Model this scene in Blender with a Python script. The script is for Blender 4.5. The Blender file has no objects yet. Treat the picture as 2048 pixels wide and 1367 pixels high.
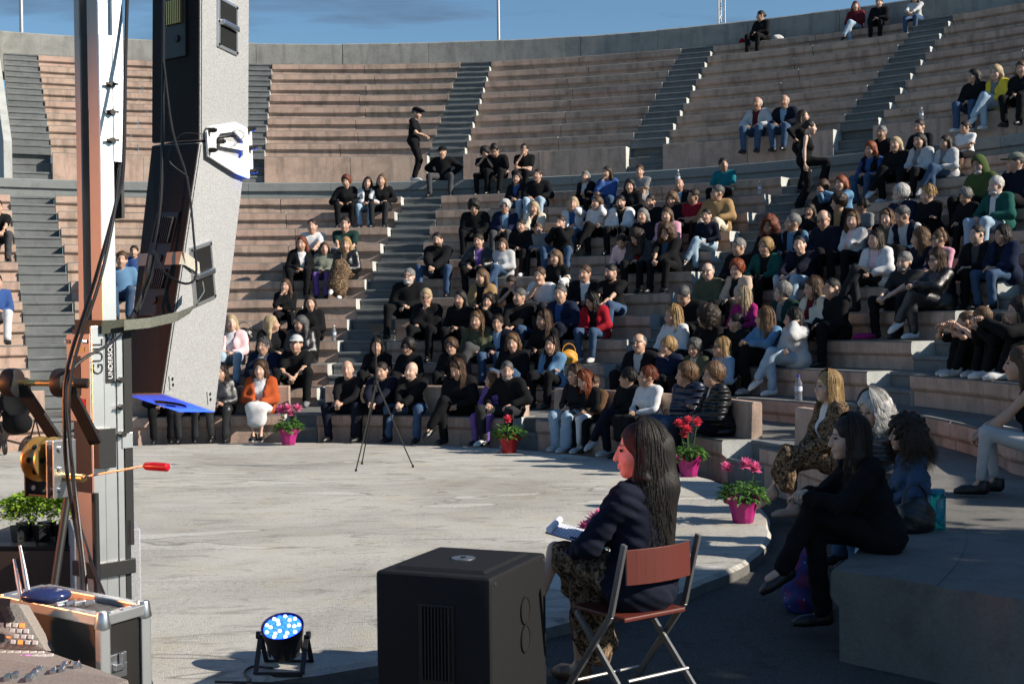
import bpy, bmesh, math, random
import numpy as np
from mathutils import Vector, Matrix

R_ = math.radians
scene = bpy.context.scene
COL = scene.collection

# ------------------------------------------------------------------ camera
FPX = 2568.0                       # focal length in pixels of the 2048 wide photograph
CAM = Vector((0.0, 0.0, 1.75))
PITCH = -math.atan(38.1 / FPX)
ROLL = 0.011
_f = Vector((0, math.cos(PITCH), math.sin(PITCH)))
_r0 = Vector((1, 0, 0))
_u0 = _r0.cross(_f)
_up = (_u0 * math.cos(ROLL) + _r0 * math.sin(ROLL)).normalized()
_rt = (_r0 * math.cos(ROLL) - _u0 * math.sin(ROLL)).normalized()
cam_data = bpy.data.cameras.new("camera")
cam_data.sensor_width = 36.0
cam_data.lens = FPX / 2048.0 * 36.0
cam_data.clip_start = 0.05
cam_data.clip_end = 5000.0
cam = bpy.data.objects.new("camera", cam_data)
COL.objects.link(cam)
cam.matrix_world = Matrix(((_rt.x, _up.x, -_f.x, CAM.x), (_rt.y, _up.y, -_f.y, CAM.y),
                           (_rt.z, _up.z, -_f.z, CAM.z), (0, 0, 0, 1)))
scene.camera = cam
cam_data.dof.use_dof = False

# ------------------------------------------------------------------ sky and sun
SUN_EL = 30.0
SUN_AZ = 106.0                     # compass style: 0 = straight ahead (+Y), 90 = right (+X)
sun_dir = Vector((math.sin(R_(SUN_AZ)) * math.cos(R_(SUN_EL)), math.cos(R_(SUN_AZ)) * math.cos(R_(SUN_EL)), math.sin(R_(SUN_EL))))
world = bpy.data.worlds.new("World")
scene.world = world
world.use_nodes = True
wn, wl = world.node_tree.nodes, world.node_tree.links
wn.clear()
w_out = wn.new("ShaderNodeOutputWorld")
w_bg = wn.new("ShaderNodeBackground")
w_sky = wn.new("ShaderNodeTexSky")
w_sky.sky_type = 'NISHITA'
w_sky.sun_disc = False
w_sky.sun_elevation = R_(SUN_EL)
w_sky.sun_rotation = R_(SUN_AZ)
w_sky.altitude = 100
w_sky.air_density = 1.0
w_sky.dust_density = 0.0
w_sky.ozone_density = 3.0
w_bg.inputs['Strength'].default_value = 0.05
# clouds: noise over the direction projected on a flat cloud deck
w_tc = wn.new("ShaderNodeTexCoord")
w_sep = wn.new("ShaderNodeSeparateXYZ")
wl.new(w_tc.outputs['Generated'], w_sep.inputs[0])
def wmath(op, a, b=None, clamp=False):
    n = wn.new("ShaderNodeMath"); n.operation = op; n.use_clamp = clamp
    for i, v in enumerate((a, b)):
        if v is None: continue
        if isinstance(v, (int, float)): n.inputs[i].default_value = v
        else: wl.new(v, n.inputs[i])
    return n.outputs[0]
zc = wmath('MAXIMUM', w_sep.outputs['Z'], 0.02)
den = wmath('ADD', zc, 0.10)
cx = wmath('DIVIDE', w_sep.outputs['X'], den)
cy = wmath('DIVIDE', w_sep.outputs['Y'], den)
w_comb = wn.new("ShaderNodeCombineXYZ")
wl.new(cx, w_comb.inputs[0]); wl.new(cy, w_comb.inputs[1])
w_map = wn.new("ShaderNodeMapping")
w_map.inputs['Scale'].default_value = (1.0, 1.9, 1.0)
w_map.inputs['Location'].default_value = (4.3, 2.1, 0.0)
wl.new(w_comb.outputs[0], w_map.inputs['Vector'])
w_noise = wn.new("ShaderNodeTexNoise")
w_noise.inputs['Scale'].default_value = 1.0
w_noise.inputs['Detail'].default_value = 8.0
w_noise.inputs['Roughness'].default_value = 0.56
w_noise.inputs['Distortion'].default_value = 0.25
wl.new(w_map.outputs[0], w_noise.inputs['Vector'])
w_ramp = wn.new("ShaderNodeValToRGB")
w_ramp.color_ramp.elements[0].position = 0.55
w_ramp.color_ramp.elements[1].position = 0.66
wl.new(w_noise.outputs['Fac'], w_ramp.inputs['Fac'])
w_cmix = wn.new("ShaderNodeMixRGB")
w_cmix.blend_type = 'MIX'
w_ccol = wn.new("ShaderNodeRGB")
w_ccol.outputs[0].default_value = (1.6, 2.5, 3.9, 1)
wl.new(wmath('MULTIPLY', w_ramp.outputs['Color'], 0.85), w_cmix.inputs['Fac'])
w_tint = wn.new("ShaderNodeMixRGB")
w_tint.blend_type = 'MULTIPLY'; w_tint.inputs['Fac'].default_value = 1.0; w_tint.inputs['Color2'].default_value = (1.22, 1.42, 1.46, 1)
wl.new(w_sky.outputs[0], w_tint.inputs['Color1'])
wl.new(w_tint.outputs[0], w_cmix.inputs['Color1'])
wl.new(w_ccol.outputs[0], w_cmix.inputs['Color2'])
wl.new(w_cmix.outputs[0], w_bg.inputs['Color'])
wl.new(w_bg.outputs[0], w_out.inputs['Surface'])

sun_l = bpy.data.lights.new("sun", 'SUN')
sun_l.energy = 5.0
sun_l.angle = R_(0.53)
sun_l.color = (1.0, 0.91, 0.78)
sun_o = bpy.data.objects.new("sun", sun_l)
COL.objects.link(sun_o)
sun_o.location = (30, -8, 25)
sun_o.rotation_euler = sun_dir.to_track_quat('Z', 'Y').to_euler()

scene.view_settings.view_transform = 'Standard'
scene.view_settings.look = 'None'
scene.view_settings.exposure = 0.65
scene.view_settings.gamma = 1.0
scene.view_settings.use_curve_mapping = False
scene.cycles.max_bounces = 8
scene.cycles.diffuse_bounces = 3
scene.cycles.glossy_bounces = 3
scene.cycles.transmission_bounces = 6
scene.cycles.use_denoising = True

# ------------------------------------------------------------------ pixel helpers (used once, to find where things stand)
def ray(px, py):
    return (_f * FPX + _rt * (px - 1024.0) - _up * (py - 683.5)).normalized()
def at_h(px, py, h):
    d = ray(px, py); return CAM + d * ((h - CAM.z) / d.z)
def at_y(px, py, y):
    d = ray(px, py); return CAM + d * ((y - CAM.y) / d.y)
CX, CY = -3.902, 13.047            # centre of the orchestra
def at_ring(px, r, z_guess=1.0):
    # azimuth at which the vertical cylinder of radius r is seen in pixel column px
    py = 600.0
    for _ in range(4):
        d = ray(px, py)
        a = d.x * d.x + d.y * d.y
        ox, oy = CAM.x - CX, CAM.y - CY
        b = 2 * (d.x * ox + d.y * oy); c = ox * ox + oy * oy - r * r
        t = (-b + math.sqrt(max(b * b - 4 * a * c, 0))) / (2 * a)
        p = CAM + d * t
        q = Vector((p.x, p.y, z_guess)) - CAM
        py = 683.5 - FPX * q.dot(_up) / q.dot(_f)
    return math.atan2(p.x - CX, p.y - CY)
def project(p):
    q = Vector(p) - CAM
    return 1024 + FPX * q.dot(_rt) / q.dot(_f), 683.5 - FPX * q.dot(_up) / q.dot(_f)
def polar(az, r, z):
    return Vector((CX + r * math.sin(az), CY + r * math.cos(az), z))

# ------------------------------------------------------------------ materials
MATS = {}
class NT:
    def __init__(self, name):
        self.m = bpy.data.materials.new(name); self.m.use_nodes = True
        self.n = self.m.node_tree.nodes; self.l = self.m.node_tree.links
        self.b = self.n.get('Principled BSDF')
    def new(self, t, **kw):
        nd = self.n.new(t)
        for k, v in kw.items(): setattr(nd, k, v)
        return nd
    def link(self, a, b): self.l.new(a, b)
    def noise(self, scale, detail=4, rough=0.55, vec=None, dist=0.0):
        nd = self.new('ShaderNodeTexNoise')
        nd.inputs['Scale'].default_value = scale; nd.inputs['Detail'].default_value = detail
        nd.inputs['Roughness'].default_value = rough; nd.inputs['Distortion'].default_value = dist
        if vec is not None: self.link(vec, nd.inputs['Vector'])
        return nd.outputs['Fac']
    def ramp(self, fac, stops):
        nd = self.new('ShaderNodeValToRGB'); e = nd.color_ramp.elements
        while len(e) > 1: e.remove(e[-1])
        e[0].position = stops[0][0]; e[0].color = tuple(stops[0][1]) + (1,)
        for p, c in stops[1:]:
            el = e.new(p); el.color = tuple(c) + (1,)
        self.link(fac, nd.inputs['Fac']); return nd.outputs['Color']
    def mix(self, fac, a, b, mode='MIX'):
        nd = self.new('ShaderNodeMixRGB'); nd.blend_type = mode
        for s, v in (('Fac', fac), ('Color1', a), ('Color2', b)):
            if isinstance(v, (int, float)): nd.inputs[s].default_value = v
            elif isinstance(v, tuple): nd.inputs[s].default_value = v if len(v) == 4 else v + (1,)
            else: self.link(v, nd.inputs[s])
        return nd.outputs['Color']
    def math(self, op, a, b=None, clamp=False):
        nd = self.new('ShaderNodeMath'); nd.operation = op; nd.use_clamp = clamp
        for i, v in enumerate((a, b)):
            if v is None: continue
            if isinstance(v, (int, float)): nd.inputs[i].default_value = v
            else: self.link(v, nd.inputs[i])
        return nd.outputs[0]
    def coords(self, kind='Object', scale=None):
        o = self.new('ShaderNodeTexCoord').outputs[kind]
        if scale:
            mp = self.new('ShaderNodeMapping'); mp.inputs['Scale'].default_value = scale
            self.link(o, mp.inputs['Vector']); o = mp.outputs[0]
        return o
    def pos(self, scale=None):
        o = self.new('ShaderNodeNewGeometry').outputs['Position']
        if scale:
            mp = self.new('ShaderNodeMapping'); mp.inputs['Scale'].default_value = scale
            self.link(o, mp.inputs['Vector']); o = mp.outputs[0]
        return o
    def bump(self, h, strength=0.3, dist=0.01):
        nd = self.new('ShaderNodeBump'); nd.inputs['Strength'].default_value = strength
        nd.inputs['Distance'].default_value = dist
        self.link(h, nd.inputs['Height']); self.link(nd.outputs[0], self.b.inputs['Normal'])
    def base(self, c):
        if isinstance(c, tuple): self.b.inputs['Base Color'].default_value = c if len(c) == 4 else c + (1,)
        else: self.link(c, self.b.inputs['Base Color'])
    def set(self, rough=None, metal=None, spec=None, sheen=None):
        if rough is not None:
            if isinstance(rough, (int, float)): self.b.inputs['Roughness'].default_value = rough
            else: self.link(rough, self.b.inputs['Roughness'])
        if metal is not None: self.b.inputs['Metallic'].default_value = metal
        if spec is not None: self.b.inputs['Specular IOR Level'].default_value = spec
        if sheen is not None: self.b.inputs['Sheen Weight'].default_value = sheen

def m_painted(name, c1, c2, dirt, dirt_amt=0.75):
    """weathered masonry paint: two tones by block, blotches, run-down streaks, chipped dark spots"""
    t = NT(name)
    info = t.new('ShaderNodeObjectInfo').outputs['Random']
    p = t.pos()
    ps = t.pos((5.0, 5.0, 0.7))
    big = t.noise(0.55, 3, 0.5, p)
    base = t.mix(t.math('MULTIPLY', t.math('ADD', info, big), 0.5), c1, c2)
    blotch = t.noise(2.3, 6, 0.65, p)
    base = t.mix(t.ramp(blotch, [(0.44, (0, 0, 0)), (0.70, (.55, .55, .55))]), base, dirt)
    streak = t.noise(1.0, 5, 0.6, ps)
    base = t.mix(t.math('MULTIPLY', t.ramp(streak, [(0.50, (0, 0, 0)), (0.66, (1, 1, 1))]), dirt_amt * .95), base, dirt)
    spot = t.noise(16, 4, 0.7, p)
    base = t.mix(t.ramp(spot, [(0.62, (0, 0, 0)), (0.74, (.75, .75, .75))]), base, dirt)
    chip = t.noise(5.5, 5, 0.75, t.pos((1, 1, 2.2)), 0.8)
    base = t.mix(t.ramp(chip, [(0.63, (0, 0, 0)), (0.655, (.85, .85, .85))]), base, (.34, .325, .30))
    base = t.mix(t.ramp(chip, [(0.30, (.8, .8, .8)), (0.36, (0, 0, 0))]), base, tuple(x * .4 for x in dirt))
    fine = t.noise(60, 3, 0.6, p)
    base = t.mix(0.22, base, fine, 'OVERLAY')
    t.base(base); t.set(rough=0.9, spec=0.25)
    t.bump(t.math('ADD', spot, fine), 0.35, 0.012)
    return t.m
def m_concrete(name, c1, c2, scale=1.0, spots=0.5, rough=0.92, bump=0.35):
    t = NT(name)
    p = t.pos()
    a = t.noise(0.7 * scale, 7, 0.62, p, 0.4)
    b = t.noise(4.5 * scale, 6, 0.65, p)
    c = t.noise(45 * scale, 4, 0.7, p)
    col = t.mix(t.ramp(a, [(0.35, (0, 0, 0)), (0.66, (1, 1, 1))]), c1, c2)
    col = t.mix(t.math('MULTIPLY', t.ramp(b, [(0.5, (0, 0, 0)), (0.75, (1, 1, 1))]), spots), col, tuple(x * .55 for x in c1))
    col = t.mix(0.3, col, c, 'OVERLAY')
    t.base(col); t.set(rough=rough, spec=0.25)
    t.bump(t.math('ADD', t.math('MULTIPLY', b, .6), c), bump, 0.01)
    return t.m
def m_plain(name, c, rough=0.6, metal=0.0, spec=0.4, noise=0.12, nscale=30, bump=0.0):
    t = NT(name)
    v = t.noise(nscale, 4, 0.6, t.coords('Object'))
    col = t.mix(v, tuple(x * (1 - noise) for x in c), tuple(min(1, x * (1 + noise)) for x in c))
    t.base(col); t.set(rough=rough, metal=metal, spec=spec)
    if bump: t.bump(v, bump, 0.004)
    return t.m

MATS['pink'] = m_painted('pink_paint', (.51, .385, .30), (.49, .32, .262), (.18, .145, .12), .6)
MATS['pale'] = m_painted('whitewashed_end', (.52, .52, .495), (.43, .445, .43), (.30, .31, .29), 0.5)
MATS['step'] = m_concrete('grey_step_paint', (.12, .128, .13), (.17, .18, .182), 1.2, 0.5)
MATS['tread'] = m_concrete('tread_concrete', (.115, .112, .105), (.185, .18, .168), 1.0, 0.6)
MATS['walk'] = m_concrete('walkway_paint', (.19, .205, .205), (.25, .265, .26), 0.8, 0.45)
MATS['wall'] = m_painted('wall_concrete', (.27, .27, .255), (.32, .315, .295), (.15, .15, .14), 0.5)

def slab_mat():
    t = NT('orchestra_concrete')
    p = t.pos(); pl = t.pos((.55, 1.5, 1))
    a = t.noise(0.42, 8, 0.63, p, 0.7)
    col = t.ramp(a, [(0.3, (.33, .31, .275)), (0.45, (.43, .412, .375)), (0.6, (.515, .497, .452)), (0.75, (.41, .392, .352))])
    pt = t.noise(0.62, 3, 0.45, pl, 1.3)                   # thin patches of newer screed
    col = t.mix(t.ramp(pt, [(0.615, (0, 0, 0)), (0.63, (.7, .7, .7))]), col, (.58, .57, .53))
    edge = t.ramp(pt, [(0.602, (0, 0, 0)), (0.614, (.8, .8, .8)), (0.62, (0, 0, 0))])
    col = t.mix(edge, col, (.17, .16, .14))
    grit = t.noise(26, 6, 0.8, p)
    gm = t.noise(1.3, 4, 0.6, p)
    gr = t.math('MULTIPLY', t.ramp(grit, [(0.5, (0, 0, 0)), (0.62, (1, 1, 1))]), t.ramp(gm, [(0.38, (.1, .1, .1)), (0.62, (.9, .9, .9))]))
    col = t.mix(t.math('MULTIPLY', gr, .62), col, (.13, .125, .11))
    sc = t.noise(3.2, 7, 0.72, pl, 1.0)
    col = t.mix(t.math('MULTIPLY', t.ramp(sc, [(0.54, (0, 0, 0)), (0.62, (1, 1, 1))]), .55), col, (.22, .21, .185))
    dark_area = t.noise(0.33, 5, 0.6, pl, 0.5)  # broad darker patches
    col = t.mix(t.math('MULTIPLY', t.ramp(dark_area, [(0.56, (0, 0, 0)), (0.70, (1, 1, 1))]), .45), col, (.24, .23, .205))
    fine = t.noise(110, 3, 0.7, p)
    col = t.mix(0.35, col, fine, 'OVERLAY')
    tint = t.noise(1.9, 4, 0.6, p)
    col = t.mix(t.math('MULTIPLY', t.ramp(tint, [(0.55, (0, 0, 0)), (0.7, (1, 1, 1))]), .35), col, (.47, .40, .27))
    t.base(col); t.set(rough=0.95, spec=0.2)
    t.bump(t.math('ADD', t.math('ADD', grit, fine), t.math('MULTIPLY', pt, 2.0)), 0.6, 0.014)
    return t.m
MATS['slab'] = slab_mat()
def asphalt_mat():
    t = NT('asphalt')
    p = t.pos()
    a = t.noise(0.8, 5, 0.6, p); g = t.noise(75, 5, 0.8, p); s = t.noise(6, 4, 0.6, p)
    col = t.mix(a, (.05, .049, .047), (.085, .083, .078))
    col = t.mix(t.ramp(g, [(0.5, (0, 0, 0)), (0.66, (.9, .9, .9))]), col, (.17, .165, .155))
    col = t.mix(t.ramp(s, [(0.55, (0, 0, 0)), (0.7, (.6, .6, .6))]), col, (.04, .039, .037))
    t.base(col); t.set(rough=0.95, spec=0.2); t.bump(g, 0.7, 0.012)
    return t.m
MATS['asphalt'] = asphalt_mat()

# ------------------------------------------------------------------ mesh helpers
def link(o, parent=None):
    COL.objects.link(o)
    if parent is not None: o.parent = parent
    return o
def tag(o, label=None, cat=None, group=None, kind=None):
    if label: o['label'] = label
    if cat: o['category'] = cat
    if group: o['group'] = group
    if kind: o['kind'] = kind
    return o
def empty(name, loc=(0, 0, 0), rz=0.0, **kw):
    o = bpy.data.objects.new(name, None); o.empty_display_size = .1
    o.location = loc; o.rotation_euler = (0, 0, rz); COL.objects.link(o)
    return tag(o, **kw)
def mesh_obj(name, verts, faces, mats, parent=None, fmat=None, smooth=False):
    me = bpy.data.meshes.new(name)
    me.from_pydata([tuple(v) for v in verts], [], faces)
    for m in (mats if isinstance(mats, (list, tuple)) else [mats]): me.materials.append(MATS[m] if isinstance(m, str) else m)
    if fmat is not None: me.polygons.foreach_set('material_index', fmat)
    if smooth: me.polygons.foreach_set('use_smooth', [True] * len(me.polygons))
    me.update()
    return link(bpy.data.objects.new(name, me), parent)

def ring_block(name, prof, a0, a1, nseg, mats, parent, fm_prof, end_mat=2, rfun=None, jit=0.0, rng=None):
    """sweeps a closed (r, z) profile along the arc a0..a1; fm_prof gives a material per profile edge"""
    n = len(prof); V = []; F = []; M = []
    for i in range(nseg + 1):
        a = a0 + (a1 - a0) * i / nseg
        dr = rfun(a) if rfun else 0.0
        for j, (r, z) in enumerate(prof):
            dz = rng.uniform(-jit, jit) if (jit and rng and fm_prof[j] >= 0) else 0
            dd = rng.uniform(-jit, jit) if (jit and rng) else 0
            V.append(polar(a, r + dr + dd, z + dz))
    for i in range(nseg):
        for j in range(n):
            k = (j + 1) % n
            if fm_prof[j] < 0: continue
            F.append((i * n + j, i * n + k, (i + 1) * n + k, (i + 1) * n + j)); M.append(fm_prof[j])
    F.append(tuple(range(n - 1, -1, -1))); M.append(end_mat)
    F.append(tuple(nseg * n + j for j in range(n))); M.append(end_mat)
    return mesh_obj(name, V, F, mats, parent, M)
# ================================================================== the place: ground, orchestra, terraces
def grid_sheet(name, x0, x1, y0, y1, z, mat, kind='structure'):
    o = mesh_obj(name, [(x0, y0, z), (x1, y0, z), (x1, y1, z), (x0, y1, z)], [(0, 1, 2, 3)], mat)
    return tag(o, kind=kind)
ZG = -0.09
ground = grid_sheet('ground', -1500, 1500, -1500, 1500, ZG, 'asphalt')
tag(ground, label='dark asphalt ground around the stage and terraces')

def interp(tab, x):
    if x <= tab[0][0]: return tab[0][1]
    for (xa, ya), (xb, yb) in zip(tab, tab[1:]):
        if x <= xb:
            t = (x - xa) / (xb - xa); return ya + (yb - ya) * t
    return tab[-1][1]
SLAB = [(0, 6.14), (70, 6.14), (95, 6.25), (108, 6.42), (125, 6.75), (143, 6.92), (153, 7.14), (165, 7.25), (180, 7.3)]
def slab_r(az):
    d = abs((math.degrees(az) + 180) % 360 - 180); return interp(SLAB, d)
V = []; F = []; M = []
NS = 180
rs = [0.0, 2.0, 4.0, 5.2]
rng = random.Random(3)
for i in range(NS):
    a = 2 * math.pi * i / NS; r = slab_r(a) + rng.uniform(-.012, .012)
    V += [polar(a, r - .03, 0.0), polar(a, r, -.025), polar(a, r + .005, ZG - .05)]
F.append(tuple(3 * i for i in range(NS - 1, -1, -1))); M.append(0)
for i in range(NS):
    j = (i + 1) % NS
    for q in range(2):
        F.append((3 * i + q, 3 * j + q, 3 * j + q + 1, 3 * i + q + 1)); M.append(0)
M = [0] + [1 if q % 2 else 0 for q in range(len(F) - 1)]  # side of the slab in darker concrete, its shadow put into the colour
slab = mesh_obj('orchestra_floor', V, F, ['slab', 'tread'], None, M)
tag(slab, kind='structure', label='round pale concrete orchestra floor with worn patches')

# row geometry, from the photograph
def row_r(k): return 8.387 + (k - 1) * .676
def row_h(k): return .692 + (k - 1) * .385
def up_r(j): return 18.505 + j * .638
def up_h(j): return 5.877 + j * .41
HB = .40                                        # top of the front bench and of the walk behind it
BENCH = [(0, 6.40), (76, 6.40), (84, 6.54), (99, 6.86), (108, 7.1), (124, 7.65), (138, 8.33), (180, 9)]
def bench_r(az):
    return interp(BENCH, abs(math.degrees(az)))
LOW_AISLES = [-86.0, -55.0, -23.7, 7.4, 39.0, 71.2]
UP_AISLES = [-23.1, -7.9, 7.2, 22.4, 37.6, 52.9, 68.0]
HALF = .44
lower = empty('lower_terrace', (CX, CY, 0), kind='structure', label='lower bank of pink painted concrete seat rows')
upper = empty('upper_terrace', (CX, CY, 0), kind='structure', label='upper bank of pink painted concrete seat rows under the wall')
for e in (lower, upper): e.location = (0, 0, 0)
rng = random.Random(11)
def row_bend(a): return max(0.0, math.degrees(a) - 104.0) * .085      # the rows swing outward at the open end
SEATM = ['pink', 'tread', 'pale']
def seat_profile(r, h, z0, back, nose=.17, depth=.055):
    pts = [(r + depth, z0), (r + depth, h - nose - .035), (r + .012, h - nose), (r, h - nose + .02), (r, h - .018), (r + .016, h), (r + back, h), (r + back, z0)]
    return pts, [0, 0, 0, 0, 1, 1, -1, -1]
def seat_row(parent, r, h, z0, back, a0, a1, seg_len=2.3, plain=False):
    n = max(1, round((a1 - a0) * r / seg_len))
    g = .007 / r
    cuts = [a0] + [a0 + (a1 - a0) * (i + rng.uniform(-.12, .12)) / n for i in range(1, n)] + [a1]
    for b0, b1 in zip(cuts, cuts[1:]):
        dh = rng.uniform(-.005, .005); drr = rng.uniform(-.006, .006)
        if plain:
            pts = [(r, z0), (r, h - .018), (r + .016, h), (r + back, h), (r + back, z0)]; fm = [0, 1, 1, -1, -1]
        else:
            pts, fm = seat_profile(r, h, z0, back)
        pts = [(p + drr, z + (dh if z > z0 + .01 else 0)) for p, z in pts]
        nseg = max(2, int((b1 - b0) * r / .35))
        ring_block('seat_block', pts, b0 + g, b1 - g, nseg, SEATM, parent, fm, 2, row_bend if parent is lower else None, .0022, rng)
def wedges(aisles, r, lo, hi, half=HALF):
    d = math.asin(half / r); out = []; prev = R_(lo)
    for a in aisles:
        if a <= lo or a >= hi: continue
        out.append((prev, R_(a) - d)); prev = R_(a) + d
    out.append((prev, R_(hi))); return out
for k in range(1, 12):
    r, h = row_r(k), row_h(k)
    z0 = HB - .02 if k == 1 else row_h(k - 1) - .02
    for a0, a1 in wedges(LOW_AISLES, r, -60, 124):
        seat_row(lower, r, h, z0, .676 + .05, a0, a1)
# stairs of the lower bank: two steps to a row, set half a tread back
def step(parent, r, z, depth, az, half=HALF - .004, z_low=None, name='stair_step'):
    zl = z - .24 if z_low is None else z_low
    d = half / r
    pts = [(r + .02, zl), (r + .02, z - .055), (r, z - .045), (r, z - .012), (r + .012, z), (r + depth + .03, z), (r + depth + .03, zl)]
    jit = rng.uniform(-.006, .006)
    pts = [(p + jit, q) for p, q in pts]
    ring_block(name, pts, R_(az) - d, R_(az) + d, 3, ['step', 'step', 'pale'], parent, [0, 0, 0, 0, 1, -1, -1], 2, None, .0025, rng)
for az in LOW_AISLES[1:]:
    if az > 105: continue
    for k in range(1, 12):
        r, h = row_r(k), row_h(k)
        step(lower, r, h - .1925, .338, az, z_low=(HB if k == 1 else row_h(k - 1)) - .03)
        step(lower, r + .338, h, .338, az)
# middle walkway (diazoma)
HW = row_h(12) + .02
rw = row_r(12)
n = 26
for i in range(n):
    a0 = R_(-60) + R_(172) * i / n; a1 = R_(-60) + R_(172) * (i + 1) / n
    pts = [(rw + .05, row_h(11) - .03), (rw + .05, HW - .22), (rw, HW - .19), (rw, HW - .02), (rw + .02, HW), (up_r(0) + .12, HW), (up_r(0) + .12, row_h(11) - .03)]
    ring_block('walkway_slab', pts, a0 + .0002, a1 - .0002, 8, ['walk', 'walk', 'walk'], lower, [0, 0, 0, 0, 1, -1, -1], 2, None, .002, rng)
# upper bank
UP_LO, UP_HI = -24.15, 66
for j in range(0, 9):
    r, h = up_r(j), up_h(j)
    z0 = HW - .01 if j == 0 else up_h(j - 1) - .02
    for a0, a1 in wedges(UP_AISLES, r, UP_LO, UP_HI):
        if a1 - a0 < .02: continue
        seat_row(upper, r, h, z0, .638 + .06 if j < 8 else .95, a0, a1, 2.6, plain=(j == 0))
for az in UP_AISLES:
    if az > 60: continue
    # steps up through the parapet
    for q in range(4):
        zt = HW + (up_h(0) - HW) * (q + 1) / 4
        step(upper, up_r(0) - .12 + q * .19, zt, .22, az, z_low=HW - .02)
    for j in range(1, 9):
        step(upper, up_r(j) - .30, up_h(j) - .205, .33, az, z_low=up_h(j - 1) - .02)
        step(upper, up_r(j) + .02, up_h(j), .34, az)
# wall round the top, cast in panels
RWALL, HWALL = 24.40, 9.91
wall = empty('boundary_wall', (0, 0, 0), label='grey concrete wall curving round the top of the terraces', cat='wall')
pan = 2.45 / RWALL; a = R_(-24.85)
while a < R_(66):
    b = a + pan * rng.uniform(.9, 1.1)
    hh = HWALL + rng.uniform(-.012, .012); dr = rng.uniform(-.012, .012)
    pts = [(RWALL + dr, 8.6), (RWALL + dr, hh - .03), (RWALL + dr + .03, hh), (RWALL + dr + .24, hh), (RWALL + dr + .24, 8.6)]
    ring_block('wall_panel', pts, a + .0002, b - .0002, 5, ['wall', 'wall', 'wall'], wall, [0, 0, 0, 0, 0], 2, None, .004, rng)
    a = b
# low sloping wall at the open left end of the upper bank
endw = empty('end_wall', (0, 0, 0), label='whitewashed sloping wall closing the left end of the upper seats', cat='wall')
ea = R_(-24.75); tv = Vector((math.cos(ea), -math.sin(ea), 0)) * .09
def end_piece(r0, h0, r1, h1, zb):
    V = []
    for s in (-1, 1):
        for (r, z) in ((r0, zb), (r1, zb), (r1, h1), (r0, h0)): V.append(polar(ea, r, z) + tv * s)
    F = [(0, 1, 2, 3), (7, 6, 5, 4), (0, 4, 5, 1), (1, 5, 6, 2), (2, 6, 7, 3), (3, 7, 4, 0)]
    return mesh_obj('wall_segment', V, F, 'pale', endw)
prev = None
for i in range(5):
    r0 = up_r(0) - .05 + i * 1.24; r1 = r0 + 1.23
    h = lambda r: up_h(0) + .25 + (r - up_r(0)) * .67
    end_piece(r0, h(r0), r1, h(r1) - .004, HW - .3)
end_piece(up_r(0) + 6.15, h(up_r(0) + 6.15), up_r(0) + 6.7, h(up_r(0) + 6.7) - .004, HW - .3)

# front bench, its backrests and the walk behind
front = empty('front_bench', (0, 0, 0), kind='structure', label='curved pink front bench with low concrete backrests')
GAPS = [(-26.6, -21.6), (3.99, 8.4), (37.1, 41.2), (77.2, 84.6)]
def bench_piece(a0, a1):
    n = max(1, round((a1 - a0) * 6.5 / 2.4))
    for i in range(n):
        b0, b1 = a0 + (a1 - a0) * i / n, a0 + (a1 - a0) * (i + 1) / n
        pts = [(.05, ZG - .05), (.05, HB - .20), (.012, HB - .165), (0, HB - .15), (0, HB - .018), (.016, HB), (.62, HB), (.62, ZG - .05)]
        ring_block('bench_block', pts, b0 + .0005, b1 - .0005, max(3, int((b1 - b0) * 18)), SEATM, front, [0, 0, 0, 0, 1, 1, -1, -1], 1 if a1 > 2.2 and i == n - 1 else 2, bench_r, .0022, rng)  # last block's end uses dark tread concrete, putting its shade into the colour
def back_piece(a0, a1):
    n = max(1, round((a1 - a0) * 6.8 / 2.4))
    for i in range(n):
        b0, b1 = a0 + (a1 - a0) * i / n, a0 + (a1 - a0) * (i + 1) / n
        pts = [(.37, HB - .02), (.385, HB + .40), (.40, HB + .42), (.49, HB + .42), (.505, HB + .40), (.505, HB - .02)]
        ring_block('backrest_block', pts, b0 + .0004, b1 - .0004, max(3, int((b1 - b0) * 18)), ['pink', 'pink', 'pink'], front, [0, 0, 1, 0, 0, -1], 2, bench_r, .0022, rng)
prev = -60.0
for g0, g1 in GAPS + [(137.5, 140)]:
    bench_piece(R_(prev), R_(g0)); 
    hi = 97.0 if g0 > 130 else g0
    back_piece(R_(prev) + .004, R_(hi) - .004)
    prev = g1
for g0, g1 in GAPS:
    for (o, z, d) in ((.04, .20, .34), (.34, HB - .004, .32)):
        pts = [(o + .02, ZG - .05), (o + .02, z - .05), (o, z - .04), (o, z - .012), (o + .012, z), (o + d, z), (o + d, ZG - .05)]
        ring_block('stair_step', pts, R_(g0) + .002, R_(g1) - .002, 4, ['step', 'step', 'pale'], front, [0, 0, 0, 0, 1, -1, -1], 2, bench_r, .002, rng)
# walk behind the bench: from the bench out to the first row (and out to the end of the terrace on the right)
V = []; F = []; M = []
A0, A1, n = -60.0, 137.5, 150
for i in range(n + 1):
    a = R_(A0 + (A1 - A0) * i / n)
    ro = 8.5 if math.degrees(a) < 104 else 8.5 + (math.degrees(a) - 104) * .12
    ri = bench_r(a) + .60
    V += [polar(a, ri, HB - .004), polar(a, max(ro, ri + .6), HB - .004), polar(a, max(ro, ri + .6), ZG - .05), polar(a, ri, ZG - .05)]
for i in range(n):
    F.append((4 * i, 4 * i + 1, 4 * i + 5, 4 * i + 4)); M.append(0)
F.append((4 * n, 4 * n + 1, 4 * n + 2, 4 * n + 3)); M.append(1)
mesh_obj('walk_slab', V, F, ['tread', 'tread'], front, M)
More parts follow.
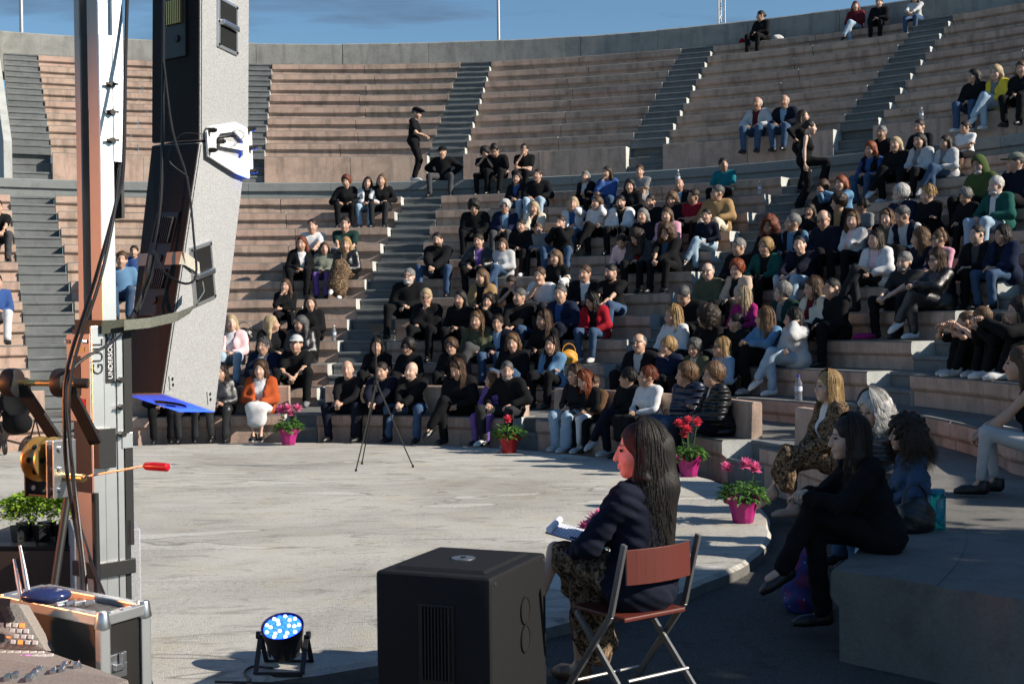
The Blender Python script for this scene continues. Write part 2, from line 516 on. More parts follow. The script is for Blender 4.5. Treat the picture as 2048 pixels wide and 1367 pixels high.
# ================================================================== people: implicit surfaces turned into meshes
class Field:
    hm = None; hs = 1.10                    # head frame and head size
    def __init__(s, lo, hi, h, ref=()):
        s.ax = []
        for a in range(3):
            rr = sorted((q[1], q[2], q[3]) for q in ref if q[0] == a)
            c = [lo[a]]
            while c[-1] < hi[a]:
                st = h
                for (p, q, hh) in rr:
                    if p - h * .6 <= c[-1] <= q: st = min(st, hh)
                c.append(c[-1] + st)
            s.ax.append(np.array(c, np.float32))
        s.f = np.full([len(c) for c in s.ax], .12, np.float32)
    def sl(s, lo, hi):
        ix = []
        for a in range(3):
            i = max(0, np.searchsorted(s.ax[a], lo[a]) - 1); j = min(len(s.ax[a]), np.searchsorted(s.ax[a], hi[a]) + 1)
            ix.append(slice(i, max(j, i)))
        return tuple(ix)
    def P(s, ix):
        return s.ax[0][ix[0]][:, None, None], s.ax[1][ix[1]][None, :, None], s.ax[2][ix[2]][None, None, :]
    def put(s, ix, d, k, sub=False):
        a = s.f[ix]
        if sub:
            if k <= 0: s.f[ix] = np.maximum(a, -d)
            else:
                h = np.maximum(k - np.abs(a + d), 0) / k
                s.f[ix] = np.maximum(a, -d) + h * h * k * .25
            return
        if k <= 0: s.f[ix] = np.minimum(a, d)
        else:
            h = np.maximum(k - np.abs(a - d), 0) / k
            s.f[ix] = np.minimum(a, d) - h * h * k * .25
    def cap(s, a, b, ra, rb, k=.03, sub=False, sc=None):
        a = np.asarray(a, np.float32); b = np.asarray(b, np.float32)
        m = max(ra, rb) + k + .03
        ix = s.sl(np.minimum(a, b) - m, np.maximum(a, b) + m)
        if any(q.stop <= q.start for q in ix): return
        X, Y, Z = s.P(ix); ba = b - a; L = float(ba @ ba) + 1e-9
        px, py, pz = X - a[0], Y - a[1], Z - a[2]
        t = np.clip((px * ba[0] + py * ba[1] + pz * ba[2]) / L, 0, 1)
        d = np.sqrt((px - ba[0] * t) ** 2 + (py - ba[1] * t) ** 2 + (pz - ba[2] * t) ** 2) - (ra + (rb - ra) * t)
        s.put(ix, d, k, sub)
    def ell(s, c, r, k=.03, M=None, sub=False):
        c = np.asarray(c, np.float32); r = np.asarray(r, np.float32)
        if M is not None and M is Field.hm: r = r * Field.hs
        m = float(r.max()) + k + .03
        ix = s.sl(c - m, c + m)
        if any(q.stop <= q.start for q in ix): return
        X, Y, Z = s.P(ix); px, py, pz = X - c[0], Y - c[1], Z - c[2]
        if M is not None:
            px, py, pz = (px * M[0, 0] + py * M[1, 0] + pz * M[2, 0], px * M[0, 1] + py * M[1, 1] + pz * M[2, 1], px * M[0, 2] + py * M[1, 2] + pz * M[2, 2])
        q = np.sqrt((px / r[0]) ** 2 + (py / r[1]) ** 2 + (pz / r[2]) ** 2)
        q2 = np.sqrt((px / r[0] ** 2) ** 2 + (py / r[1] ** 2) ** 2 + (pz / r[2] ** 2) ** 2) + 1e-6
        s.put(ix, q * (q - 1) / q2, k, sub)
    def cut(s, p, n, k=.01):
        """removes the half space on the side n points to"""
        X, Y, Z = s.ax[0][:, None, None], s.ax[1][None, :, None], s.ax[2][None, None, :]
        d = (X - p[0]) * n[0] + (Y - p[1]) * n[1] + (Z - p[2]) * n[2]
        s.f = np.maximum(s.f, d)
    def wedge(s, o, M, tab, ymin=-.02):
        X, Y, Z = s.ax[0][:, None, None] - o[0], s.ax[1][None, :, None] - o[1], s.ax[2][None, None, :] - o[2]
        lx = X * M[0, 0] + Y * M[1, 0] + Z * M[2, 0]; ly = X * M[0, 1] + Y * M[1, 1] + Z * M[2, 1]; lz = X * M[0, 2] + Y * M[1, 2] + Z * M[2, 2]
        w = np.interp(lz, [t[0] for t in tab], [t[1] for t in tab])
        d = np.maximum(np.abs(lx) - w, ymin - ly)
        s.f = np.maximum(s.f, -d).astype(np.float32)
    def ripple(s, amp, ph, fr=1.0):
        X, Y, Z = s.ax[0][:, None, None], s.ax[1][None, :, None], s.ax[2][None, None, :]
        w = np.sin(X * 19 * fr + Z * 31 * fr + ph) * np.sin(Y * 23 * fr - Z * 14 * fr + 1.7 * ph) + .6 * np.sin(Z * 47 * fr + X * 26 * fr + Y * 33 * fr + ph * 2.3)
        s.f = s.f + np.float32(amp) * w.astype(np.float32)
    def mesh(s):
        f = s.f; f[0] = f[-1] = .1; f[:, 0] = f[:, -1] = .1; f[:, :, 0] = f[:, :, -1] = .1
        sg = f < 0
        n = sum(sg[i:sg.shape[0] - 1 + i, j:sg.shape[1] - 1 + j, k:sg.shape[2] - 1 + k].astype(np.int8) for i in (0, 1) for j in (0, 1) for k in (0, 1))
        act = (n > 0) & (n < 8); I, J, K = np.nonzero(act)
        N = len(I); vid = np.full(act.shape, -1, np.int32); vid[I, J, K] = np.arange(N)
        cs = [(i, j, k) for i in (0, 1) for j in (0, 1) for k in (0, 1)]
        fv = [f[I + c[0], J + c[1], K + c[2]] for c in cs]
        ps = [np.stack((s.ax[0][I + c[0]], s.ax[1][J + c[1]], s.ax[2][K + c[2]]), 1) for c in cs]
        acc = np.zeros((N, 3), np.float32); cnt = np.zeros(N, np.float32)
        for a in range(8):
            for b in range(a + 1, 8):
                if sum(x != y for x, y in zip(cs[a], cs[b])) != 1: continue
                m = (fv[a] < 0) != (fv[b] < 0)
                den = np.where(m, fv[a] - fv[b], 1.0)
                t = np.where(m, fv[a] / den, 0)[:, None]
                acc += np.where(m[:, None], ps[a] + (ps[b] - ps[a]) * t, 0); cnt += m
        V = acc / np.maximum(cnt, 1)[:, None]
        Q = []
        for ax in range(3):
            o1, o2 = [(1, 2), (2, 0), (0, 1)][ax]
            sh = [slice(None)] * 3; sh2 = [slice(None)] * 3
            sh[ax] = slice(0, -1); sh2[ax] = slice(1, None)
            for o in (o1, o2): sh[o] = slice(1, -1); sh2[o] = slice(1, -1)
            A = sg[tuple(sh)]; B = sg[tuple(sh2)]
            ii = np.array(np.nonzero(A != B))
            if ii.shape[1] == 0: continue
            inside = A[tuple(ii)]
            for o in (o1, o2): ii[o] += 1
            def cell(d1, d2):
                q = ii.copy(); q[o1] += d1; q[o2] += d2
                return vid[tuple(q)]
            q = np.stack((cell(-1, -1), cell(0, -1), cell(0, 0), cell(-1, 0)), 1)
            q[~inside] = q[~inside][:, ::-1]
            Q.append(q)
        return V, (np.concatenate(Q) if Q else np.zeros((0, 4), np.int32))

def np_mesh(name, V, Q, mat, col=None, smooth=True, extra=None):
    """V (n,3), Q (m,4) ints; extra = list of (verts, quads) pieces appended to the same mesh"""
    if extra:
        Vs, Qs = [V], [Q]; n = len(V); cs = [col] if col is not None else None
        for (v, q) in extra:
            Vs.append(v.astype(np.float32)); Qs.append(q + n); n += len(v)
            if cs is not None: cs.append(np.ones((len(v), 3), np.float32))
        V = np.concatenate(Vs); Q = np.concatenate(Qs)
        if cs is not None: col = np.concatenate(cs)
    me = bpy.data.meshes.new(name)
    me.vertices.add(len(V)); me.vertices.foreach_set('co', np.ascontiguousarray(V, np.float32).ravel())
    me.loops.add(Q.size); me.loops.foreach_set('vertex_index', np.ascontiguousarray(Q, np.int32).ravel())
    me.polygons.add(len(Q)); me.polygons.foreach_set('loop_start', np.arange(len(Q), dtype=np.int32) * 4)
    me.update(calc_edges=True)
    if smooth: me.polygons.foreach_set('use_smooth', np.ones(len(Q), bool))
    for m in (mat if isinstance(mat, list) else [mat]): me.materials.append(m)
    if col is not None:
        ca = me.color_attributes.new('paint', 'FLOAT_COLOR', 'POINT')
        c4 = np.ones((len(V), 4), np.float32); c4[:, :3] = col
        ca.data.foreach_set('color', c4.ravel())
    return me

# ---- hand with five fingers, low poly; wrist at the origin, fingers along +y, thumb on +x, back of the hand +z
def hand_template(curl, spread=.0):
    V = []; Q = []
    def rings(path, rad, flat=.85, n=6):
        base = len(V)
        for i, (c, r) in enumerate(zip(path, rad)):
            c = np.array(c, float)
            d = np.array(path[min(i + 1, len(path) - 1)], float) - np.array(path[max(i - 1, 0)], float)
            d /= np.linalg.norm(d) + 1e-9
            u = np.cross(d, (0.12, 0, 1.0)); u /= np.linalg.norm(u) + 1e-9
            w = np.cross(u, d)
            for a in range(n):
                t = 2 * math.pi * a / n
                V.append(c + u * math.cos(t) * r[0] + w * math.sin(t) * r[1])
        m = len(path)
        for i in range(m - 1):
            for a in range(n):
                b = (a + 1) % n
                Q.append((base + i * n + a, base + i * n + b, base + (i + 1) * n + b, base + (i + 1) * n + a))
        e = base + (m - 1) * n
        Q.append((e, e + 1, e + 2, e + 3)); Q.append((e, e + 3, e + 4, e + 5))
    rings([(0, -.03, 0), (0, .0, 0), (.002, .03, 0), (.0, .065, -.002), (0, .088, -.005)], [(.024, .019), (.026, .019), (.037, .018), (.042, .016), (.038, .011)], n=6)
    for i, (x, L) in enumerate(((.030, .068), (.010, .078), (-.011, .072), (-.031, .056))):
        p = np.array((x, .082, -.003)); a = 0.0; path = [p - (0, .012, 0)]
        for q, fr in enumerate((.45, .32, .26)):
            a += curl * (.8 + .1 * i)
            d = np.array((x * spread * 4, math.cos(a), -math.sin(a))); p = p + d * L * fr; path.append(p)
        rings(path, [(.0095, .0095), (.009, .009), (.0082, .008), (.006, .006)])
    p = np.array((.026, .022, -.006)); path = [p, p + (.020, .022, -.010), p + (.028, .046, -.020), p + (.024, .066, -.030)]
    rings(path, [(.014, .013), (.0125, .0115), (.0105, .0095), (.007, .007)])
    Q4 = np.array([q for q in Q], np.int32)
    return np.array(V, np.float32), Q4
HANDS = {c: hand_template(c) for c in (.25, .6, 1.0)}
def place_hand(wrist, fwd, back, left, curl, s=1.0):
    V, Q = HANDS[curl]
    f = np.array(fwd, float); f /= np.linalg.norm(f) + 1e-9
    b = np.array(back, float); b -= f * (b @ f); b /= np.linalg.norm(b) + 1e-9
    x = np.cross(f, b)                                   # right handed: x = thumb side for a left hand palm down
    M = np.stack((x * (-1 if left else 1), f, b), 1)
    v = (V * s) @ M.T + np.array(wrist)
    return v.astype(np.float32), (Q[:, ::-1] if left else Q)

# ---- materials for people
def skin_mat(name, c):
    t = NT(name)
    at = t.new('ShaderNodeAttribute'); at.attribute_name = 'paint'
    v = t.noise(22, 4, .6, t.coords('Object'))
    col = t.mix(v, tuple(x * .86 for x in c), tuple(min(1, x * 1.1) for x in c))
    t.base(t.mix(1.0, col, at.outputs['Color'], 'MULTIPLY')); t.set(rough=.52, spec=.4)
    t.b.inputs['Subsurface Weight'].default_value = .08
    t.b.inputs['Subsurface Radius'].default_value = (.012, .005, .003)
    t.bump(t.noise(180, 3, .6, t.coords('Object')), .08, .002)
    return t.m
SKIN = {'l': skin_mat('skin_light', (.56, .365, .275)), 'm': skin_mat('skin_medium', (.48, .295, .21)), 't': skin_mat('skin_tan', (.35, .205, .14))}
PAL = dict(blk=(.0075, .0078, .009), char=(.022, .023, .026), dgr=(.055, .056, .06), gray=(.17, .175, .185), lgr=(.42, .43, .44), white=(.58, .58, .59), cream=(.62, .55, .44),
           navy=(.010, .016, .040), dnav=(.008, .010, .02), denim=(.038, .068, .125), ldenim=(.25, .335, .42), blue=(.03, .07, .21), lblue=(.20, .31, .43), sky=(.095, .19, .31),
           red=(.30, .012, .022), dred=(.20, .010, .022), maroon=(.10, .012, .018), mag=(.27, .018, .12), pink=(.52, .27, .34), lpink=(.70, .48, .50), purp=(.16, .085, .29),
           green=(.012, .075, .065), dgreen=(.012, .035, .030), olive=(.075, .082, .05), hood=(.055, .085, .028), teal=(.01, .145, .18), tan=(.30, .19, .09), brown=(.10, .055, .03), beige=(.46, .35, .27),
           orange=(.36, .072, .022), yellow=(.72, .52, .05), leop=(.17, .115, .072), camo=(.15, .16, .13), mus=(.55, .26, .03),
           h_blk=(.010, .008, .007), h_dbr=(.022, .013, .009), h_br=(.065, .034, .018), h_lbr=(.115, .064, .032), h_bl=(.30, .19, .08), h_pl=(.36, .275, .165), h_red=(.19, .042, .012), h_aub=(.12, .030, .014), h_gr=(.16, .157, .153), h_wh=(.42, .41, .40), h_dg=(.075, .073, .072))
def cloth(c, kind='cloth'):
    key = 'cloth_' + kind + '_' + c
    if key in MATS: return MATS[key]
    t = NT(key); rgb = PAL[c]
    o = t.coords('Object')
    v = t.noise(9, 5, .6, o); w = t.noise(140, 3, .7, o)
    hi = 1.22 if kind != 'denim' else 1.5
    col = t.mix(v, tuple(x * .78 for x in rgb), tuple(min(.9, x * hi) for x in rgb))
    t.set(rough=.9, spec=.12)
    bs, bd, bh = .25, .004, w
    if kind == 'leather':
        t.set(rough=.33, spec=.5); bh = t.math('ADD', t.noise(24, 5, .6, o), t.math('MULTIPLY', w, .3)); bs, bd = .55, .012
    elif kind == 'puffer':
        wv = t.new('ShaderNodeTexWave'); wv.bands_direction = 'Z'; wv.inputs['Scale'].default_value = 4.2; wv.inputs['Distortion'].default_value = 1.6
        t.link(o, wv.inputs['Vector']); t.set(rough=.42, spec=.45); bh = wv.outputs['Fac']; bs, bd = .9, .03
    elif kind == 'denim':
        t.set(rough=.9); col = t.mix(.35, col, w, 'OVERLAY')
    elif kind == 'stripe':
        wv = t.new('ShaderNodeTexWave'); wv.bands_direction = 'Z'; wv.inputs['Scale'].default_value = 9
        t.link(o, wv.inputs['Vector']); col = t.mix(t.ramp(wv.outputs['Fac'], [(.45, (0, 0, 0)), (.55, (1, 1, 1))]), col, (.02, .02, .03))
    elif kind == 'spot':
        n1 = t.noise(38, 3, .6, o, 1.2); col = t.mix(t.ramp(n1, [(.47, (0, 0, 0)), (.53, (1, 1, 1))]), col, tuple(x * .18 for x in rgb))
        n2 = t.noise(27, 3, .6, o, .8); col = t.mix(t.ramp(n2, [(.58, (0, 0, 0)), (.64, (1, 1, 1))]), col, tuple(min(.8, x * 2.0) for x in rgb))
    elif kind == 'knit':
        bh = t.noise(260, 2, .5, o); bs, bd = .5, .004
    t.base(col); t.b.inputs['Sheen Weight'].default_value = 0.0
    t.bump(bh, bs, bd)
    MATS[key] = t.m; return t.m
def hair_mat(c):
    key = 'hair_' + c
    if key in MATS: return MATS[key]
    t = NT(key); rgb = PAL['h_' + c]
    o = t.coords('Object', (70, 70, 5)); v = t.noise(1.0, 5, .65, o); g = t.noise(5, 3, .5, t.coords('Object'))
    col = t.mix(t.ramp(v, [(.3, (0, 0, 0)), (.7, (1, 1, 1))]), tuple(x * .5 for x in rgb), tuple(min(.8, x * 1.5) for x in rgb))
    col = t.mix(t.math('MULTIPLY', g, .4), col, tuple(x * .6 for x in rgb))
    t.base(col); t.set(rough=.55, spec=.28); t.bump(v, .7, .010)
    MATS[key] = t.m; return t.m
MATS['eye_dark'] = m_plain('eye', (.02, .014, .012), .12, 0, .6)
MATS['rubber'] = m_plain('shoe_sole', (.62, .62, .6), .7)
MATS['glass_frame'] = m_plain('spectacle_frame', (.012, .011, .011), .3)
MATS['phone'] = m_plain('phone_body', (.01, .01, .012), .2)

# ---- shoes: one mesh per colour, shared
SHOES = {}
def shoe_mesh(c):
    if c in SHOES: return SHOES[c]
    F = Field((-.08, -.12, -.11), (.08, .24, .10), .017)
    F.cap((0, -.03, -.035), (0, .12, -.048), .045, .042, .02)
    F.cap((0, .10, -.052), (.004, .165, -.058), .042, .032, .02)
    F.cap((0, -.025, -.02), (0, -.03, .025), .044, .045, .02)
    F.cut((0, 0, .035), (0, 0, 1)); F.cut((0, 0, -.078), (0, 0, -1))
    V, Q = F.mesh()
    up = cloth(c) if c not in ('blk', 'brown', 'tan') else cloth(c, 'leather')
    me = np_mesh('shoe', V, Q, [up, MATS['rubber'] if c in ('white', 'lgr', 'sneak', 'pink', 'char') else up])
    cen = np.zeros(len(me.polygons) * 3, np.float32); me.polygons.foreach_get('center', cen)
    me.polygons.foreach_set('material_index', (cen[2::3] < -.058).astype(np.int32))
    SHOES[c] = me; return me

def ik(a, b, l1, l2, pole):
    a = np.array(a, float); b = np.array(b, float); d = b - a; L = np.linalg.norm(d)
    if L > (l1 + l2) * .995: b = a + d / L * (l1 + l2) * .995; d = b - a; L = np.linalg.norm(d)
    L = max(L, abs(l1 - l2) + .02); u = d / (np.linalg.norm(d) + 1e-9)
    x = (l1 * l1 - l2 * l2 + L * L) / (2 * L); h = math.sqrt(max(l1 * l1 - x * x, 1e-6))
    p = np.array(pole, float); p -= u * (p @ u); p /= np.linalg.norm(p) + 1e-9
    return a + u * x + p * h, b
def rotx(t): c, s = math.cos(t), math.sin(t); return np.array(((1, 0, 0), (0, c, -s), (0, s, c)))
def rotz(t): c, s = math.cos(t), math.sin(t); return np.array(((c, -s, 0), (s, c, 0), (0, 0, 1)))
def roty(t): c, s = math.cos(t), math.sin(t); return np.array(((c, 0, s), (0, 1, 0), (-s, 0, c)))

PERSONS = []
def build_person(o_loc, rz, s=1.0, fem=False, hair='short br', skin='m', top='shirt blk', legs='tr blk', shoes='blk', arms='lap', leg='n', floor=-.385,
                 lean=4, hyaw=0, hpitch=0, hroll=0, twist=0, glasses=False, beard=None, hat=None, stand=False, vox=.024, hvox=.0125, prop=None, seed=0, custom=None, fat=1.05, torso_len=1.0, hold=None):
    rg = random.Random(seed); ph = rg.uniform(0, 6)
    wS = .92 if fem else 1.0
    # --- skeleton (metres, unscaled; seat at z = 0 under the pelvis, facing +y)
    Rl = rotx(-R_(lean)) @ rotz(R_(twist)) if not stand else rotx(-R_(lean))
    fl = floor / s
    pel = np.array((0, 0, .095 if not stand else -fl * 0 + 0.0))
    def U(p): return pel + Rl @ (np.array(p, float) * (1, 1, torso_len))
    shw = .175 * wS
    chest = U((0, .0, .29)); neck = U((0, -.015, .475)); waist = U((0, .005, .13)); 
    shL, shR = U((shw, -.015, .435)), U((-shw, -.015, .435))
    Hc = U((0, .018, .647)) + np.array((0, .035 * math.sin(R_(max(hpitch, 0))), -.02 * math.sin(R_(abs(hpitch)))))
    RH = rotz(-R_(hyaw)) @ rotx(-R_(hpitch)) @ roty(R_(hroll))
    Field.hm = RH
    def HD(p): return Hc + RH @ (np.array(p, float) * Field.hs)
    # legs
    hipw = .088
    def tgt(v): return np.array(v, float)
    az_ = fl + .085
    jit = lambda a: rg.uniform(-a, a)
    if stand:
        hipL, hipR = np.array((hipw, 0, -.02)), np.array((-hipw, 0, -.02))
        if leg == 'step': aL, aR = tgt((.07, .34, fl + .45)), tgt((-.08, -.10, fl + .09))
        else: aL, aR = tgt((.10, .03, fl + .085)), tgt((-.10, -.03, fl + .085))
        kL, aL = ik(hipL, aL, .43, .43, (0.1, 1, 0)); kR, aR = ik(hipR, aR, .43, .43, (-.1, 1, 0))
    else:
        hipL, hipR = np.array((hipw, 0, .085)), np.array((-hipw, 0, .085))
        w = {'n': .11, 'w': .21, 't': .06, 'x': .07, 'xl': .07, 'f': .10, 'b': .10}[leg]
        fw = {'f': .66, 'b': .33}.get(leg, .43)
        aL, aR = tgt((w + .01 + jit(.03), fw + jit(.06), az_)), tgt((-w - .01 + jit(.03), fw + jit(.06), az_))
        kL, aL = ik(hipL, aL, .43, .41, (w * .9, .3, 1)); kR, aR = ik(hipR, aR, .43, .41, (-w * .9, .3, 1))
        if leg in ('x', 'xl'):
            g = 1 if leg == 'x' else -1       # x: the right leg lies over the left
            kO = np.array((g * .03, .43, max(kL[2], kR[2]) + .095)); aO = np.array((g * .17, .55, kO[2] - .36))
            if g > 0: kR, aR = kO, aO; kL, aL = ik(hipL, tgt((.05, .40, az_)), .43, .41, (0, .3, 1))
            else: kL, aL = kO, aO; kR, aR = ik(hipR, tgt((-.05, .40, az_)), .43, .41, (0, .3, 1))
        if leg == 'crosslegged':
            pass
    if custom and 'legs' in custom: kL, aL, kR, aR = [np.array(q, float) for q in custom['legs']]
    # arms
    poles = [(1, -.5, -.6), (-1, -.5, -.6)]
    curlL = curlR = .6
    kz = max(kL[2], kR[2]) if not stand else .0
    A = arms
    if A == 'lap': hL, hR = tgt((.045, .27, .20)), tgt((-.035, .28, .185))
    elif A == 'knees': hL, hR = tgt((.035, .47, .19)), tgt((-.035, .46, .17)); curlL = curlR = 1.0
    elif A == 'kneehold': hL, hR = tgt((.04, .45, kz + .10)), tgt((-.04, .46, kz + .09)); curlL = curlR = 1.0
    elif A == 'thigh': hL, hR = kL * .7 + hipL * .3 + (0, 0, .085), kR * .7 + hipR * .3 + (0, 0, .085)
    elif A == 'side': hL, hR = tgt((.30, .05, .03)), tgt((-.30, .05, .03))
    elif A == 'cross': hL, hR = U((-.13, .17, .24)), U((.13, .15, .20)); poles = [(1, .1, -.9), (-1, .1, -.9)]
    elif A == 'chin': hL, hR = HD((.02, .10, -.15)), tgt((.06, .24, .21)); poles[0] = (.3, .6, -1); curlL = 1.0
    elif A == 'chinr': hR, hL = HD((-.02, .10, -.15)), tgt((-.06, .24, .21)); poles[1] = (-.3, .6, -1); curlR = 1.0
    elif A == 'face': hL, hR = HD((.04, .12, -.10)), HD((-.04, .12, -.10)); poles = [(.4, .7, -1), (-.4, .7, -1)]
    elif A == 'phone': hL, hR = U((.05, .27, .13)), U((-.05, .27, .13)); curlL = curlR = .6
    elif A == 'photo': hL, hR = U((.05, .42, .52)), U((-.05, .42, .52)); poles = [(1, 0, -1), (-1, 0, -1)]
    elif A == 'hang': hL, hR = tgt((.25, .03, -.10)), tgt((-.25, .06, -.10)); poles = [(.5, -1, 0), (-.5, -1, 0)]
    elif A == 'hip': hL, hR = tgt((.20, -.02, .16)), tgt((-.20, -.02, .16)); poles = [(1, -.4, 0), (-1, -.4, 0)]
    elif A == 'ear': hR, hL = HD((-.115, .0, -.07)), tgt((-.02, .27, .21)); poles[1] = (-.6, .5, -1); curlR = 1.0
    elif A == 'clip': hL, hR = tgt((.02, .33, .23)), tgt((-.06, .30, .22))
    else: hL, hR = [np.array(q, float) for q in A]
    eL, hL = ik(shL, hL, .28, .25, poles[0]); eR, hR = ik(shR, hR, .28, .25, poles[1])
    J = dict(pel=pel, chest=chest, waist=waist, neck=neck, shL=shL, shR=shR, Hc=Hc, RH=RH, HD=HD, hipL=hipL, hipR=hipR, kL=kL, kR=kR, aL=aL, aR=aR, eL=eL, eR=eR, hL=hL, hR=hR, U=U, Rl=Rl)
    allp = np.stack([pel, chest, neck, shL, shR, Hc, kL, kR, aL, aR, eL, eR, hL, hR])
    lo, hi = allp.min(0) - .22, allp.max(0) + .24
    def torso(F, g, k=.07, up=True):
        F.ell(pel, np.array((.168 * (1.04 if fem else 1), .128, .12)) * fat + g, k, Rl)
        F.ell(waist, np.array((.140 * (.93 if fem else 1), .108, .15)) * fat + g, k, Rl)
        F.ell(chest, (.155 * wS + g, .112 + g, .17), k, Rl)
        F.cap(shL * .82 + shR * .18 + (0, 0, .0), shR * .82 + shL * .18, .062 + g, .062 + g, k)
        if fem:
            for sx in (-1, 1): F.ell(U((sx * .065, .095, .27)), np.array((.06, .055, .06)) + g, .05)
        F.cap(U((0, -.02, .40)), neck, .075 + g, .055 + g * .6, .06)
    def arm(F, side, g, full=1.0, k=.035, ga=0.0):
        S, E, H = (shL, eL, hL) if side else (shR, eR, hR)
        q = .92 if fem else 1.0
        if full <= .5:
            e2 = S + (E - S) * full * 2
            F.cap(S, e2, .056 * q + g, .047 * q + g + ga, k)
        else:
            F.cap(S, E, .054 * q + g, .042 * q + g, k)
            e2 = E + (H - E) * (full - .5) * 2
            F.cap(E, e2, .041 * q + g, .029 * q + g + ga, k * .8)
    def legs_f(F, g, k=.05, flare=0.0, full=1.0):
        for hp, kn, an in ((hipL, kL, aL), (hipR, kR, aR)):
            q = .95 if fem else 1.0
            F.cap(hp, kn, .088 * q + g, .057 * q + g, k)
            a2 = kn + (an - kn) * full
            F.cap(kn, a2, .055 * q + g, .034 + g + flare, k * .5)
    def neckhead(F):
        F.cap(neck, HD((0, -.018, -.045)), .054 * (.9 if fem else 1), .052 * (.9 if fem else 1), .03)
        F.ell(HD((0, -.012, .02)), (.076, .095, .098), .03, RH)
        F.ell(HD((0, .026, -.05)), (.058 * (.94 if fem else 1), .064, .066), .035, RH)
        F.ell(HD((0, .066, -.098)), (.025, .023, .020), .028, RH)
        for sx in (-1, 1):
            F.ell(HD((sx * .037, .058, -.035)), (.024, .026, .028), .03, RH)
            F.ell(HD((sx * .078, -.012, -.012)), (.010, .020, .030), .008, RH)
            F.ell(HD((sx * .033, .098, .006)), (.019, .017, .011), .012, RH, sub=True)
        F.cap(HD((0, .086, .016)), HD((0, .107, -.030)), .0095, .0125, .014)
        F.ell(HD((0, .102, -.036)), (.0175, .013, .010), .010, RH)
        F.ell(HD((0, .088, -.060)), (.022, .013, .008), .008, RH); F.ell(HD((0, .087, -.072)), (.019, .013, .008), .006, RH)
    # --- body
    ref = []
    hr = .115
    if hvox < vox:
        ref = [(a, Hc[a] - hr, Hc[a] + hr, hvox) for a in range(3)]
    F = Field(lo, hi, vox * 1.65 if vox > .015 else vox, ref)
    torso(F, -.022); arm(F, 1, -.004); arm(F, 0, -.004); legs_f(F, -.012)
    for an, kn in ((aL, kL), (aR, kR)): F.cap(an, an + (0, .09, -.05), .032, .026, .02)
    F.cap(eL, hL, .036, .024, .02); F.cap(eR, hR, .036, .024, .02)
    neckhead(F)
    if custom and 'body' in custom: custom['body'](F, J)
    V, Q = F.mesh()
    hd = (V - Hc) @ RH / Field.hs
    col = np.ones((len(V), 3), np.float32)
    def blob(c, r): return np.exp(-(((hd - np.array(c)) / np.array(r)) ** 2).sum(1))[:, None]
    hc = np.array(PAL['h_' + hair.split()[1]]) if len(hair.split()) > 1 else np.array((.03, .02, .02))
    for sx in (-1, 1):
        col *= 1 - blob((sx * .033, .088, .006), (.019, .03, .0085)) * (.78, .80, .80)
        col *= 1 - blob((sx * .034, .095, .027), (.022, .03, .006)) * np.clip(1 - hc * 3, .2, .75)
        col *= 1 + blob((sx * .042, .075, -.03), (.025, .03, .02)) * np.array((.05, -.12, -.12))
    col *= 1 - blob((0, .095, -.064), (.022, .02, .0075)) * np.array((.12, .5, .42) if fem else (.15, .35, .32))
    if beard:
        bc = np.array(PAL['h_' + beard]); m = np.clip(blob((0, .07, -.085), (.06, .08, .042)) * 1.5, 0, 1) * (1 - blob((0, .1, -.064), (.018, .03, .007)))
        base = np.array((.5, .3, .21)); col = col * (1 - m) + (bc / base) * m
    extra = []
    for side, H, E, cu in ((1, hL, eL, curlL), (0, hR, eR, curlR)):
        if custom and 'nohand' in custom: break
        fwd = H - E
        back = np.array((0.25 if side else -.25, -.25, 1.0))
        if A in ('chin', 'face', 'chinr', 'photo', 'ear'): back = np.array((0.3 if side else -.3, 1.0, .2))
        extra.append(place_hand(H + fwd / (np.linalg.norm(fwd) + 1e-9) * .012, fwd, back, bool(side), cu, .98 if not fem else .9))
    me = np_mesh('person', V, Q, SKIN[skin], col, True, extra)
    o = bpy.data.objects.new('person', me); COL.objects.link(o)
    o.location = o_loc; o.rotation_euler = (0, 0, rz); o.scale = (s, s, s)
    def child(name, F, mat, cutok=True):
        V, Q = F.mesh()
        if len(Q) == 0: return None
        c = bpy.data.objects.new(name, np_mesh(name, V, Q, mat)); return link(c, o)
    # --- legwear
    lk, lc = legs.split()[:2]; lkind = (legs.split() + [''])[2] if len(legs.split()) > 2 else ('denim' if 'denim' in lc else 'cloth')
    zlo = min(kL[2], kR[2], aL[2], aR[2]) - .2
    llo = np.minimum(np.minimum(np.minimum(hipL, hipR), np.minimum(kL, kR)), np.minimum(aL, aR)) - .16
    lhi = np.maximum(np.maximum(np.maximum(hipL, hipR), np.maximum(kL, kR)), np.maximum(aL, aR)) + .17
    lhi[2] = max(lhi[2], pel[2] + .2); llo[1] = min(llo[1], -.2)
    F = Field(llo, lhi, vox)
    F.ell(pel, np.array((.172, .132, .125)) * fat + .004, .06, Rl)
    if lk == 'tr':
        legs_f(F, .014, .05, 0.012, .95); F.ripple(.0055, ph)
    elif lk == 'wide':
        legs_f(F, .018, .05, .038, .97); F.ripple(.006, ph)
    elif lk == 'leg':
        legs_f(F, .002, .05, 0.0, .86)
    elif lk == 'shorts':
        legs_f(F, .014, .05, 0.0, .05)
    elif lk == 'skirt':
        mk, mh = (kL + kR) / 2, (hipL + hipR) / 2
        F.cap(hipL, kL, .092, .070, .06); F.cap(hipR, kR, .092, .070, .06); F.cap(mh, mk, .09, .07, .07)
        for kn, an in ((kL, aL), (kR, aR)): F.cap(kn, kn + (an - kn) * .5, .070, .075, .06)
        F.cap(mk, mk + (((aL + aR) / 2) - mk) * .5, .06, .075, .07); F.ripple(.008, ph)
    elif lk == 'midi':
        mk, mh = (kL + kR) / 2, (hipL + hipR) / 2
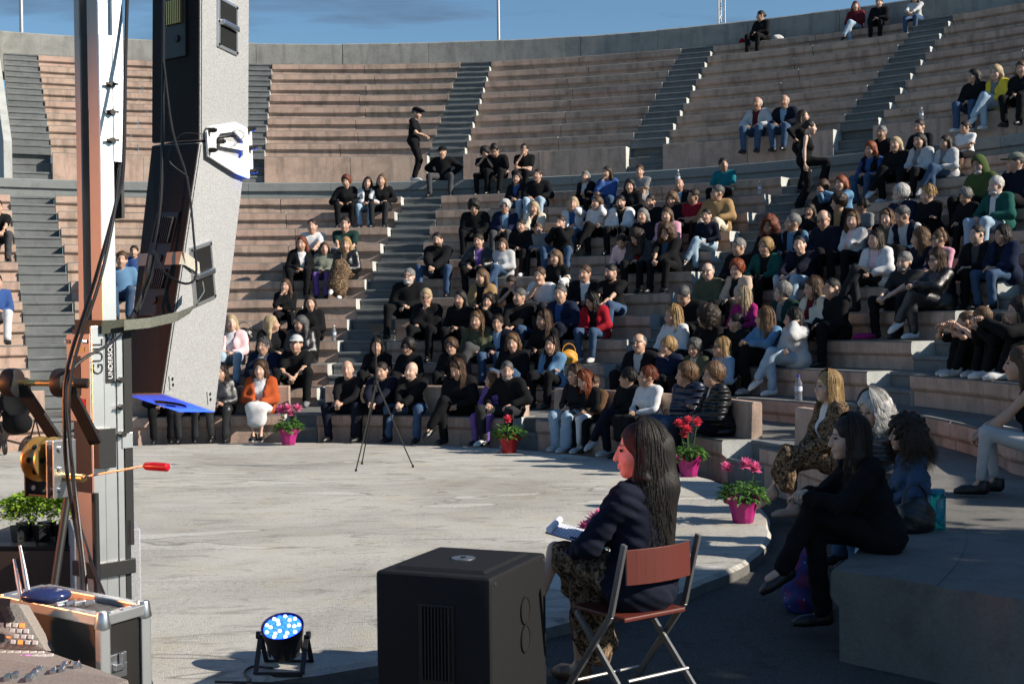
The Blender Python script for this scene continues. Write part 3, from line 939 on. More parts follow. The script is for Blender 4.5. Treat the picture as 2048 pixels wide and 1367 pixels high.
        F.cap(hipL, kL, .092, .072, .06); F.cap(hipR, kR * .88 + hipR * .12, .092, .068, .06); F.cap(mh, mk, .09, .07, .07)
        F.cap(kL, kL + (aL - kL) * .22, .070, .070, .06); F.cap(mk + (.04, -.15, -.04), mk + (.05, -.17, -.44), .07, .095, .08); F.cap(mk + (-.02, -.10, -.04), mk + (-.02, -.14, -.34), .05, .06, .06); F.ripple(.010, ph)
    elif lk == 'maxi':
        mk, mh, ma = (kL + kR) / 2, (hipL + hipR) / 2, (aL + aR) / 2
        F.cap(hipL, kL, .10, .09, .09); F.cap(hipR, kR, .10, .09, .09); F.cap(mh, mk, .10, .10, .09)
        for kn, an in ((kL, aL), (kR, aR)): F.cap(kn, kn + (an - kn) * .85, .09, .11, .14)
        F.cap(mk, mk + (ma - mk) * .85, .10, .14, .14); F.ripple(.012, ph, .8)
    child({'tr': 'trousers', 'wide': 'trousers', 'leg': 'leggings', 'shorts': 'shorts', 'skirt': 'skirt', 'maxi': 'skirt', 'midi': 'skirt'}[lk], F, cloth(lc, lkind))
    # --- shoes
    for an, kn in ((aL, kL), (aR, kR)):
        so = bpy.data.objects.new('shoe', shoe_mesh(shoes)); link(so, o)
        so.location = an + (0, .0, .0)
        dn = an - kn; yaw = math.atan2(-(an[0]) * .6, 1.0); pit = 0.0
        if an[2] > fl + .14: pit = -R_(28)
        so.rotation_euler = (pit, 0, yaw)
    # --- top
    tk, tc = top.split()[:2]; inner = None
    if '/' in tc: tc, inner = tc.split('/')
    tkind = (top.split() + [''])[2] if len(top.split()) > 2 else {'puffer': 'puffer', 'leather': 'leather', 'denimj': 'denim', 'knit': 'knit'}.get(tk, 'cloth')
    tlo = np.stack([pel, chest, neck, shL, shR, eL, eR, hL, hR]).min(0) - .2; thi = np.stack([pel, chest, neck, shL, shR, eL, eR, hL, hR]).max(0) + .2
    def torso_field(g, sleeve, ga=0.0, hem=0.0, v=None):
        F = Field(tlo, thi, v or vox); torso(F, g)
        if hem: F.ell(pel + (0, -.01, -.01), np.array((.180, .142, .13)) * fat + g, .06, Rl)
        if sleeve: arm(F, 1, g + .004, sleeve, .04, ga); arm(F, 0, g + .004, sleeve, .04, ga)
        return F
    def neckline(F, depth, wide=.05):
        F.cap(HD((0, 0, 0)) * .3 + neck * .7 + (0, .02, .045), U((0, .14, .475 - depth)), wide, wide * .45, .01, sub=True)
        F.cap(U((0, -.012, .50)), HD((0, -.01, .0)), .052 if not fem else .049, .06, .008, sub=True)
    open_front = tk in ('jk', 'leather', 'puffer', 'blazer', 'denimj', 'coat', 'vest', 'shawl')
    if inner is None and open_front and tk != 'shawl': open_front = False
    if open_front:
        ic = inner or 'white'
        F = torso_field(.0, .0 if tk != 'vest' else .92, hem=0); neckline(F, .03); 
        child('shirt', F, cloth(ic))
        g = {'puffer': .038, 'coat': .034}.get(tk, .024)
        F = torso_field(g, .93 if tk != 'vest' else 0, .004, hem=1)
        F.ripple(.0065, ph)
        F.wedge(pel, Rl, {'shawl': [(-.2, .02), (.05, .02), (.45, .10)], 'blazer': [(-.2, .03), (.08, .012), (.15, .02), (.42, .075)]}.get(tk, [(-.2, .07), (.1, .05), (.3, .05), (.44, .075)]))
        F.cap(U((0, -.012, .49)), HD((0, -.01, 0)), .054, .06, .008, sub=True)
        child('vest' if tk == 'vest' else ('shawl' if tk == 'shawl' else 'jacket'), F, cloth(tc, tkind))
    else:
        g, sl, hm, nd = {'tee': (.008, .34, 0, .035), 'polo': (.008, .36, 0, .05), 'tank': (.004, 0, 0, .09), 'shirt': (.008, .93, 0, .045), 'hood': (.028, .94, 1, .02), 'knit': (.020, .93, 0, .03), 'leather': (.024, .94, 1, .04), 'jk': (.024, .94, 1, .035),
                         'puffer': (.032, .94, 1, .02), 'blazer': (.014, .94, 1, .09), 'denimj': (.014, .93, 1, .05), 'coat': (.034, .94, 1, .03), 'dress': (.008, .9, 1, .06), 'vest': (.012, 0, 1, .06), 'turtle': (.010, .93, 0, 0)}[tk]
        F = torso_field(g, sl, .006 if tk in ('tee', 'polo') else .003, hem=hm)
        if tk == 'hood': F.ell(U((0, -.075, .475)), (.10, .06, .055), .03, Rl)
        if tk == 'turtle': F.cap(neck, HD((0, -.018, -.07)), .062, .06, .02)
        F.ripple(.006, ph)
        if vox < .018: F.ripple(.0045, ph + 1, 2.3)
        if nd: neckline(F, nd, .05 if nd < .06 else .06)
        child({'tee': 't_shirt', 'polo': 'polo_shirt', 'tank': 'tank_top', 'shirt': 'shirt', 'hood': 'hoodie', 'knit': 'sweater', 'turtle': 'sweater', 'dress': 'dress', 'vest': 'vest'}.get(tk, 'jacket'), F, cloth(tc, tkind))
        if tk in ('jk', 'puffer', 'leather', 'denimj', 'coat', 'polo', 'shirt') and vox < .03:
            F = Field(neck - .14, neck + .14, min(vox, .018))
            F.cap(U((-.05, .03, .475)), U((-.045, -.05, .50)), .016, .018, .02); F.cap(U((.05, .03, .475)), U((.045, -.05, .50)), .016, .018, .02); F.cap(U((-.045, -.055, .50)), U((.045, -.055, .50)), .018, .018, .02)
            child('collar', F, cloth(tc, tkind))
    # --- hair
    hs = hair.split()[0]
    if hs != 'bald':
        hv = min(hvox * 1.25, .02)
        F = Field(Hc - .22 - (np.array((0, 0, .26)) if hs in ('long', 'vlong', 'wavy') else 0), Hc + .24, hv)
        if hs == 'fade':
            F.ell(HD((0, -.017, .030)), (.0805, .101, .0965), .02, RH); F.ell(HD((0, .112, -.024)), (.067, .080, .094), .012, RH, sub=True)
            F.ell(HD((0, .030, -.115)), (.15, .088, .098), .01, RH, sub=True); F.ell(HD((0, -.06, -.155)), (.15, .12, .085), .01, RH, sub=True); F.ripple(.004, ph, 2.4)
        elif hs == 'ring': F.ell(HD((0, -.020, .018)), (.085, .102, .092), .02, RH); F.ell(HD((0, .085, -.0)), (.12, .105, .17), .01, RH, sub=True); F.ell(HD((0, .02, .115)), (.075, .09, .075), .01, RH, sub=True); F.ell(HD((0, -.03, -.13)), (.14, .16, .09), .01, RH, sub=True)
        else:
            big = {'curly': .024, 'afro': .045, 'wavy': .010, 'bob': .008, 'puff': .016}.get(hs, 0)
            F.ell(HD((0, -.018, .032)), np.array((.083, .103, .100)) + big, .02, RH)
            if hs in ('long', 'vlong', 'wavy', 'bob', 'afro', 'half'):
                L = {'long': .27, 'vlong': .36, 'wavy': .28, 'bob': .135, 'afro': .15, 'half': .24}[hs] * 1.08
                ww = {'wavy': .018, 'afro': .035}.get(hs, 0)
                dn = np.array((0, -.01, -1.0))
                for sx in (-1, 1):
                    a = HD((sx * .072, -.028, .01)); F.cap(a, a + dn * L * .45 + (sx * .012, 0, 0), .034 + ww, .040 + ww, .03); F.cap(a + dn * L * .45 + (sx * .012, 0, 0), a + dn * L + (sx * .012, .02, 0), .034 + ww, .020 + ww, .03)
                a = HD((0, -.065, 0)); F.cap(a, a + dn * L, .080 + ww, .062 + ww, .04)
            F.ell(HD((0, .108, -.027)), (.066, .082, .096), .012, RH, sub=True)
            if hs in ('short', 'curly', 'tied', 'puff'):
                F.ell(HD((0, .035, -.125)), (.15, .095, .105), .01, RH, sub=True); F.ell(HD((0, -.06, -.165)), (.15, .13, .085), .01, RH, sub=True)
            if hs in ('tied', 'pony'):
                F.ell(HD((0, -.115, .015)), (.036, .036, .036), .015, RH)
            if hs == 'pony':
                F.ell(HD((0, .02, -.135)), (.15, .115, .105), .01, RH, sub=True)
                a = HD((0, -.12, .0)); F.cap(a, a + np.array((0, -.02, -.2)), .028, .018, .02)
            if hs == 'bun': F.ell(HD((0, -.05, .135)), (.04, .04, .036), .015, RH)
            F.ripple({'curly': .009, 'afro': .011, 'wavy': .006, 'puff': .005}.get(hs, .0025), ph, 2.2 if hs in ('curly', 'afro') else 1.5)
        if custom and 'hair' in custom: custom['hair'](F, J)
        child('hair', F, hair_mat(hair.split()[1]))
    if beard and beard != 'dbr_s':
        F = Field(Hc - .16, Hc + .15, min(hvox, .013)); F.ell(HD((0, .045, -.088)), (.054, .058, .036), .02, RH); F.ell(HD((0, .105, -.052)), (.03, .02, .008), .01, RH)
        F.ell(HD((0, .11, -.066)), (.022, .016, .007), .006, RH, sub=True); F.ell(HD((0, .02, -.02)), (.09, .065, .075), .01, RH, sub=True); child('beard', F, hair_mat(beard))
    if hat:
        hk, hcl = hat.split()
        F = Field(Hc - .16, Hc + .22, .0125)
        F.ell(HD((0, -.012, .045)), (.088, .106, .085 if hk != 'hood' else .10), .02, RH); 
        if hk != 'hood': F.cut(HD((0, 0, .035)), -(RH @ np.array((0, 0, 1.0))))
        if hk == 'cap': F.ell(HD((0, .125, .042)), (.07, .075, .010), .012, RH)
        if hk == 'beret': F.ell(HD((0, .035, .085)), (.105, .125, .036), .03, RH)
        if hk == 'hood':
            F.ell(HD((0, -.03, -.06)), (.10, .10, .13), .04, RH); F.ell(HD((0, .105, -.03)), (.062, .09, .10), .015, RH, sub=True)
        child({'cap': 'cap', 'beret': 'flat_cap', 'hood': 'hood', 'beanie': 'cap'}[hk], F, cloth(hcl))
    if glasses:
        B = Boxes()
        for sx in (-1, 1):
            c = HD((sx * .034, .105, .003)); 
            for (du, dv, su, sv) in ((0, .017, .030, .0035), (0, -.017, .026, .003), (.028, 0, .0035, .017), (-.026, 0, .003, .017)):
                B.obb(c + RH @ np.array((du * sx, 0, dv)), (su, .003, sv), RH)
            B.obb(HD((sx * .068, .055, .012)), (.003, .055, .004), RH)
        B.obb(HD((0, .108, .008)), (.010, .003, .003), RH)
        B.build('spectacles', MATS['glass_frame'], o)
    if vox < .02:
        for sx in (-1, 1):
            B = Boxes(); c = HD((sx * .033, .0835, .006)); B.tube([c + RH @ np.array((0, z, 0)) for z in (-.008, -.002, .004, .0075)], [.005, .0078, .006, .002], 10); B.build('eye', MATS['eye_dark'], o, smooth=True)
            B = Boxes(); B.tube([HD((sx * .014, .098, .027)), HD((sx * .033, .094, .033)), HD((sx * .054, .076, .027))], [.0022, .0028, .0014], 6); B.build('eyebrow', hair_mat(hair.split()[1]), o, smooth=True)
    J['RH'] = RH; PERSONS.append((o, J))
    return o, J

class Boxes:
    """collects oriented boxes, bars and tubes into one mesh"""
    def __init__(s): s.V = []; s.F = []
    def obb(s, c, half, M=None):
        M = np.eye(3) if M is None else np.asarray(M)
        n = len(s.V); c = np.asarray(c, float)
        for x in (-1, 1):
            for y in (-1, 1):
                for z in (-1, 1): s.V.append(c + M @ (np.array((x, y, z)) * half))
        for f in ((0, 1, 3, 2), (4, 6, 7, 5), (0, 4, 5, 1), (2, 3, 7, 6), (0, 2, 6, 4), (1, 5, 7, 3)): s.F.append(tuple(n + i for i in f))
        return s
    def tube(s, pts, r, n=8, caps=True, flat=1.0):
        pts = [np.asarray(p, float) for p in pts]; m = len(pts); base = len(s.V)
        rr = r if isinstance(r, (list, tuple)) else [r] * m
        u = None
        for i, p in enumerate(pts):
            d = pts[min(i + 1, m - 1)] - pts[max(i - 1, 0)]; d = d / (np.linalg.norm(d) + 1e-9)
            if u is None:
                u = np.cross(d, (0, 0, 1.0)) if abs(d[2]) < .9 else np.cross(d, (1.0, 0, 0))
            u = u - d * (u @ d); u /= np.linalg.norm(u) + 1e-9; w = np.cross(d, u)
            for a in range(n):
                t = 2 * math.pi * a / n; s.V.append(p + u * math.cos(t) * rr[i] + w * math.sin(t) * rr[i] * flat)
        for i in range(m - 1):
            for a in range(n):
                b = (a + 1) % n; s.F.append((base + i * n + a, base + i * n + b, base + (i + 1) * n + b, base + (i + 1) * n + a))
        if caps:
            s.F.append(tuple(base + a for a in range(n - 1, -1, -1))); s.F.append(tuple(base + (m - 1) * n + a for a in range(n)))
        return s
    def bar(s, a, b, w, h, up=(0, 0, 1)):
        a = np.asarray(a, float); b = np.asarray(b, float); d = b - a; L = np.linalg.norm(d); d /= L
        u = np.cross(d, np.asarray(up, float)); u /= np.linalg.norm(u) + 1e-9; v = np.cross(u, d)
        return s.obb((a + b) / 2, (w / 2, L / 2, h / 2), np.stack((u, d, v), 1))
    def disc(s, c, axis, r, th, n=24, r2=None):
        c = np.asarray(c, float); ax = np.asarray(axis, float); ax = ax / np.linalg.norm(ax)
        return s.tube([c - ax * th / 2, c + ax * th / 2], [r, r if r2 is None else r2], n)
    def prism(s, poly, d, M=None, o=(0, 0, 0)):
        """poly: list of (x,z), extruded along y by d, optional frame"""
        M = np.eye(3) if M is None else np.asarray(M); o = np.asarray(o, float); n = len(poly); b = len(s.V)
        for y in (0, d):
            for (x, z) in poly: s.V.append(o + M @ np.array((x, y, z)))
        s.F.append(tuple(b + i for i in range(n))); s.F.append(tuple(b + n + i for i in range(n - 1, -1, -1)))
        for i in range(n):
            j = (i + 1) % n; s.F.append((b + i, b + n + i, b + n + j, b + j))
        return s
    def build(s, name, mat, parent=None, bevel=0.0, smooth=False, seg=2):
        me = bpy.data.meshes.new(name); me.from_pydata([tuple(v) for v in s.V], [], s.F)
        if bevel or True:
            bm = bmesh.new(); bm.from_mesh(me); bmesh.ops.recalc_face_normals(bm, faces=bm.faces)
            if bevel:
                es = [e for e in bm.edges if len(e.link_faces) == 2 and e.calc_face_angle(0) > .6]
                bmesh.ops.bevel(bm, geom=es, offset=bevel, segments=seg, profile=.6, affect='EDGES', clamp_overlap=True)
            bm.to_mesh(me); bm.free()
        me.materials.append(MATS[mat] if isinstance(mat, str) else mat)
        if smooth:
            me.polygons.foreach_set('use_smooth', [True] * len(me.polygons))
            try: me.set_sharp_from_angle(angle=R_(35))
            except Exception: pass
        me.update()
        return link(bpy.data.objects.new(name, me), parent)

def strands(J, person, mat, n=320, L=.3, width=.0035, t0=55, curl=0.0, seed=1, vol=.008, part=.0, clump=.01):
    """thin ribbons of hair from the parting over the skull and down; one mesh, child of the person's hair"""
    rg = np.random.RandomState(seed); V = []; Q = []; HD, RH = J['HD'], J['RH']
    c = np.array((0, -.018, .032)); r = np.array((.084, .104, .101)) + vol / Field.hs
    for i in range(n):
        t = R_(rg.uniform(t0, 180)) * rg.choice((-1, 1)); rr = r + rg.uniform(-.006, .012); l = L * rg.uniform(.72, 1.08)
        pts = []; ph0 = rg.uniform(.04, .5); ph = rg.uniform(0, 6.28); kf = rg.uniform(18, 30)
        end = R_(rg.uniform(88, 112))
        for q in range(7):
            f = ph0 + (end - ph0) * q / 6
            pts.append(HD(c + rr * np.array((math.sin(f) * math.sin(t), math.sin(f) * math.cos(t), math.cos(f)))))
        p = pts[-1]; out = RH @ np.array((math.sin(t), math.cos(t) * .8, 0)); out[2] = 0
        m = 9
        for q in range(1, m):
            u = q / (m - 1)
            d = out * (math.sin(u * 2.2) * clump + curl * .5 * math.sin(u * 3)) + np.array((0, 0, -l * u))
            d = d + np.array((math.cos(ph + kf * u * .6), math.sin(ph + kf * u * .6), 0)) * (curl * .35 + .004) * u ** .5
            pts.append(p + d)
        w = width * rg.uniform(.6, 1.3); b = len(V); side = np.cross(out + (1e-4, 0, 0), (0, 0, 1.0)); side /= np.linalg.norm(side) + 1e-9
        for q, p_ in enumerate(pts):
            ww = w * (1 - .75 * (q / len(pts)) ** 2); V.append(p_ - side * ww); V.append(p_ + side * ww)
        for q in range(len(pts) - 1): Q.append((b + 2 * q, b + 2 * q + 1, b + 2 * q + 3, b + 2 * q + 2))
    hair_o = [h for h in person.children if h.name.startswith('hair')][0]
    me = np_mesh('strands', np.array(V, np.float32), np.array(Q, np.int32), mat)
    o = link(bpy.data.objects.new('strands', me), hair_o); o['kind'] = 'stuff'
    return o
# ================================================================== the audience
GRP = 'spectators on the terraces'
TL = .86                                       # sitting people slump a little
REPORT = []
def P(x, y, label, hair='short dbr', top='shirt blk', legs='tr blk', arms='lap', f=0, k=None, s=None, lean=5, yaw=0, back=0.0, **kw):
    """x, y: pixel of the top of the head; the row is the one whose seated head comes nearest"""
    def rr(q): return (6.40 if q == 0 else row_r(q) if q < 13 else up_r(q - 20)) 
    def hh(q): return (HB if q == 0 else row_h(q) if q < 12 else HW if q == 12 else up_h(q - 20))
    def head_need(q):
        rad = rr(q) + .25 + back - .68 * math.sin(R_(lean))
        az = at_ring(x, rad, hh(q) + .8)
        p = polar(az, rad, hh(q)); d = ray(x, y)
        t = math.hypot(p.x - CAM.x, p.y - CAM.y) / math.hypot(d.x, d.y)
        return CAM.z + d.z * t - hh(q), az
    std = .095 + (.647 * TL + .130) * math.cos(R_(lean))
    sd = s or (1.06 if f else 1.1)
    cand = [k] if k is not None else list(range(0, 13)) + list(range(20, 29))
    best = min(cand, key=lambda q: abs(head_need(q)[0] - std * sd))
    need, az = head_need(best)
    sc = (s * 1.10) if s else min(max(need / std, .92), 1.18)
    REPORT.append((x, y, best, round(need / std, 2), label))
    rad = rr(best) + .25 + back
    loc = polar(az, rad, hh(best) + .004)
    face = az + math.pi + R_(yaw)                    # compass direction the body faces
    rz = -face
    fl = {0: -HB, 12: -(HW - row_h(11)), 1: -(row_h(1) - HB), 20: -(up_h(0) - HW)}.get(best, -.385 if best < 12 else -.41)
    if kw.get('leg') == 'dangle': kw['leg'] = 'n'
    dist = math.hypot(loc.x, loc.y)
    vx, hv = (.038, .0205) if dist > 26 else (.033, .017) if dist > 20 else (.029, .0145) if dist > 14 else (.022, .011)
    jr = random.Random(int(x * 13 + y * 5)); kw['hyaw'] = kw.get('hyaw', 0) + jr.uniform(-14, 14); kw.setdefault('hroll', jr.uniform(-9, 9)); kw.setdefault('twist', jr.uniform(-13, 13)); kw.setdefault('fat', jr.uniform(.97, 1.16) if not f else jr.uniform(.95, 1.08)); kw['hpitch'] = kw.get('hpitch', 0) + jr.uniform(-4, 7)
    kw.setdefault('vox', vx); kw.setdefault('hvox', hv)
    if fl < -.5: fl = -.42
    if back > .2: fl = -.012
    o, J = build_person(loc, rz, sc, bool(f), hair, top=top, legs=legs, arms=arms, floor=fl, lean=lean, torso_len=TL, seed=int(x * 7 + y), **kw)
    tag(o, 'person ' + label, 'person', GRP)
    hk = hair.split()[0]
    if dist < 22.5 and hk not in ('bald', 'ring', 'fade') and not kw.get('hat'):
        Ln = {'long': .30, 'vlong': .38, 'wavy': .30, 'bob': .17, 'afro': .16, 'half': .26, 'bun': .05, 'tied': .03, 'pony': .03}.get(hk, .035)
        strands(J, o, hair_mat(hair.split()[1]), 110 if Ln > .1 else 60, Ln, .0034, 58 if Ln > .1 else 40, {'afro': .09, 'curly': .05, 'wavy': .05, 'puff': .02}.get(hk, .008), int(x), .010, clump=.02)
    if arms == 'phone':
        c = (J['hL'] + J['hR']) / 2 + (0, .09, .015); w = Matrix.Translation(loc) @ Matrix.Rotation(rz, 4, 'Z') @ Matrix.Scale(sc, 4)
        B = Boxes(); B.obb((0, 0, 0), (.036, .075, .005)); ph = B.build('phone', 'phone', None, .003); ph.location = w @ Vector(c); ph.rotation_euler = (R_(35), 0, rz)
        tag(ph, 'phone or pad held by the person ' + ' '.join(label.split()[:9]), 'phone', 'phones in the audience')
    return o, J
J = 'jk blk'
# --- left block, from the front bench upwards
P(521, 721, 'in orange shawl and white dress on the front bench', 'bob br', 'shawl orange/white', 'skirt white', f=1, k=0, leg='t', shoes='char', skin='l', hyaw=15)
P(527, 675, 'in navy jacket right behind the orange shawl', 'short dg', 'jk navy/lgr', 'tr dnav', f=0, k=1, hyaw=20)
P(592, 670, 'in grey cap and black t-shirt with clasped hands, left block', 'fade dbr', 'tee blk', 'tr blk', 'knees', k=1, lean=13, leg='w', hat='cap lgr', skin='m', shoes='gray')
P(540, 631, 'in black jacket turned away, second row above the orange shawl', 'long pl', 'jk blk', 'tr blk', f=1, k=2, hyaw=-60, yaw=-30)
P(601, 631, 'in black leather jacket behind the grey cap', 'long dg', 'leather blk', 'tr blk', f=1, k=2, hyaw=35)
P(570, 558, 'in black with hand at the mouth, sitting alone left of the bottles', 'long br', 'shirt blk', 'tr blk', 'chin', f=1, k=4, lean=10)
P(620, 591, 'in black zipped jacket just above the black leather jacket', 'long dbr', 'jk blk', 'tr blk', f=1, k=3)
P(603, 472, 'in black blazer over white top beside the grey camouflage jacket', 'long aub', 'blazer blk/white', 'tr blk', f=1, k=6, hyaw=10)
P(648, 490, 'small, in grey camouflage jacket and violet trousers', 'long br', 'hood camo', 'tr purp', f=1, k=6, s=.86)
P(692, 474, 'in black jacket and long patterned skirt with white trainers', 'long bl', 'leather blk/leop', 'maxi leop spot', f=1, k=6, shoes='white', leg='x')
P(624, 438, 'in white t-shirt above the black blazer', 'fade dbr', 'tee white', 'tr char', 'knees', lean=10, k=7, skin='m', hyaw=20)
P(690, 433, 'in dark green t-shirt above the patterned skirt', 'fade dbr', 'tee dgreen', 'shorts gray', 'knees', lean=10, k=7, skin='m')
P(692, 351, 'in black top, first of the three at the top left of the stairs', 'puff aub', 'jk blk', 'tr blk', f=1, k=10, arms='thigh')
P(735, 354, 'in white jacket and jeans, middle of the three by the stairs', 'long dbr', 'jk white/blk', 'tr ldenim', f=1, k=10)
P(763, 348, 'in black blazer, nearest the stairs of the three', 'long lbr', 'blazer blk', 'tr char', f=1, k=10, arms='thigh', shoes='blk')
P(463, 629, 'in pale pink jacket and jeans beside the hanging speaker', 'half pl', 'jk lpink/white', 'tr ldenim', f=1, k=2, skin='l')
# --- half hidden behind the speakers and the mast
P(322, 745, 'in dark clothes on the front bench under the hanging speaker', 'short dbr', 'jk blk', 'tr blk', k=0)
P(375, 740, 'in black jeans on the front bench, hidden by the speaker', 'short br', 'jk char', 'tr char', k=0)
P(441, 728, 'in grey leather on the front bench right of the speaker', 'long dbr', 'leather char', 'tr char leather', f=1, k=0)
P(243, 497, 'in light blue t-shirt seen between mast and speaker', 'short br', 'tee sky', 'tr denim', 'hang', k=5)
P(268, 484, 'small, in royal blue beside the light blue t-shirt', 'short dbr', 'shirt blue', 'tr dnav', k=6, s=.8)
P(-6, 398, 'in black at the edge of the frame, near the diazoma', 'short dbr', 'tee blk', 'tr dgr', 'knees', k=8, s=1.0)
P(-8, 545, 'in blue shirt and white trousers at the left edge', 'short dbr', 'shirt blue', 'tr white', k=4, s=1.0)
# --- central block, front bench
P(695, 721, 'in black shirt with clasped hands left of the tripod', 'ring dbr', 'shirt blk', 'tr dnav', 'knees', k=0, lean=9, leg='w', skin='m')
P(763, 724, 'in navy zip jacket straight behind the tripod', 'fade dbr', 'jk dnav', 'tr blk', 'knees', k=0, lean=8, leg='w')
P(822, 724, 'in black sweater and jeans on the front bench, right of the tripod', 'bald', 'knit blk', 'tr denim', 'knees', k=0, lean=9, leg='w', skin='l')
P(915, 717, 'in black cardigan looking down at a phone on the front bench', 'long br', 'jk blk', 'tr blk', 'phone', f=1, k=0, hpitch=28, leg='x', lean=10)
P(982, 741, 'small, in violet sweater on the front bench', 'bob lbr', 'shirt purp', 'tr purp', f=1, k=0, s=.74, hyaw=50)
P(1014, 722, 'in black sweater and white trainers beside the red flower pot', 'fade dg', 'knit blk', 'tr char', 'thigh', k=0, beard='gr', leg='w', shoes='white', hyaw=-35, lean=8)
P(754, 675, 'in black, head just above the phone on the tripod', 'long blk', 'shirt blk', 'tr blk', f=1, k=1)
P(817, 678, 'in black with spectacles, second row, right of the tripod phone', 'curly blk', 'turtle blk', 'tr blk', f=1, k=1, glasses=True)
P(903, 677, 'in black with spectacles behind the phone reader', 'puff br', 'jk blk', 'tr blk', f=1, k=1, glasses=True)
P(1026, 667, 'laughing in black jacket behind the white trainers', 'bob lbr', 'jk blk', 'tr denim', f=1, k=1)
P(1103, 673, 'in blue denim jacket beside the mustard bag', 'long dbr', 'denimj sky/blk', 'tr blk', f=1, k=1, arms='cross')
P(953, 623, 'in olive sleeve leaning on one arm, third row of the middle block', 'long lbr', 'shirt olive', 'tr dgr', f=1, k=2, lean=16, leg='x', shoes='lgr')
P(995, 630, 'in light blue shirt under a dark jacket, third row', 'short dbr', 'jk dnav/lblue', 'tr denim', k=2)
P(1087, 621, 'in black beside the navy polo, third row', 'long br', 'shirt blk', 'tr blk', f=1, k=2, hyaw=25)
P(818, 535, 'in black overcoat with spectacles at the foot of the middle stairs', 'fade gr', 'coat blk', 'tr blk', k=4, beard='wh', glasses=True, leg='w', skin='l', arms='lap')
P(853, 577, 'in black with spectacles, hand under the chin', 'short pl', 'jk blk', 'tr blk', 'chin', f=1, k=3, glasses=True, lean=12)
P(920, 581, 'in plain black above the front bench phone reader, fourth row', 'long blk', 'shirt blk', 'tr blk', f=1, k=3)
P(976, 587, 'in black resting one cheek on the hand', 'bob dbr', 'jk blk', 'tr blk', 'chinr', f=1, k=3, lean=12)
P(1039, 576, 'in black sweater next to the navy polo', 'fade dg', 'knit blk', 'tr denim', 'knees', k=3, hyaw=20)
P(1122, 567, 'in navy polo jacket with open collar', 'fade dg', 'jk navy/blue', 'tr dnav', 'thigh', k=3, skin='m')
P(1183, 584, 'in red coat and jeans looking down', 'bob blk', 'jk red/blk', 'tr denim', 'phone', f=1, k=3, lean=16, hpitch=26, hyaw=25, shoes='lgr')
P(964, 539, 'in brown jacket over black, fifth row of the middle block', 'half lbr', 'jk tan/blk', 'tr char', f=1, k=4, hyaw=20)
P(1023, 550, 'in black t-shirt hiding the face behind an arm', 'fade dbr', 'tee blk', 'tr blk', 'face', k=4, lean=20, hpitch=20)
P(1080, 534, 'in white t-shirt with chin in hand, middle block', 'fade br', 'tee white', 'tr char', 'chin', k=4, lean=14, hyaw=15)
P(1170, 530, 'in black jacket over white shirt, fifth row', 'fade br', 'jk blk/white', 'tr blk', k=4)
P(1222, 528, 'in black t-shirt and jeans above the red coat', 'fade blk', 'tee blk', 'tr denim', 'knees', k=4, beard='dbr', lean=8, hyaw=15, skin='m')
P(875, 465, 'in black hoodie with white print beside the stairs', 'fade blk', 'hood blk', 'tr denim', 'knees', k=6, beard='dbr', leg='w', lean=10)
P(957, 468, 'in black leather jacket over lilac top', 'pony dbr', 'leather blk/purp', 'tr blk', f=1, k=6, arms='thigh')
P(1005, 486, 'small, in pale grey hoodie and jeans', 'long br', 'hood lgr', 'tr denim', f=1, k=6, s=.86, leg='x')
P(1112, 500, 'in black holding a white fluffy dog', 'long lbr', 'shirt blk', 'tr blk', f=1, k=5, hyaw=20)
P(1076, 455, 'small, in grey hoodie leaning against someone in jeans', 'short lbr', 'hood gray', 'tr blk', k=7, s=.78)
P(1042, 438, 'in black next to white trainers, middle block', 'short blk', 'jk blk', 'tr blk', k=7, shoes='white')
P(1121, 431, 'in black jacket and jeans with hands clasped at the mouth', 'fade dbr', 'jk blk', 'tr denim', 'face', k=7, lean=12, leg='w')
P(948, 400, 'in black coat bending over a phone by the stairs', 'curly blk', 'coat blk', 'tr blk', 'phone', k=8, lean=12, hpitch=25)
P(1010, 400, 'in navy coat over light blue shirt, ninth row', 'puff wh', 'coat navy/lblue', 'tr dgr', f=1, k=8, glasses=True)
P(1068, 403, 'in cream fleece with hands at the chin', 'long pl', 'jk cream/blk', 'tr blk', 'chin', f=1, k=8)
P(1146, 394, 'in white and blue jacket with one hand at the head', 'long pl', 'jk white/blue', 'tr denim', 'ear', f=1, k=8)
P(1194, 392, 'in white sweater with hands at the ear', 'vlong br', 'knit white', 'tr blk', 'ear', f=1, k=8, hyaw=30, leg='x')
P(1241, 391, 'in white blazer over black shirt holding a cup', 'tied blk', 'blazer white/blk', 'tr blk', k=8, beard='dbr')
P(1286, 417, 'in black next to the pink jacket', 'long gr', 'jk blk', 'tr blk', f=1, k=7)
P(1334, 416, 'in pink jacket behind the black coat with blue shirt', 'long br', 'jk pink/blk', 'tr blk', f=1, k=7)
P(1413, 418, 'in navy sweater and pale jeans, legs crossed', 'tied blk', 'shirt dnav', 'tr ldenim', f=1, k=7, leg='x', arms='phone', shoes='blk')
P(1242, 467, 'in white shirt bending over a phone', 'fade dbr', 'shirt lpink', 'tr char', 'phone', k=6, lean=24, hpitch=30, hyaw=-20, shoes='white')
P(1273, 457, 'in red top bending over the white shirt', 'wavy dbr', 'jk dgr/red', 'tr blk', f=1, k=6, lean=22, hpitch=30, hyaw=30)
P(1333, 449, 'in black coat over blue shirt, forearms on the knees', 'afro br', 'coat blk/denim', 'tr blk', f=1, k=6, arms='knees', lean=10)
P(1034, 345, 'in black blazer over bright blue shirt and jeans', 'long dbr', 'blazer blk/blue', 'tr ldenim', f=1, k=10)
P(1075, 338, 'in black jacket and jeans below the three black t-shirts', 'fade dbr', 'jk blk', 'tr ldenim', 'thigh', k=10)
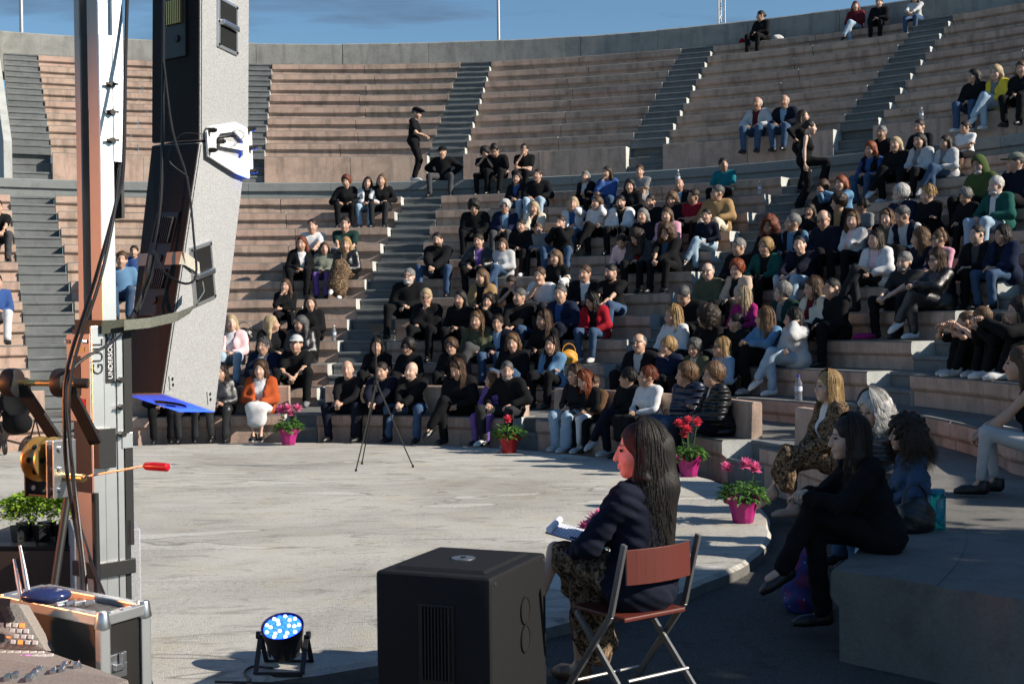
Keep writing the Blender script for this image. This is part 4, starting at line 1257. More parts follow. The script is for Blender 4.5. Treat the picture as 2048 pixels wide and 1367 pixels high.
P(969, 294, 'in black t-shirt with the face buried in both hands', 'curly blk', 'tee blk', 'tr blk', 'face', k=12, lean=14, hpitch=18)
P(989, 299, 'in black t-shirt bent double over a phone', 'short blk', 'tee blk', 'tr blk', 'phone', k=12, lean=32, hpitch=34, s=1.0)
P(1048, 287, 'in black t-shirt with fist on the mouth, on the walkway', 'fade blk', 'tee blk', 'tr blk', 'chin', k=12, lean=8, glasses=True)
P(885, 293, 'in black cap and jacket sitting on the walkway edge', 'fade dbr', 'jk blk', 'tr dgr', 'hip', k=12, hat='cap blk', leg='w', hyaw=35)
P(1171, 348, 'in black with pale scarf beside the blue denim jacket', 'long gr', 'jk blk/lgr', 'tr blk', f=1, k=10, arms='cross')
P(1214, 333, 'in blue denim jacket with knees drawn up', 'long dbr', 'denimj blue', 'tr denim', f=1, k=10, arms='chin', hyaw=30, leg='b')
P(1260, 358, 'in black below the grey shirt with crossed arms', 'bob blk', 'jk blk', 'tr blk', f=1, k=9)
P(1279, 330, 'in grey shirt with crossed arms below the walkway', 'fade br', 'tee gray', 'tr gray', 'cross', k=10)
P(1301, 389, 'in black shirt between the white blazer and the maroon polo', 'fade blk', 'shirt blk', 'tr blk', k=8, hyaw=-10)
P(1345, 384, 'in black cardigan left of the maroon polo shirt', 'wavy lbr', 'jk blk', 'tr blk', f=1, k=8, hpitch=10)
P(1387, 378, 'in maroon and black polo shirt with crossed arms', 'fade dbr', 'polo dred', 'tr blk', 'cross', k=8, hyaw=35, skin='t')
P(1434, 370, 'in tan jacket and cream trousers at the stairs', 'fade dg', 'jk tan', 'tr cream', 'thigh', k=8, hyaw=35, yaw=-5, skin='m')
P(1358, 357, 'in black over light blue collar, below the walkway bottle', 'bald', 'jk blk/lblue', 'tr blk', k=9, skin='t')
P(1447, 316, 'in turquoise polo shirt and dark trousers', 'fade blk', 'polo teal', 'tr blk', 'lap', k=10, hyaw=-35, skin='t')
# --- between the second and third stairs, lower rows
P(1166, 741, 'in black top and white jeans writing on a pad', 'half red', 'shirt blk', 'leg white', 'phone', f=1, k=0, hpitch=28, lean=16, shoes='lgr', skin='l')
P(1148, 738, 'in striped sleeves and flared jeans at the bench end', 'long br', 'shirt blk stripe', 'wide ldenim', f=1, k=0, s=.9, shoes='lgr', lean=12)
P(1186, 728, 'small, in brown jacket behind the white jeans', 'short br', 'jk brown', 'tr blk', k=0, s=.72)
P(1255, 737, 'in black sweater looking sideways on the front bench', 'tied blk', 'knit blk', 'tr dnav', f=1, k=0, hyaw=60, leg='x', shoes='lgr')
P(1294, 733, 'in white blouse and black skirt on the front bench', 'tied aub', 'shirt white', 'skirt blk', f=1, k=0, hyaw=20, arms='lap', shoes='blk')
P(1373, 726, 'in navy quilted jacket with crossed arms', 'puff lbr', 'puffer navy', 'tr denim', 'cross', f=1, k=0, hyaw=15)
P(1428, 726, 'in black quilted jacket over white blouse', 'puff lbr', 'puffer blk/white', 'tr dnav', f=1, k=0, hyaw=10)
P(1279, 667, 'in black jacket over striped shirt with spectacles', 'ring dg', 'jk blk/lgr', 'tr blk', k=1, glasses=True, skin='m')
P(1336, 675, 'in navy jacket with hand across the mouth', 'puff bl', 'jk navy', 'tr blk', 'chinr', f=1, k=1, hyaw=20)
P(1390, 678, 'in grey green jacket behind the quilted jackets', 'puff dg', 'jk olive/lgr', 'tr blk', f=1, k=1)
P(1442, 676, 'in pale blue shirt with spectacles behind the black quilted jacket', 'long bl', 'shirt lblue', 'tr blk', f=1, k=1, glasses=True, hyaw=15)
P(1347, 611, 'in white sweater above the navy jacket, third row', 'long bl', 'knit white', 'tr blk', f=1, k=2, hyaw=15)
P(1415, 614, 'in black t-shirt right of the white sweater, third row', 'afro dbr', 'tee blk', 'tr blk', k=2, hyaw=45)
P(1473, 628, 'small, in black jacket left of the denim shirt', 'fade blk', 'jk blk', 'tr blk', k=2, s=.9, hyaw=50)
P(1529, 616, 'in denim shirt with hands clasped round the knee', 'long lbr', 'denimj sky', 'tr blk', 'kneehold', f=1, k=2, leg='x', hyaw=45, lean=10, shoes='lgr')
P(1587, 618, 'in grey hoodie and pale jeans, legs crossed, hand at the ear', 'long blk', 'hood lgr', 'tr ldenim', 'ear', f=1, k=2, leg='x', hyaw=50, shoes='white')
P(1368, 571, 'in black sweater looking straight down', 'fade dg', 'knit blk', 'tr blk', k=3, lean=22, hpitch=34)
P(1484, 575, 'in magenta sleeves under a black bag', 'long pl', 'shirt mag', 'tr blk', f=1, k=3, hyaw=30, lean=10)
P(1417, 526, 'in olive windcheater with spectacles', 'ring dg', 'jk olive', 'tr blk', k=4, glasses=True, hyaw=-10, skin='l')
P(1475, 520, 'in beige jacket over black, right of the olive windcheater', 'puff red', 'jk beige/blk', 'tr blk', f=1, k=4, hyaw=-5, skin='l')
P(1566, 565, 'in grey green cardigan over white t-shirt', 'puff gr', 'jk dgreen/gray', 'tr blk', k=3, hyaw=15, skin='l')
P(1627, 555, 'in pale beige jacket over maroon, left of the black sweatshirt', 'long br', 'jk cream/maroon', 'tr blk', f=1, k=3, hyaw=30)
P(1665, 557, 'in plain black sweatshirt beside the stairs', 'fade blk', 'hood blk', 'tr blk', 'lap', k=3, hyaw=-5, skin='m', fat=1.1)
P(1478, 476, 'in black sweater right beside the white step end', 'fade gr', 'knit blk', 'tr blk', k=5, hyaw=35, skin='m')
P(1531, 477, 'in bottle green jacket above the beige jacket', 'puff bl', 'jk green/blk', 'tr blk', 'thigh', f=1, k=5, hyaw=-10)
P(1599, 472, 'in navy jacket and jeans leaning on one knee', 'fade blk', 'jk dnav/blk', 'tr ldenim', 'knees', k=5, lean=10, hyaw=-20, skin='l')
P(1539, 435, 'in black above the bottle green jacket', 'afro aub', 'jk blk', 'tr blk', f=1, k=6, skin='t')
P(1586, 427, 'in blue shirt under a black waistcoat', 'fade gr', 'vest blk/sky', 'tr blk', k=6, hyaw=45, skin='m')
P(1649, 420, 'in dark jacket looking down through spectacles', 'ring dbr', 'jk dnav', 'tr blk', k=6, glasses=True, hpitch=18, lean=9, skin='m')
P(1706, 423, 'in white jacket with crossed arms', 'long lbr', 'jk white/lpink', 'tr blk', 'cross', f=1, k=6, hyaw=-10, skin='l')
P(1619, 409, 'in black holding the chin, below the raised arms', 'long dbr', 'jk blk', 'tr blk', 'chinr', f=1, k=7, skin='t')
P(1677, 388, 'in black jacket over tan, just below the denim photographer', 'curly dbr', 'jk blk/tan', 'tr blk', k=7, hyaw=45)
P(1723, 402, 'in grey t-shirt turned to the side, right block', 'tied blk', 'tee gray', 'tr blk', f=1, k=7, hyaw=60, skin='t')
P(1647, 361, 'in black right next to the raised denim arms', 'puff br', 'jk blk', 'tr blk', f=1, k=8, hpitch=15)
P(1684, 352, 'in blue denim jacket lifting both arms to take a photo', 'bob red', 'denimj sky', 'tr blk', 'photo', f=1, k=8, yaw=15)
P(1515, 194, 'in beige jacket over maroon shirt on the upper seats', 'ring wh', 'jk lgr/maroon', 'tr denim', 'thigh', k=20, skin='t')
P(1569, 190, 'in navy suit jacket over blue shirt on the upper seats', 'ring wh', 'blazer dnav/lblue', 'tr denim', 'thigh', k=20, skin='t')
# --- right block
P(1751, 461, 'in white cardigan holding something red', 'long dbr', 'jk white/lpink', 'tr char', f=1, k=5, arms='phone', leg='x', skin='l')
P(1774, 420, 'in dark jacket between the white jacket and the quilted vest', 'long lbr', 'jk olive', 'tr blk', f=1, k=6, skin='l')
P(1805, 411, 'in navy quilted vest over grey sleeves', 'fade dg', 'vest dnav/lgr', 'tr blk', 'phone', k=6, hpitch=18, lean=12, hyaw=20, skin='m')
P(1841, 456, 'in dark top between white cardigan and pink shirt', 'long lbr', 'shirt dnav', 'tr denim', f=1, k=5, hyaw=45, hpitch=12)
P(1877, 462, 'in pink shirt with spectacles', 'bun lbr', 'shirt pink', 'tr blk', f=1, k=5, glasses=True, hyaw=20)
P(1954, 463, 'small, in black waistcoat beside the blue coat', 'fade dbr', 'jk blk/dgr', 'tr blk', k=5, s=.92, hyaw=15, skin='l')
P(2004, 451, 'in blue coat with dark bag on the arm', 'bob blk', 'coat navy/blk', 'tr denim', f=1, k=5, hyaw=5, skin='m')
P(1809, 503, 'in dark polo shirt with hands between the knees', 'fade gr', 'polo char', 'tr blk', 'knees', k=4, beard='gr', lean=9, leg='w', hyaw=-5, skin='l', fat=1.12)
P(1875, 499, 'in black leather jacket with spectacles, chunky white trainers', 'long br', 'leather blk', 'tr char leather', 'kneehold', f=1, k=4, glasses=True, leg='x', hyaw=10, shoes='white', skin='l')
P(1928, 629, 'small, in black t-shirt left of the sunglasses, arms on knees', 'fade lbr', 'tee blk', 'tr blk', 'kneehold', k=2, s=.9, hyaw=40, lean=16, shoes='lgr', leg='b', back=.28)
P(1961, 613, 'in black t-shirt with sunglasses, arms on the knees', 'fade lbr', 'tee blk', 'tr blk', 'kneehold', k=2, glasses=True, hyaw=50, lean=12, shoes='lgr', leg='b', back=.28, skin='l')
P(1996, 627, 'in black sweatshirt and pale trainers at the row end', 'fade blk', 'hood blk', 'tr blk', 'kneehold', k=2, hyaw=30, lean=16, shoes='lgr', leg='b', back=.28)
P(2040, 596, 'in black jacket at the right edge above the trainers', 'long dbr', 'jk blk', 'tr blk', 'kneehold', f=1, k=2, lean=8, shoes='white', leg='b', back=.28, hyaw=20)
P(1763, 252, 'in black vest with sunglasses on the head', 'fade gr', 'vest blk/blk', 'tr blk', k=11, skin='t')
P(1839, 239, 'in black t-shirt above the white cardigan', 'fade dbr', 'tee blk', 'tr blk', 'lap', k=11, skin='m')
P(1741, 284, 'in black vest over blue sleeves', 'bob red', 'vest blk/blue', 'tr denim', f=1, k=10)
P(1792, 274, 'in black with white trainers left of the open white cardigan', 'half pl', 'jk blk', 'tr blk', f=1, k=10, shoes='white', leg='x')
P(1840, 266, 'in white open cardigan over grey, below the black t-shirt', 'vlong blk', 'jk lgr/gray', 'tr blk', f=1, k=10)
P(1891, 271, 'in grey top and jeans with a striped jacket', 'long dbr', 'jk lgr/gray', 'tr denim', f=1, k=10, hyaw=10, leg='x', shoes='white')
P(1929, 249, 'in white t-shirt with crossed arms and black shorts', 'tied dbr', 'tee white', 'shorts blk', 'cross', f=1, k=11, s=.78, hyaw=15)
P(1948, 134, 'in black jacket and jeans left of the yellow blazer', 'long blk', 'jk blk', 'tr denim', f=1, k=20, hyaw=30, shoes='white')
P(1993, 129, 'in yellow blazer and torn pale jeans', 'bob pl', 'blazer yellow/gray', 'tr ldenim', f=1, k=20, leg='x', shoes='white', skin='l')
P(2044, 116, 'in black right of the yellow blazer', 'long br', 'jk blk', 'tr blk', f=1, k=20)
P(1960, 312, 'with green hood drawn over the head', 'bald', 'hood hood', 'tr blk', k=8, beard='wh', hat='hood hood', skin='t')
P(2032, 306, 'in dark jacket and light camouflage cap at the frame edge', 'fade dg', 'jk dnav', 'tr blk', 'chin', k=8, hat='cap camo', hyaw=40)
P(1993, 352, 'in dark green jacket over white shirt and pale jeans', 'fade wh', 'jk green/white', 'tr ldenim', 'thigh', k=7, beard='wh', hyaw=15, skin='l', fat=1.1)
P(1932, 377, 'in black looking down, left of the dark green jacket', 'puff gr', 'jk blk', 'tr blk', f=1, k=7, hpitch=16)
P(1856, 371, 'in black with one arm folded across', 'tied bl', 'jk blk', 'tr blk', 'cross', f=1, k=7, hyaw=15, skin='l')
P(1802, 370, 'in navy jacket above the quilted vest', 'puff wh', 'jk navy', 'tr blk', k=7, beard='wh', hyaw=10, skin='l')
P(1523, 22, 'in black sitting alone on the topmost row', 'tied blk', 'jk blk', 'tr blk', 'lap', f=1, k=28, hyaw=35, yaw=20)
P(1711, 3, 'in burgundy sweater and jeans on the topmost row', 'long aub', 'knit maroon', 'tr ldenim', f=1, k=28, hyaw=-30, leg='x')
P(1758, -4, 'in black jacket on the topmost row', 'short dbr', 'jk blk', 'tr blk', 'lap', k=28)
P(1829, -14, 'in white top and jeans highest up on the right', 'long lbr', 'shirt lgr', 'tr denim', 'knees', f=1, k=28, lean=8)

# --- the ones who stand
def stander(x, y_top, z_floor, rad, label, face_deg, s=1.0, **kw):
    az = at_ring(x, rad, z_floor + 1.6); loc = polar(az, rad, z_floor + .92 * s)
    o, J = build_person(loc, -R_(face_deg), s, floor=-.92 * s, torso_len=.97, stand=True, seed=int(x), vox=.030, hvox=.0145, **kw)
    return tag(o, 'person ' + label, 'person', GRP), J
stander(826, 233, HW + .002, row_r(12) + .22, 'in flat cap and black vest standing with a phone on the walkway', 100, 1.0, hair='fade dg', top='tee blk', legs='tr blk', arms='phone', lean=5, hpitch=18, hat='beret blk', skin='m', shoes='lgr')
stander(1607, 269, row_h(9) + .002, row_r(9) + .42, 'in black tank top climbing the stairs', 105, .99, fem=True, hair='tied blk', top='tank blk', legs='wide blk', arms='hang', leg='step', lean=9, skin='l', hpitch=6)
stander(1598, 258, row_h(10) + .002, row_r(10) + .45, 'in black with raised elbow behind the black tank top', 120, .95, fem=True, hair='long dbr', top='shirt blk', legs='tr blk', arms='hip', lean=6)
if False:
    pass
# ================================================================== people close to the camera
def near(px, py, h_seat, label, face, s, floor, **kw):
    loc = at_h(px, py, h_seat); loc.z = h_seat + .004
    kw.setdefault('vox', .011); kw.setdefault('hvox', .0065)
    o, J = build_person(loc, -R_(face), s, floor=floor, seed=int(px), **kw)
    return tag(o, 'person ' + label, 'person', GRP), J
# seated in the folding chair in front of everything
_bc = at_y(1316, 1105, 6.05); CH_F = -36.0
_cf = Vector((math.sin(R_(CH_F)), math.cos(R_(CH_F)), 0))
CH_LOC = _bc + _cf * .215
W_LOC = CH_LOC + _cf * .0 + Vector((.05, .0, 0))
def long_hair(F, J):
    HD = J['HD']
    a = HD((0, -.085, .02)); dn = np.array((0, -.05, -1.0))
    F.cap(a, a + dn * .20, .075, .085, .04); F.cap(a + dn * .20, a + dn * .47 + (0, -.02, 0), .088, .040, .04)
    for sx in (-1, 1):
        b = HD((sx * .078, -.01, .01)); F.cap(b, b + (sx * .015, .035, -.20), .022, .028, .03); F.cap(b + (sx * .015, .035, -.20), b + (sx * .02, .075, -.33), .026, .010, .02)
woman, WJ = build_person((W_LOC.x, W_LOC.y, .384), -R_(-44), 1.0, True, 'long blk', 'l', 'denimj dnav', 'midi leop spot', 'brown', [(.02, .32, .28), (-.13, .30, .235)], 'x', -.474, lean=-3, hyaw=-42, hpitch=2,
                          vox=.010, hvox=.006, seed=5, custom={'hair': long_hair, 'legs': [(.0, .43, .14), (.0, .40, -.385), (-.13, .43, .22), (-.22, .55, -.18)]})
tag(woman, 'person in dark denim jacket and patterned skirt reading notes on a folding chair', 'person')
# hoop earring
B = Boxes(); c = WJ['HD']((-.083, -.005, -.055)); B.tube([c + np.array((0, math.cos(t) * .022, math.sin(t) * .022 - .02)) for t in np.linspace(0, 6.283, 22)], .0018, 6); MATS['gold'] = m_plain('polished_gold', (.75, .5, .2), .25, 1.0); B.build('earring', 'gold', woman, smooth=True)
# in black on the corner of the platform
def bob_black(F, J): pass
blackw, BJ = near(1762, 1100, HB, 'all in black with legs crossed on the corner of the platform', -96, .93, -.49, fem=True, hair='half dbr', skin='l', top='knit blk', legs='tr blk', shoes='blk',
                  arms=[(.05, .47, .36), (-.03, .49, .34)], leg='x', lean=17, hyaw=4, hpitch=4, custom={'legs': [(.10, .40, .12), (.06, .36, -.40), (.02, .44, .26), (.05, .62, -.12)]})
# the blond one in the patterned jacket on the bench
blond, LJ = near(1668, 936, HB, 'in brown patterned jacket over white shirt and long skirt, on the bench', -104, 1.0, -.44, fem=True, hair='vlong bl', skin='l', top='blazer leop/white spot', legs='skirt leop spot', shoes='beige',
     arms='lap', leg='x', lean=4, hyaw=-2, vox=.016, hvox=.0085)
# the grey haired one hugging a child
greyw, GJ = near(1778, 1002, HB, 'in grey quilted jacket hugging the small one in denim', -112, .95, -.46, fem=True, hair='wavy wh', skin='m', top='puffer dgr', legs='tr denim', shoes='blk',
     arms=[(.28, .22, .26), (-.22, .22, .22)], lean=10, hyaw=-6, hpitch=22, vox=.014, hvox=.0075)
def big_curls(F, J):
    HD = J['HD']
    for i in range(34):
        r = random.Random(i); t = r.uniform(0, 6.28); z = r.uniform(-.24, .10); w = .085 + .05 * (1 - abs(z + .10) / .2)
        F.ell(HD((math.cos(t) * w, -.045 + math.sin(t) * w * .8 if math.sin(t) < .3 else -.03, z)), (.045, .045, .045), .02)
    F.ell(HD((0, .11, -.05)), (.062, .085, .11), .012, J['RH'], sub=True)
curlw, KJ = near(1836, 1046, HB, 'small, in blue denim, leaning on the grey quilted jacket', -92, .80, -.46, fem=True, hair='afro dbr', skin='m', top='denimj denim', legs='tr ldenim', shoes='white',
     arms='lap', lean=8, hyaw=2, vox=.013, hvox=.0075, custom={'hair': big_curls})
# cut by the right edge of the frame
azr = at_ring(2150, row_r(1) + .2, .7); lr = polar(azr, row_r(1) + .22, row_h(1) + .004)
o, J2 = build_person(lr, -(azr + math.pi), .98, True, 'long br', 'm', 'tank blk', 'leg lgr', 'blk', 'knees', 'n', -.29, lean=14, vox=.016, hvox=.01, seed=71)
tag(o, 'person cut by the right edge, hands over pale leggings, black slides', 'person', GRP)

strands(WJ, woman, hair_mat('blk'), 700, .50, .0024, 70, .02, 1, .010)
strands(BJ, blackw, hair_mat('dbr'), 460, .21, .0026, 62, .0, 2, .008)
strands(LJ, blond, hair_mat('bl'), 380, .34, .003, 60, .01, 3, .008)
strands(GJ, greyw, hair_mat('wh'), 420, .20, .003, 50, .05, 4, .014, clump=.03)
strands(KJ, curlw, hair_mat('br'), 560, .30, .003, 60, .11, 5, .02, clump=.06)
# ---- folding chair
MATS['chair_metal'] = m_plain('grey_tube', (.20, .20, .205), .4, .6, .5, .1)
MATS['chair_red'] = m_plain('red_plastic', (.10, .020, .014), .45, 0, .45, .12)
ch = empty('folding_chair', (CH_LOC.x, CH_LOC.y, ZG), -R_(CH_F), label='red folding chair with grey metal legs under the reader', cat='chair')
HS = .38 - ZG - .02                                     # height of the seat above the asphalt
for sx in (-1, 1):
    x = .235 * sx
    B = Boxes(); B.bar((x, .235, .0), (x, -.145, HS + .02), .03, .018, (1, 0, 0)); B.bar((x, -.145, HS + .02), (x, -.245, .815), .03, .018, (1, 0, 0)); B.build('leg', 'chair_metal', ch, .003)
    B = Boxes(); B.bar((x * .9, .14, HS - .01), (x * .9, -.315, .0), .03, .018, (1, 0, 0)); B.build('leg', 'chair_metal', ch, .003)
B = Boxes(); B.tube([(-.2, .155, .10), (.2, .155, .10)], .009); B.tube([(-.2, -.255, .09), (.2, -.255, .09)], .009); B.tube([(-.19, -.21, .17), (.19, -.21, .17)], .009); B.build('stretcher', 'chair_metal', ch, smooth=True)
B = Boxes()
for i in range(8):
    t0, t1 = i / 8 * 2 - 1, (i + 1) / 8 * 2 - 1
    B.bar((t0 * .2, -.215 - .03 * (1 - t0 * t0), .70), (t1 * .2 + .002, -.215 - .03 * (1 - t1 * t1), .70), .012, .165)
B.build('backrest', 'chair_red', ch, .002)
B = Boxes(); B.obb((0, .0, HS), (.195, .195, .011)); B.build('seat', 'chair_red', ch, .007)

# ---- clipboard with papers and pen on the lap
MATS['paper'] = m_plain('paper', (.80, .82, .88), .8, 0, .2, .04)
def printed_paper():
    t = NT('printed_paper'); o = t.coords('Object')
    br = t.new('ShaderNodeTexBrick'); br.inputs['Scale'].default_value = 1.0; br.inputs['Mortar Size'].default_value = .006
    br.inputs['Brick Width'].default_value = .055; br.inputs['Row Height'].default_value = .016; br.inputs['Color1'].default_value = (.8, .82, .88, 1); br.inputs['Color2'].default_value = (.8, .82, .88, 1); br.inputs['Mortar'].default_value = (.42, .44, .52, 1)
    t.link(o, br.inputs['Vector']); t.base(br.outputs['Color']); t.set(rough=.8); return t.m
MATS['printed'] = printed_paper(); MATS['plastic_blue'] = m_plain('blue_plastic', (.04, .06, .17), .4); MATS['plastic_blk'] = m_plain('black_plastic', (.010, .010, .011), .42, 0, .45, .15)
Mw = woman.matrix_basis
cl = empty('clipboard', Mw @ Vector((-.07, .335, .30)), 0, label='clipboard with printed sheets and a pen on the lap', cat='clipboard')
cl.rotation_euler = (R_(14), R_(-6), R_(44) + .5)
B = Boxes(); B.obb((0, 0, 0), (.105, .145, .002)); B.build('board', 'plastic_blue', cl, .001)
B = Boxes(); B.obb((0, -.004, .0035), (.098, .135, .0012)); B.build('sheet', 'printed', cl)
B = Boxes()
pts = [(0, .148 - .0 + .0, .006)]
B.tube([(-.097, .128, .020), (.097, .128, .020)], .017, 14); B.build('rolled_sheet', 'paper', cl, smooth=True)
B = Boxes(); B.tube([(-.05, -.11, .010), (-.09, .02, .010)], .0045); B.build('pen', 'plastic_blk', cl, smooth=True)
# ================================================================== stage gear and small things
MATS['alu'] = m_plain('mill_aluminium', (.62, .63, .64), .34, .85, .5, .10, 14)
MATS['steel'] = m_plain('zinc_steel', (.52, .53, .55), .3, .95, .5, .12, 40)
MATS['brass'] = m_plain('yellow_zinc', (.62, .42, .16), .32, .95, .5, .18, 25)
MATS['matt_black'] = m_plain('matt_black_steel', (.014, .014, .015), .5, .0, .4, .15)
MATS['cable'] = m_plain('cable_rubber', (.012, .012, .013), .45, 0, .4, .2)
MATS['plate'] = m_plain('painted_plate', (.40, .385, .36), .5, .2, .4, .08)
MATS['ink'] = m_plain('black_print', (.01, .01, .012), .5)
MATS['whiteink'] = m_plain('white_print', (.75, .75, .75), .5)
MATS['red_grip'] = m_plain('red_grip', (.45, .008, .02), .35)
def speckle(name, c, k, sp=.4):
    t = NT(name); o = t.coords('Object'); v = t.noise(220, 4, .8, o)
    t.base(t.mix(t.ramp(v, [(.35, (0, 0, 0)), (.7, (1, 1, 1))]), tuple(x * (1 - k) for x in c), tuple(min(1, x * (1 + k)) for x in c)))
    t.set(rough=.62, spec=sp); t.bump(v, .6, .003); return t.m
MATS['cab'] = speckle('textured_speaker_paint', (.36, .365, .37), .45)
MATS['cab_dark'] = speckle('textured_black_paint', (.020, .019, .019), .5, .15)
MATS['grille_blk'] = m_plain('recess_black', (.004, .004, .004), .7)
MATS['strap'] = m_plain('webbing', (.42, .40, .34), .9, 0, .2, .3, 120, .3)
MATS['strap_mid'] = m_plain('webbing_grey', (.15, .155, .13), .9, 0, .2, .4, 120, .3)
MATS['strap_dark'] = m_plain('webbing_dark', (.06, .065, .05), .9, 0, .2, .4, 120, .3)
MATS['wood'] = m_plain('birch_ply', (.30, .20, .12), .7, 0, .3, .3, 9)
def emit(name, c, st):
    t = NT(name); t.b.inputs['Emission Color'].default_value = c + (1,); t.b.inputs['Emission Strength'].default_value = st; t.base(tuple(x * .5 for x in c)); t.set(rough=.3); return t.m
MATS['led_blue'] = emit('led_blue', (.01, .06, 1.0), 5)
MATS['led_white'] = emit('led_white', (.30, .42, 1.0), 3.0)
MATS['led_blue_glow'] = emit('lens_glow_blue', (.01, .05, 1.0), 4); MATS['led_red_glow'] = emit('lens_glow_red', (1, .03, .02), 2); MATS['led_amber_glow'] = emit('lens_glow_amber', (1, .3, .06), 2)
MATS['led_red'] = emit('led_red', (1.0, .03, .02), 12)
MATS['led_amber'] = emit('led_amber', (1.0, .30, .06), 12)
def text(body, size, M, mat, parent, extrude=.0006, name='lettering'):
    cu = bpy.data.curves.new(name, 'FONT'); cu.body = body; cu.size = size; cu.extrude = extrude; cu.align_x = 'CENTER'; cu.align_y = 'CENTER'
    cu.materials.append(MATS[mat]); o = bpy.data.objects.new(name, cu); 
    COL.objects.link(o); dg = bpy.context.evaluated_depsgraph_get(); me = bpy.data.meshes.new_from_object(o.evaluated_get(dg)); me.name = name
    bpy.data.objects.remove(o); o = bpy.data.objects.new(name, me); COL.objects.link(o); o.parent = parent; o.matrix_local = M; return o
def frame_M(x, y, z, o):
    return Matrix(((x[0], y[0], z[0], o[0]), (x[1], y[1], z[1], o[1]), (x[2], y[2], z[2], o[2]), (0, 0, 0, 1)))
def tubes(name, pts, r, mat, parent=None, n=8, sm=4):
    """smooth tube through points (Catmull-Rom)"""
    P_ = [np.array(p, float) for p in pts]; P_ = [2 * P_[0] - P_[1]] + P_ + [2 * P_[-1] - P_[-2]]; out = []
    for i in range(1, len(P_) - 2):
        a, b, c, d = P_[i - 1:i + 3]
        for q in range(sm):
            t = q / sm; out.append(.5 * (2 * b + (c - a) * t + (2 * a - 5 * b + 4 * c - d) * t * t + (3 * b - a - 3 * c + d) * t ** 3))
    out.append(P_[-2]); B = Boxes(); B.tube(out, r, n); return B.build(name, mat, parent, smooth=True)

# ---- stage lamps (flat LED cans)
def par_can(name, loc, aim, led, led2, label, rz_yoke=0.0, power=0, color=(1, 1, 1), spot=R_(40), blend=.4):
    loc = Vector(loc); d = (Vector(aim) - loc).normalized()
    e = empty(name, loc, label=label, cat='stage lamp')
    q = d.to_track_quat('Z', 'Y').to_matrix(); M = np.array(q)
    ax = M[:, 2]; L = lambda p: M @ np.array(p, float)
    B = Boxes(); prof = [(-.12, .045), (-.115, .07), (-.07, .085), (0, .100), (.045, .108), (.06, .108)]
    B.tube([ax * z for z, r in prof], [r for z, r in prof], 28, False); B.disc(ax * -.119, ax, .045, .002, 20); B.build('housing', 'matt_black', e, smooth=True)
    B = Boxes()
    for k in range(10):
        t = 2 * math.pi * k / 10; B.obb(L((math.cos(t) * .088, math.sin(t) * .088, -.05)), (.004, .012, .045), M @ rotz(t))
    B.build('cooling_fin', 'matt_black', e)
    B = Boxes(); B.disc(ax * .048, ax, .097, .004, 28); B.build('lens_plate', led + '_glow', e, smooth=True)
    B2 = Boxes(); 
    for ring, (rad, cnt) in enumerate(((.0, 1), (.033, 6), (.060, 12), (.083, 18))):
        for k in range(cnt):
            t = 2 * math.pi * k / cnt + ring * .3; B = Boxes(); B.disc(L((math.cos(t) * rad, math.sin(t) * rad, .054)), ax, .0115, .010, 10, .008); B.build('led_lens', led2 if (ring + k) % 2 else led, e, smooth=True)
    # double yoke that doubles as a foot
    hx = np.cross(ax, (0, 0, 1.0)); hx /= np.linalg.norm(hx); gz = -(loc.z)
    fw = np.cross((0, 0, 1.0), hx)
    for sgn in (1, -1):
        B = Boxes(); a = hx * .118; foot = fw * .12 * sgn + np.array((0, 0, -.17))
        B.bar(a, a + foot, .004, .026, hx); B.bar(-a, -a + foot, .004, .026, hx); B.bar(a * 1.02 + foot, -a * 1.02 + foot, .026, .005, fw); B.build('yoke', 'matt_black', e, .001)
    for sgn in (1, -1):
        B = Boxes(); B.disc(hx * .128 * sgn, hx, .020, .022, 12); B.build('clamp_knob', 'plastic_blk', e, smooth=True)
    if power:
        l = bpy.data.lights.new(name + '_light', 'SPOT'); l.energy = power; l.color = color; l.spot_size = spot; l.spot_blend = blend; l.shadow_soft_size = .08
        lo = bpy.data.objects.new(name + '_light', l); COL.objects.link(lo); lo.parent = e; lo.location = d * .085; lo.rotation_euler = (-d).to_track_quat('Z', 'Y').to_euler()
    return e
PAR = at_h(568, 1336, .0); PAR.z = .172
SPK_BOT = Vector((-1.20, 4.55, 1.46))
par_can('stage_lamp', PAR, PAR + Vector((-.02, -.42, .9)), 'led_blue', 'led_white', 'black LED stage lamp on the floor shining bright blue', power=1500, color=(.02, .10, 1.0), spot=R_(80), blend=.6)
cab = tubes('power_cord', [at_h(545, 1335, .01), at_h(505, 1332, .008), at_h(488, 1345, .008), at_h(500, 1362, .008), at_h(440, 1372, .006)], .006, 'cable'); tag(cab, 'black power cord curling away from the blue lamp', 'cord')
tubes_on = tubes('power_cord', [at_h(430, 1362, .006), at_h(600, 1367, .006), at_h(760, 1376, -.08)], .006, 'cable'); tag(tubes_on, 'black cord along the bottom edge toward the big speaker', 'cord')

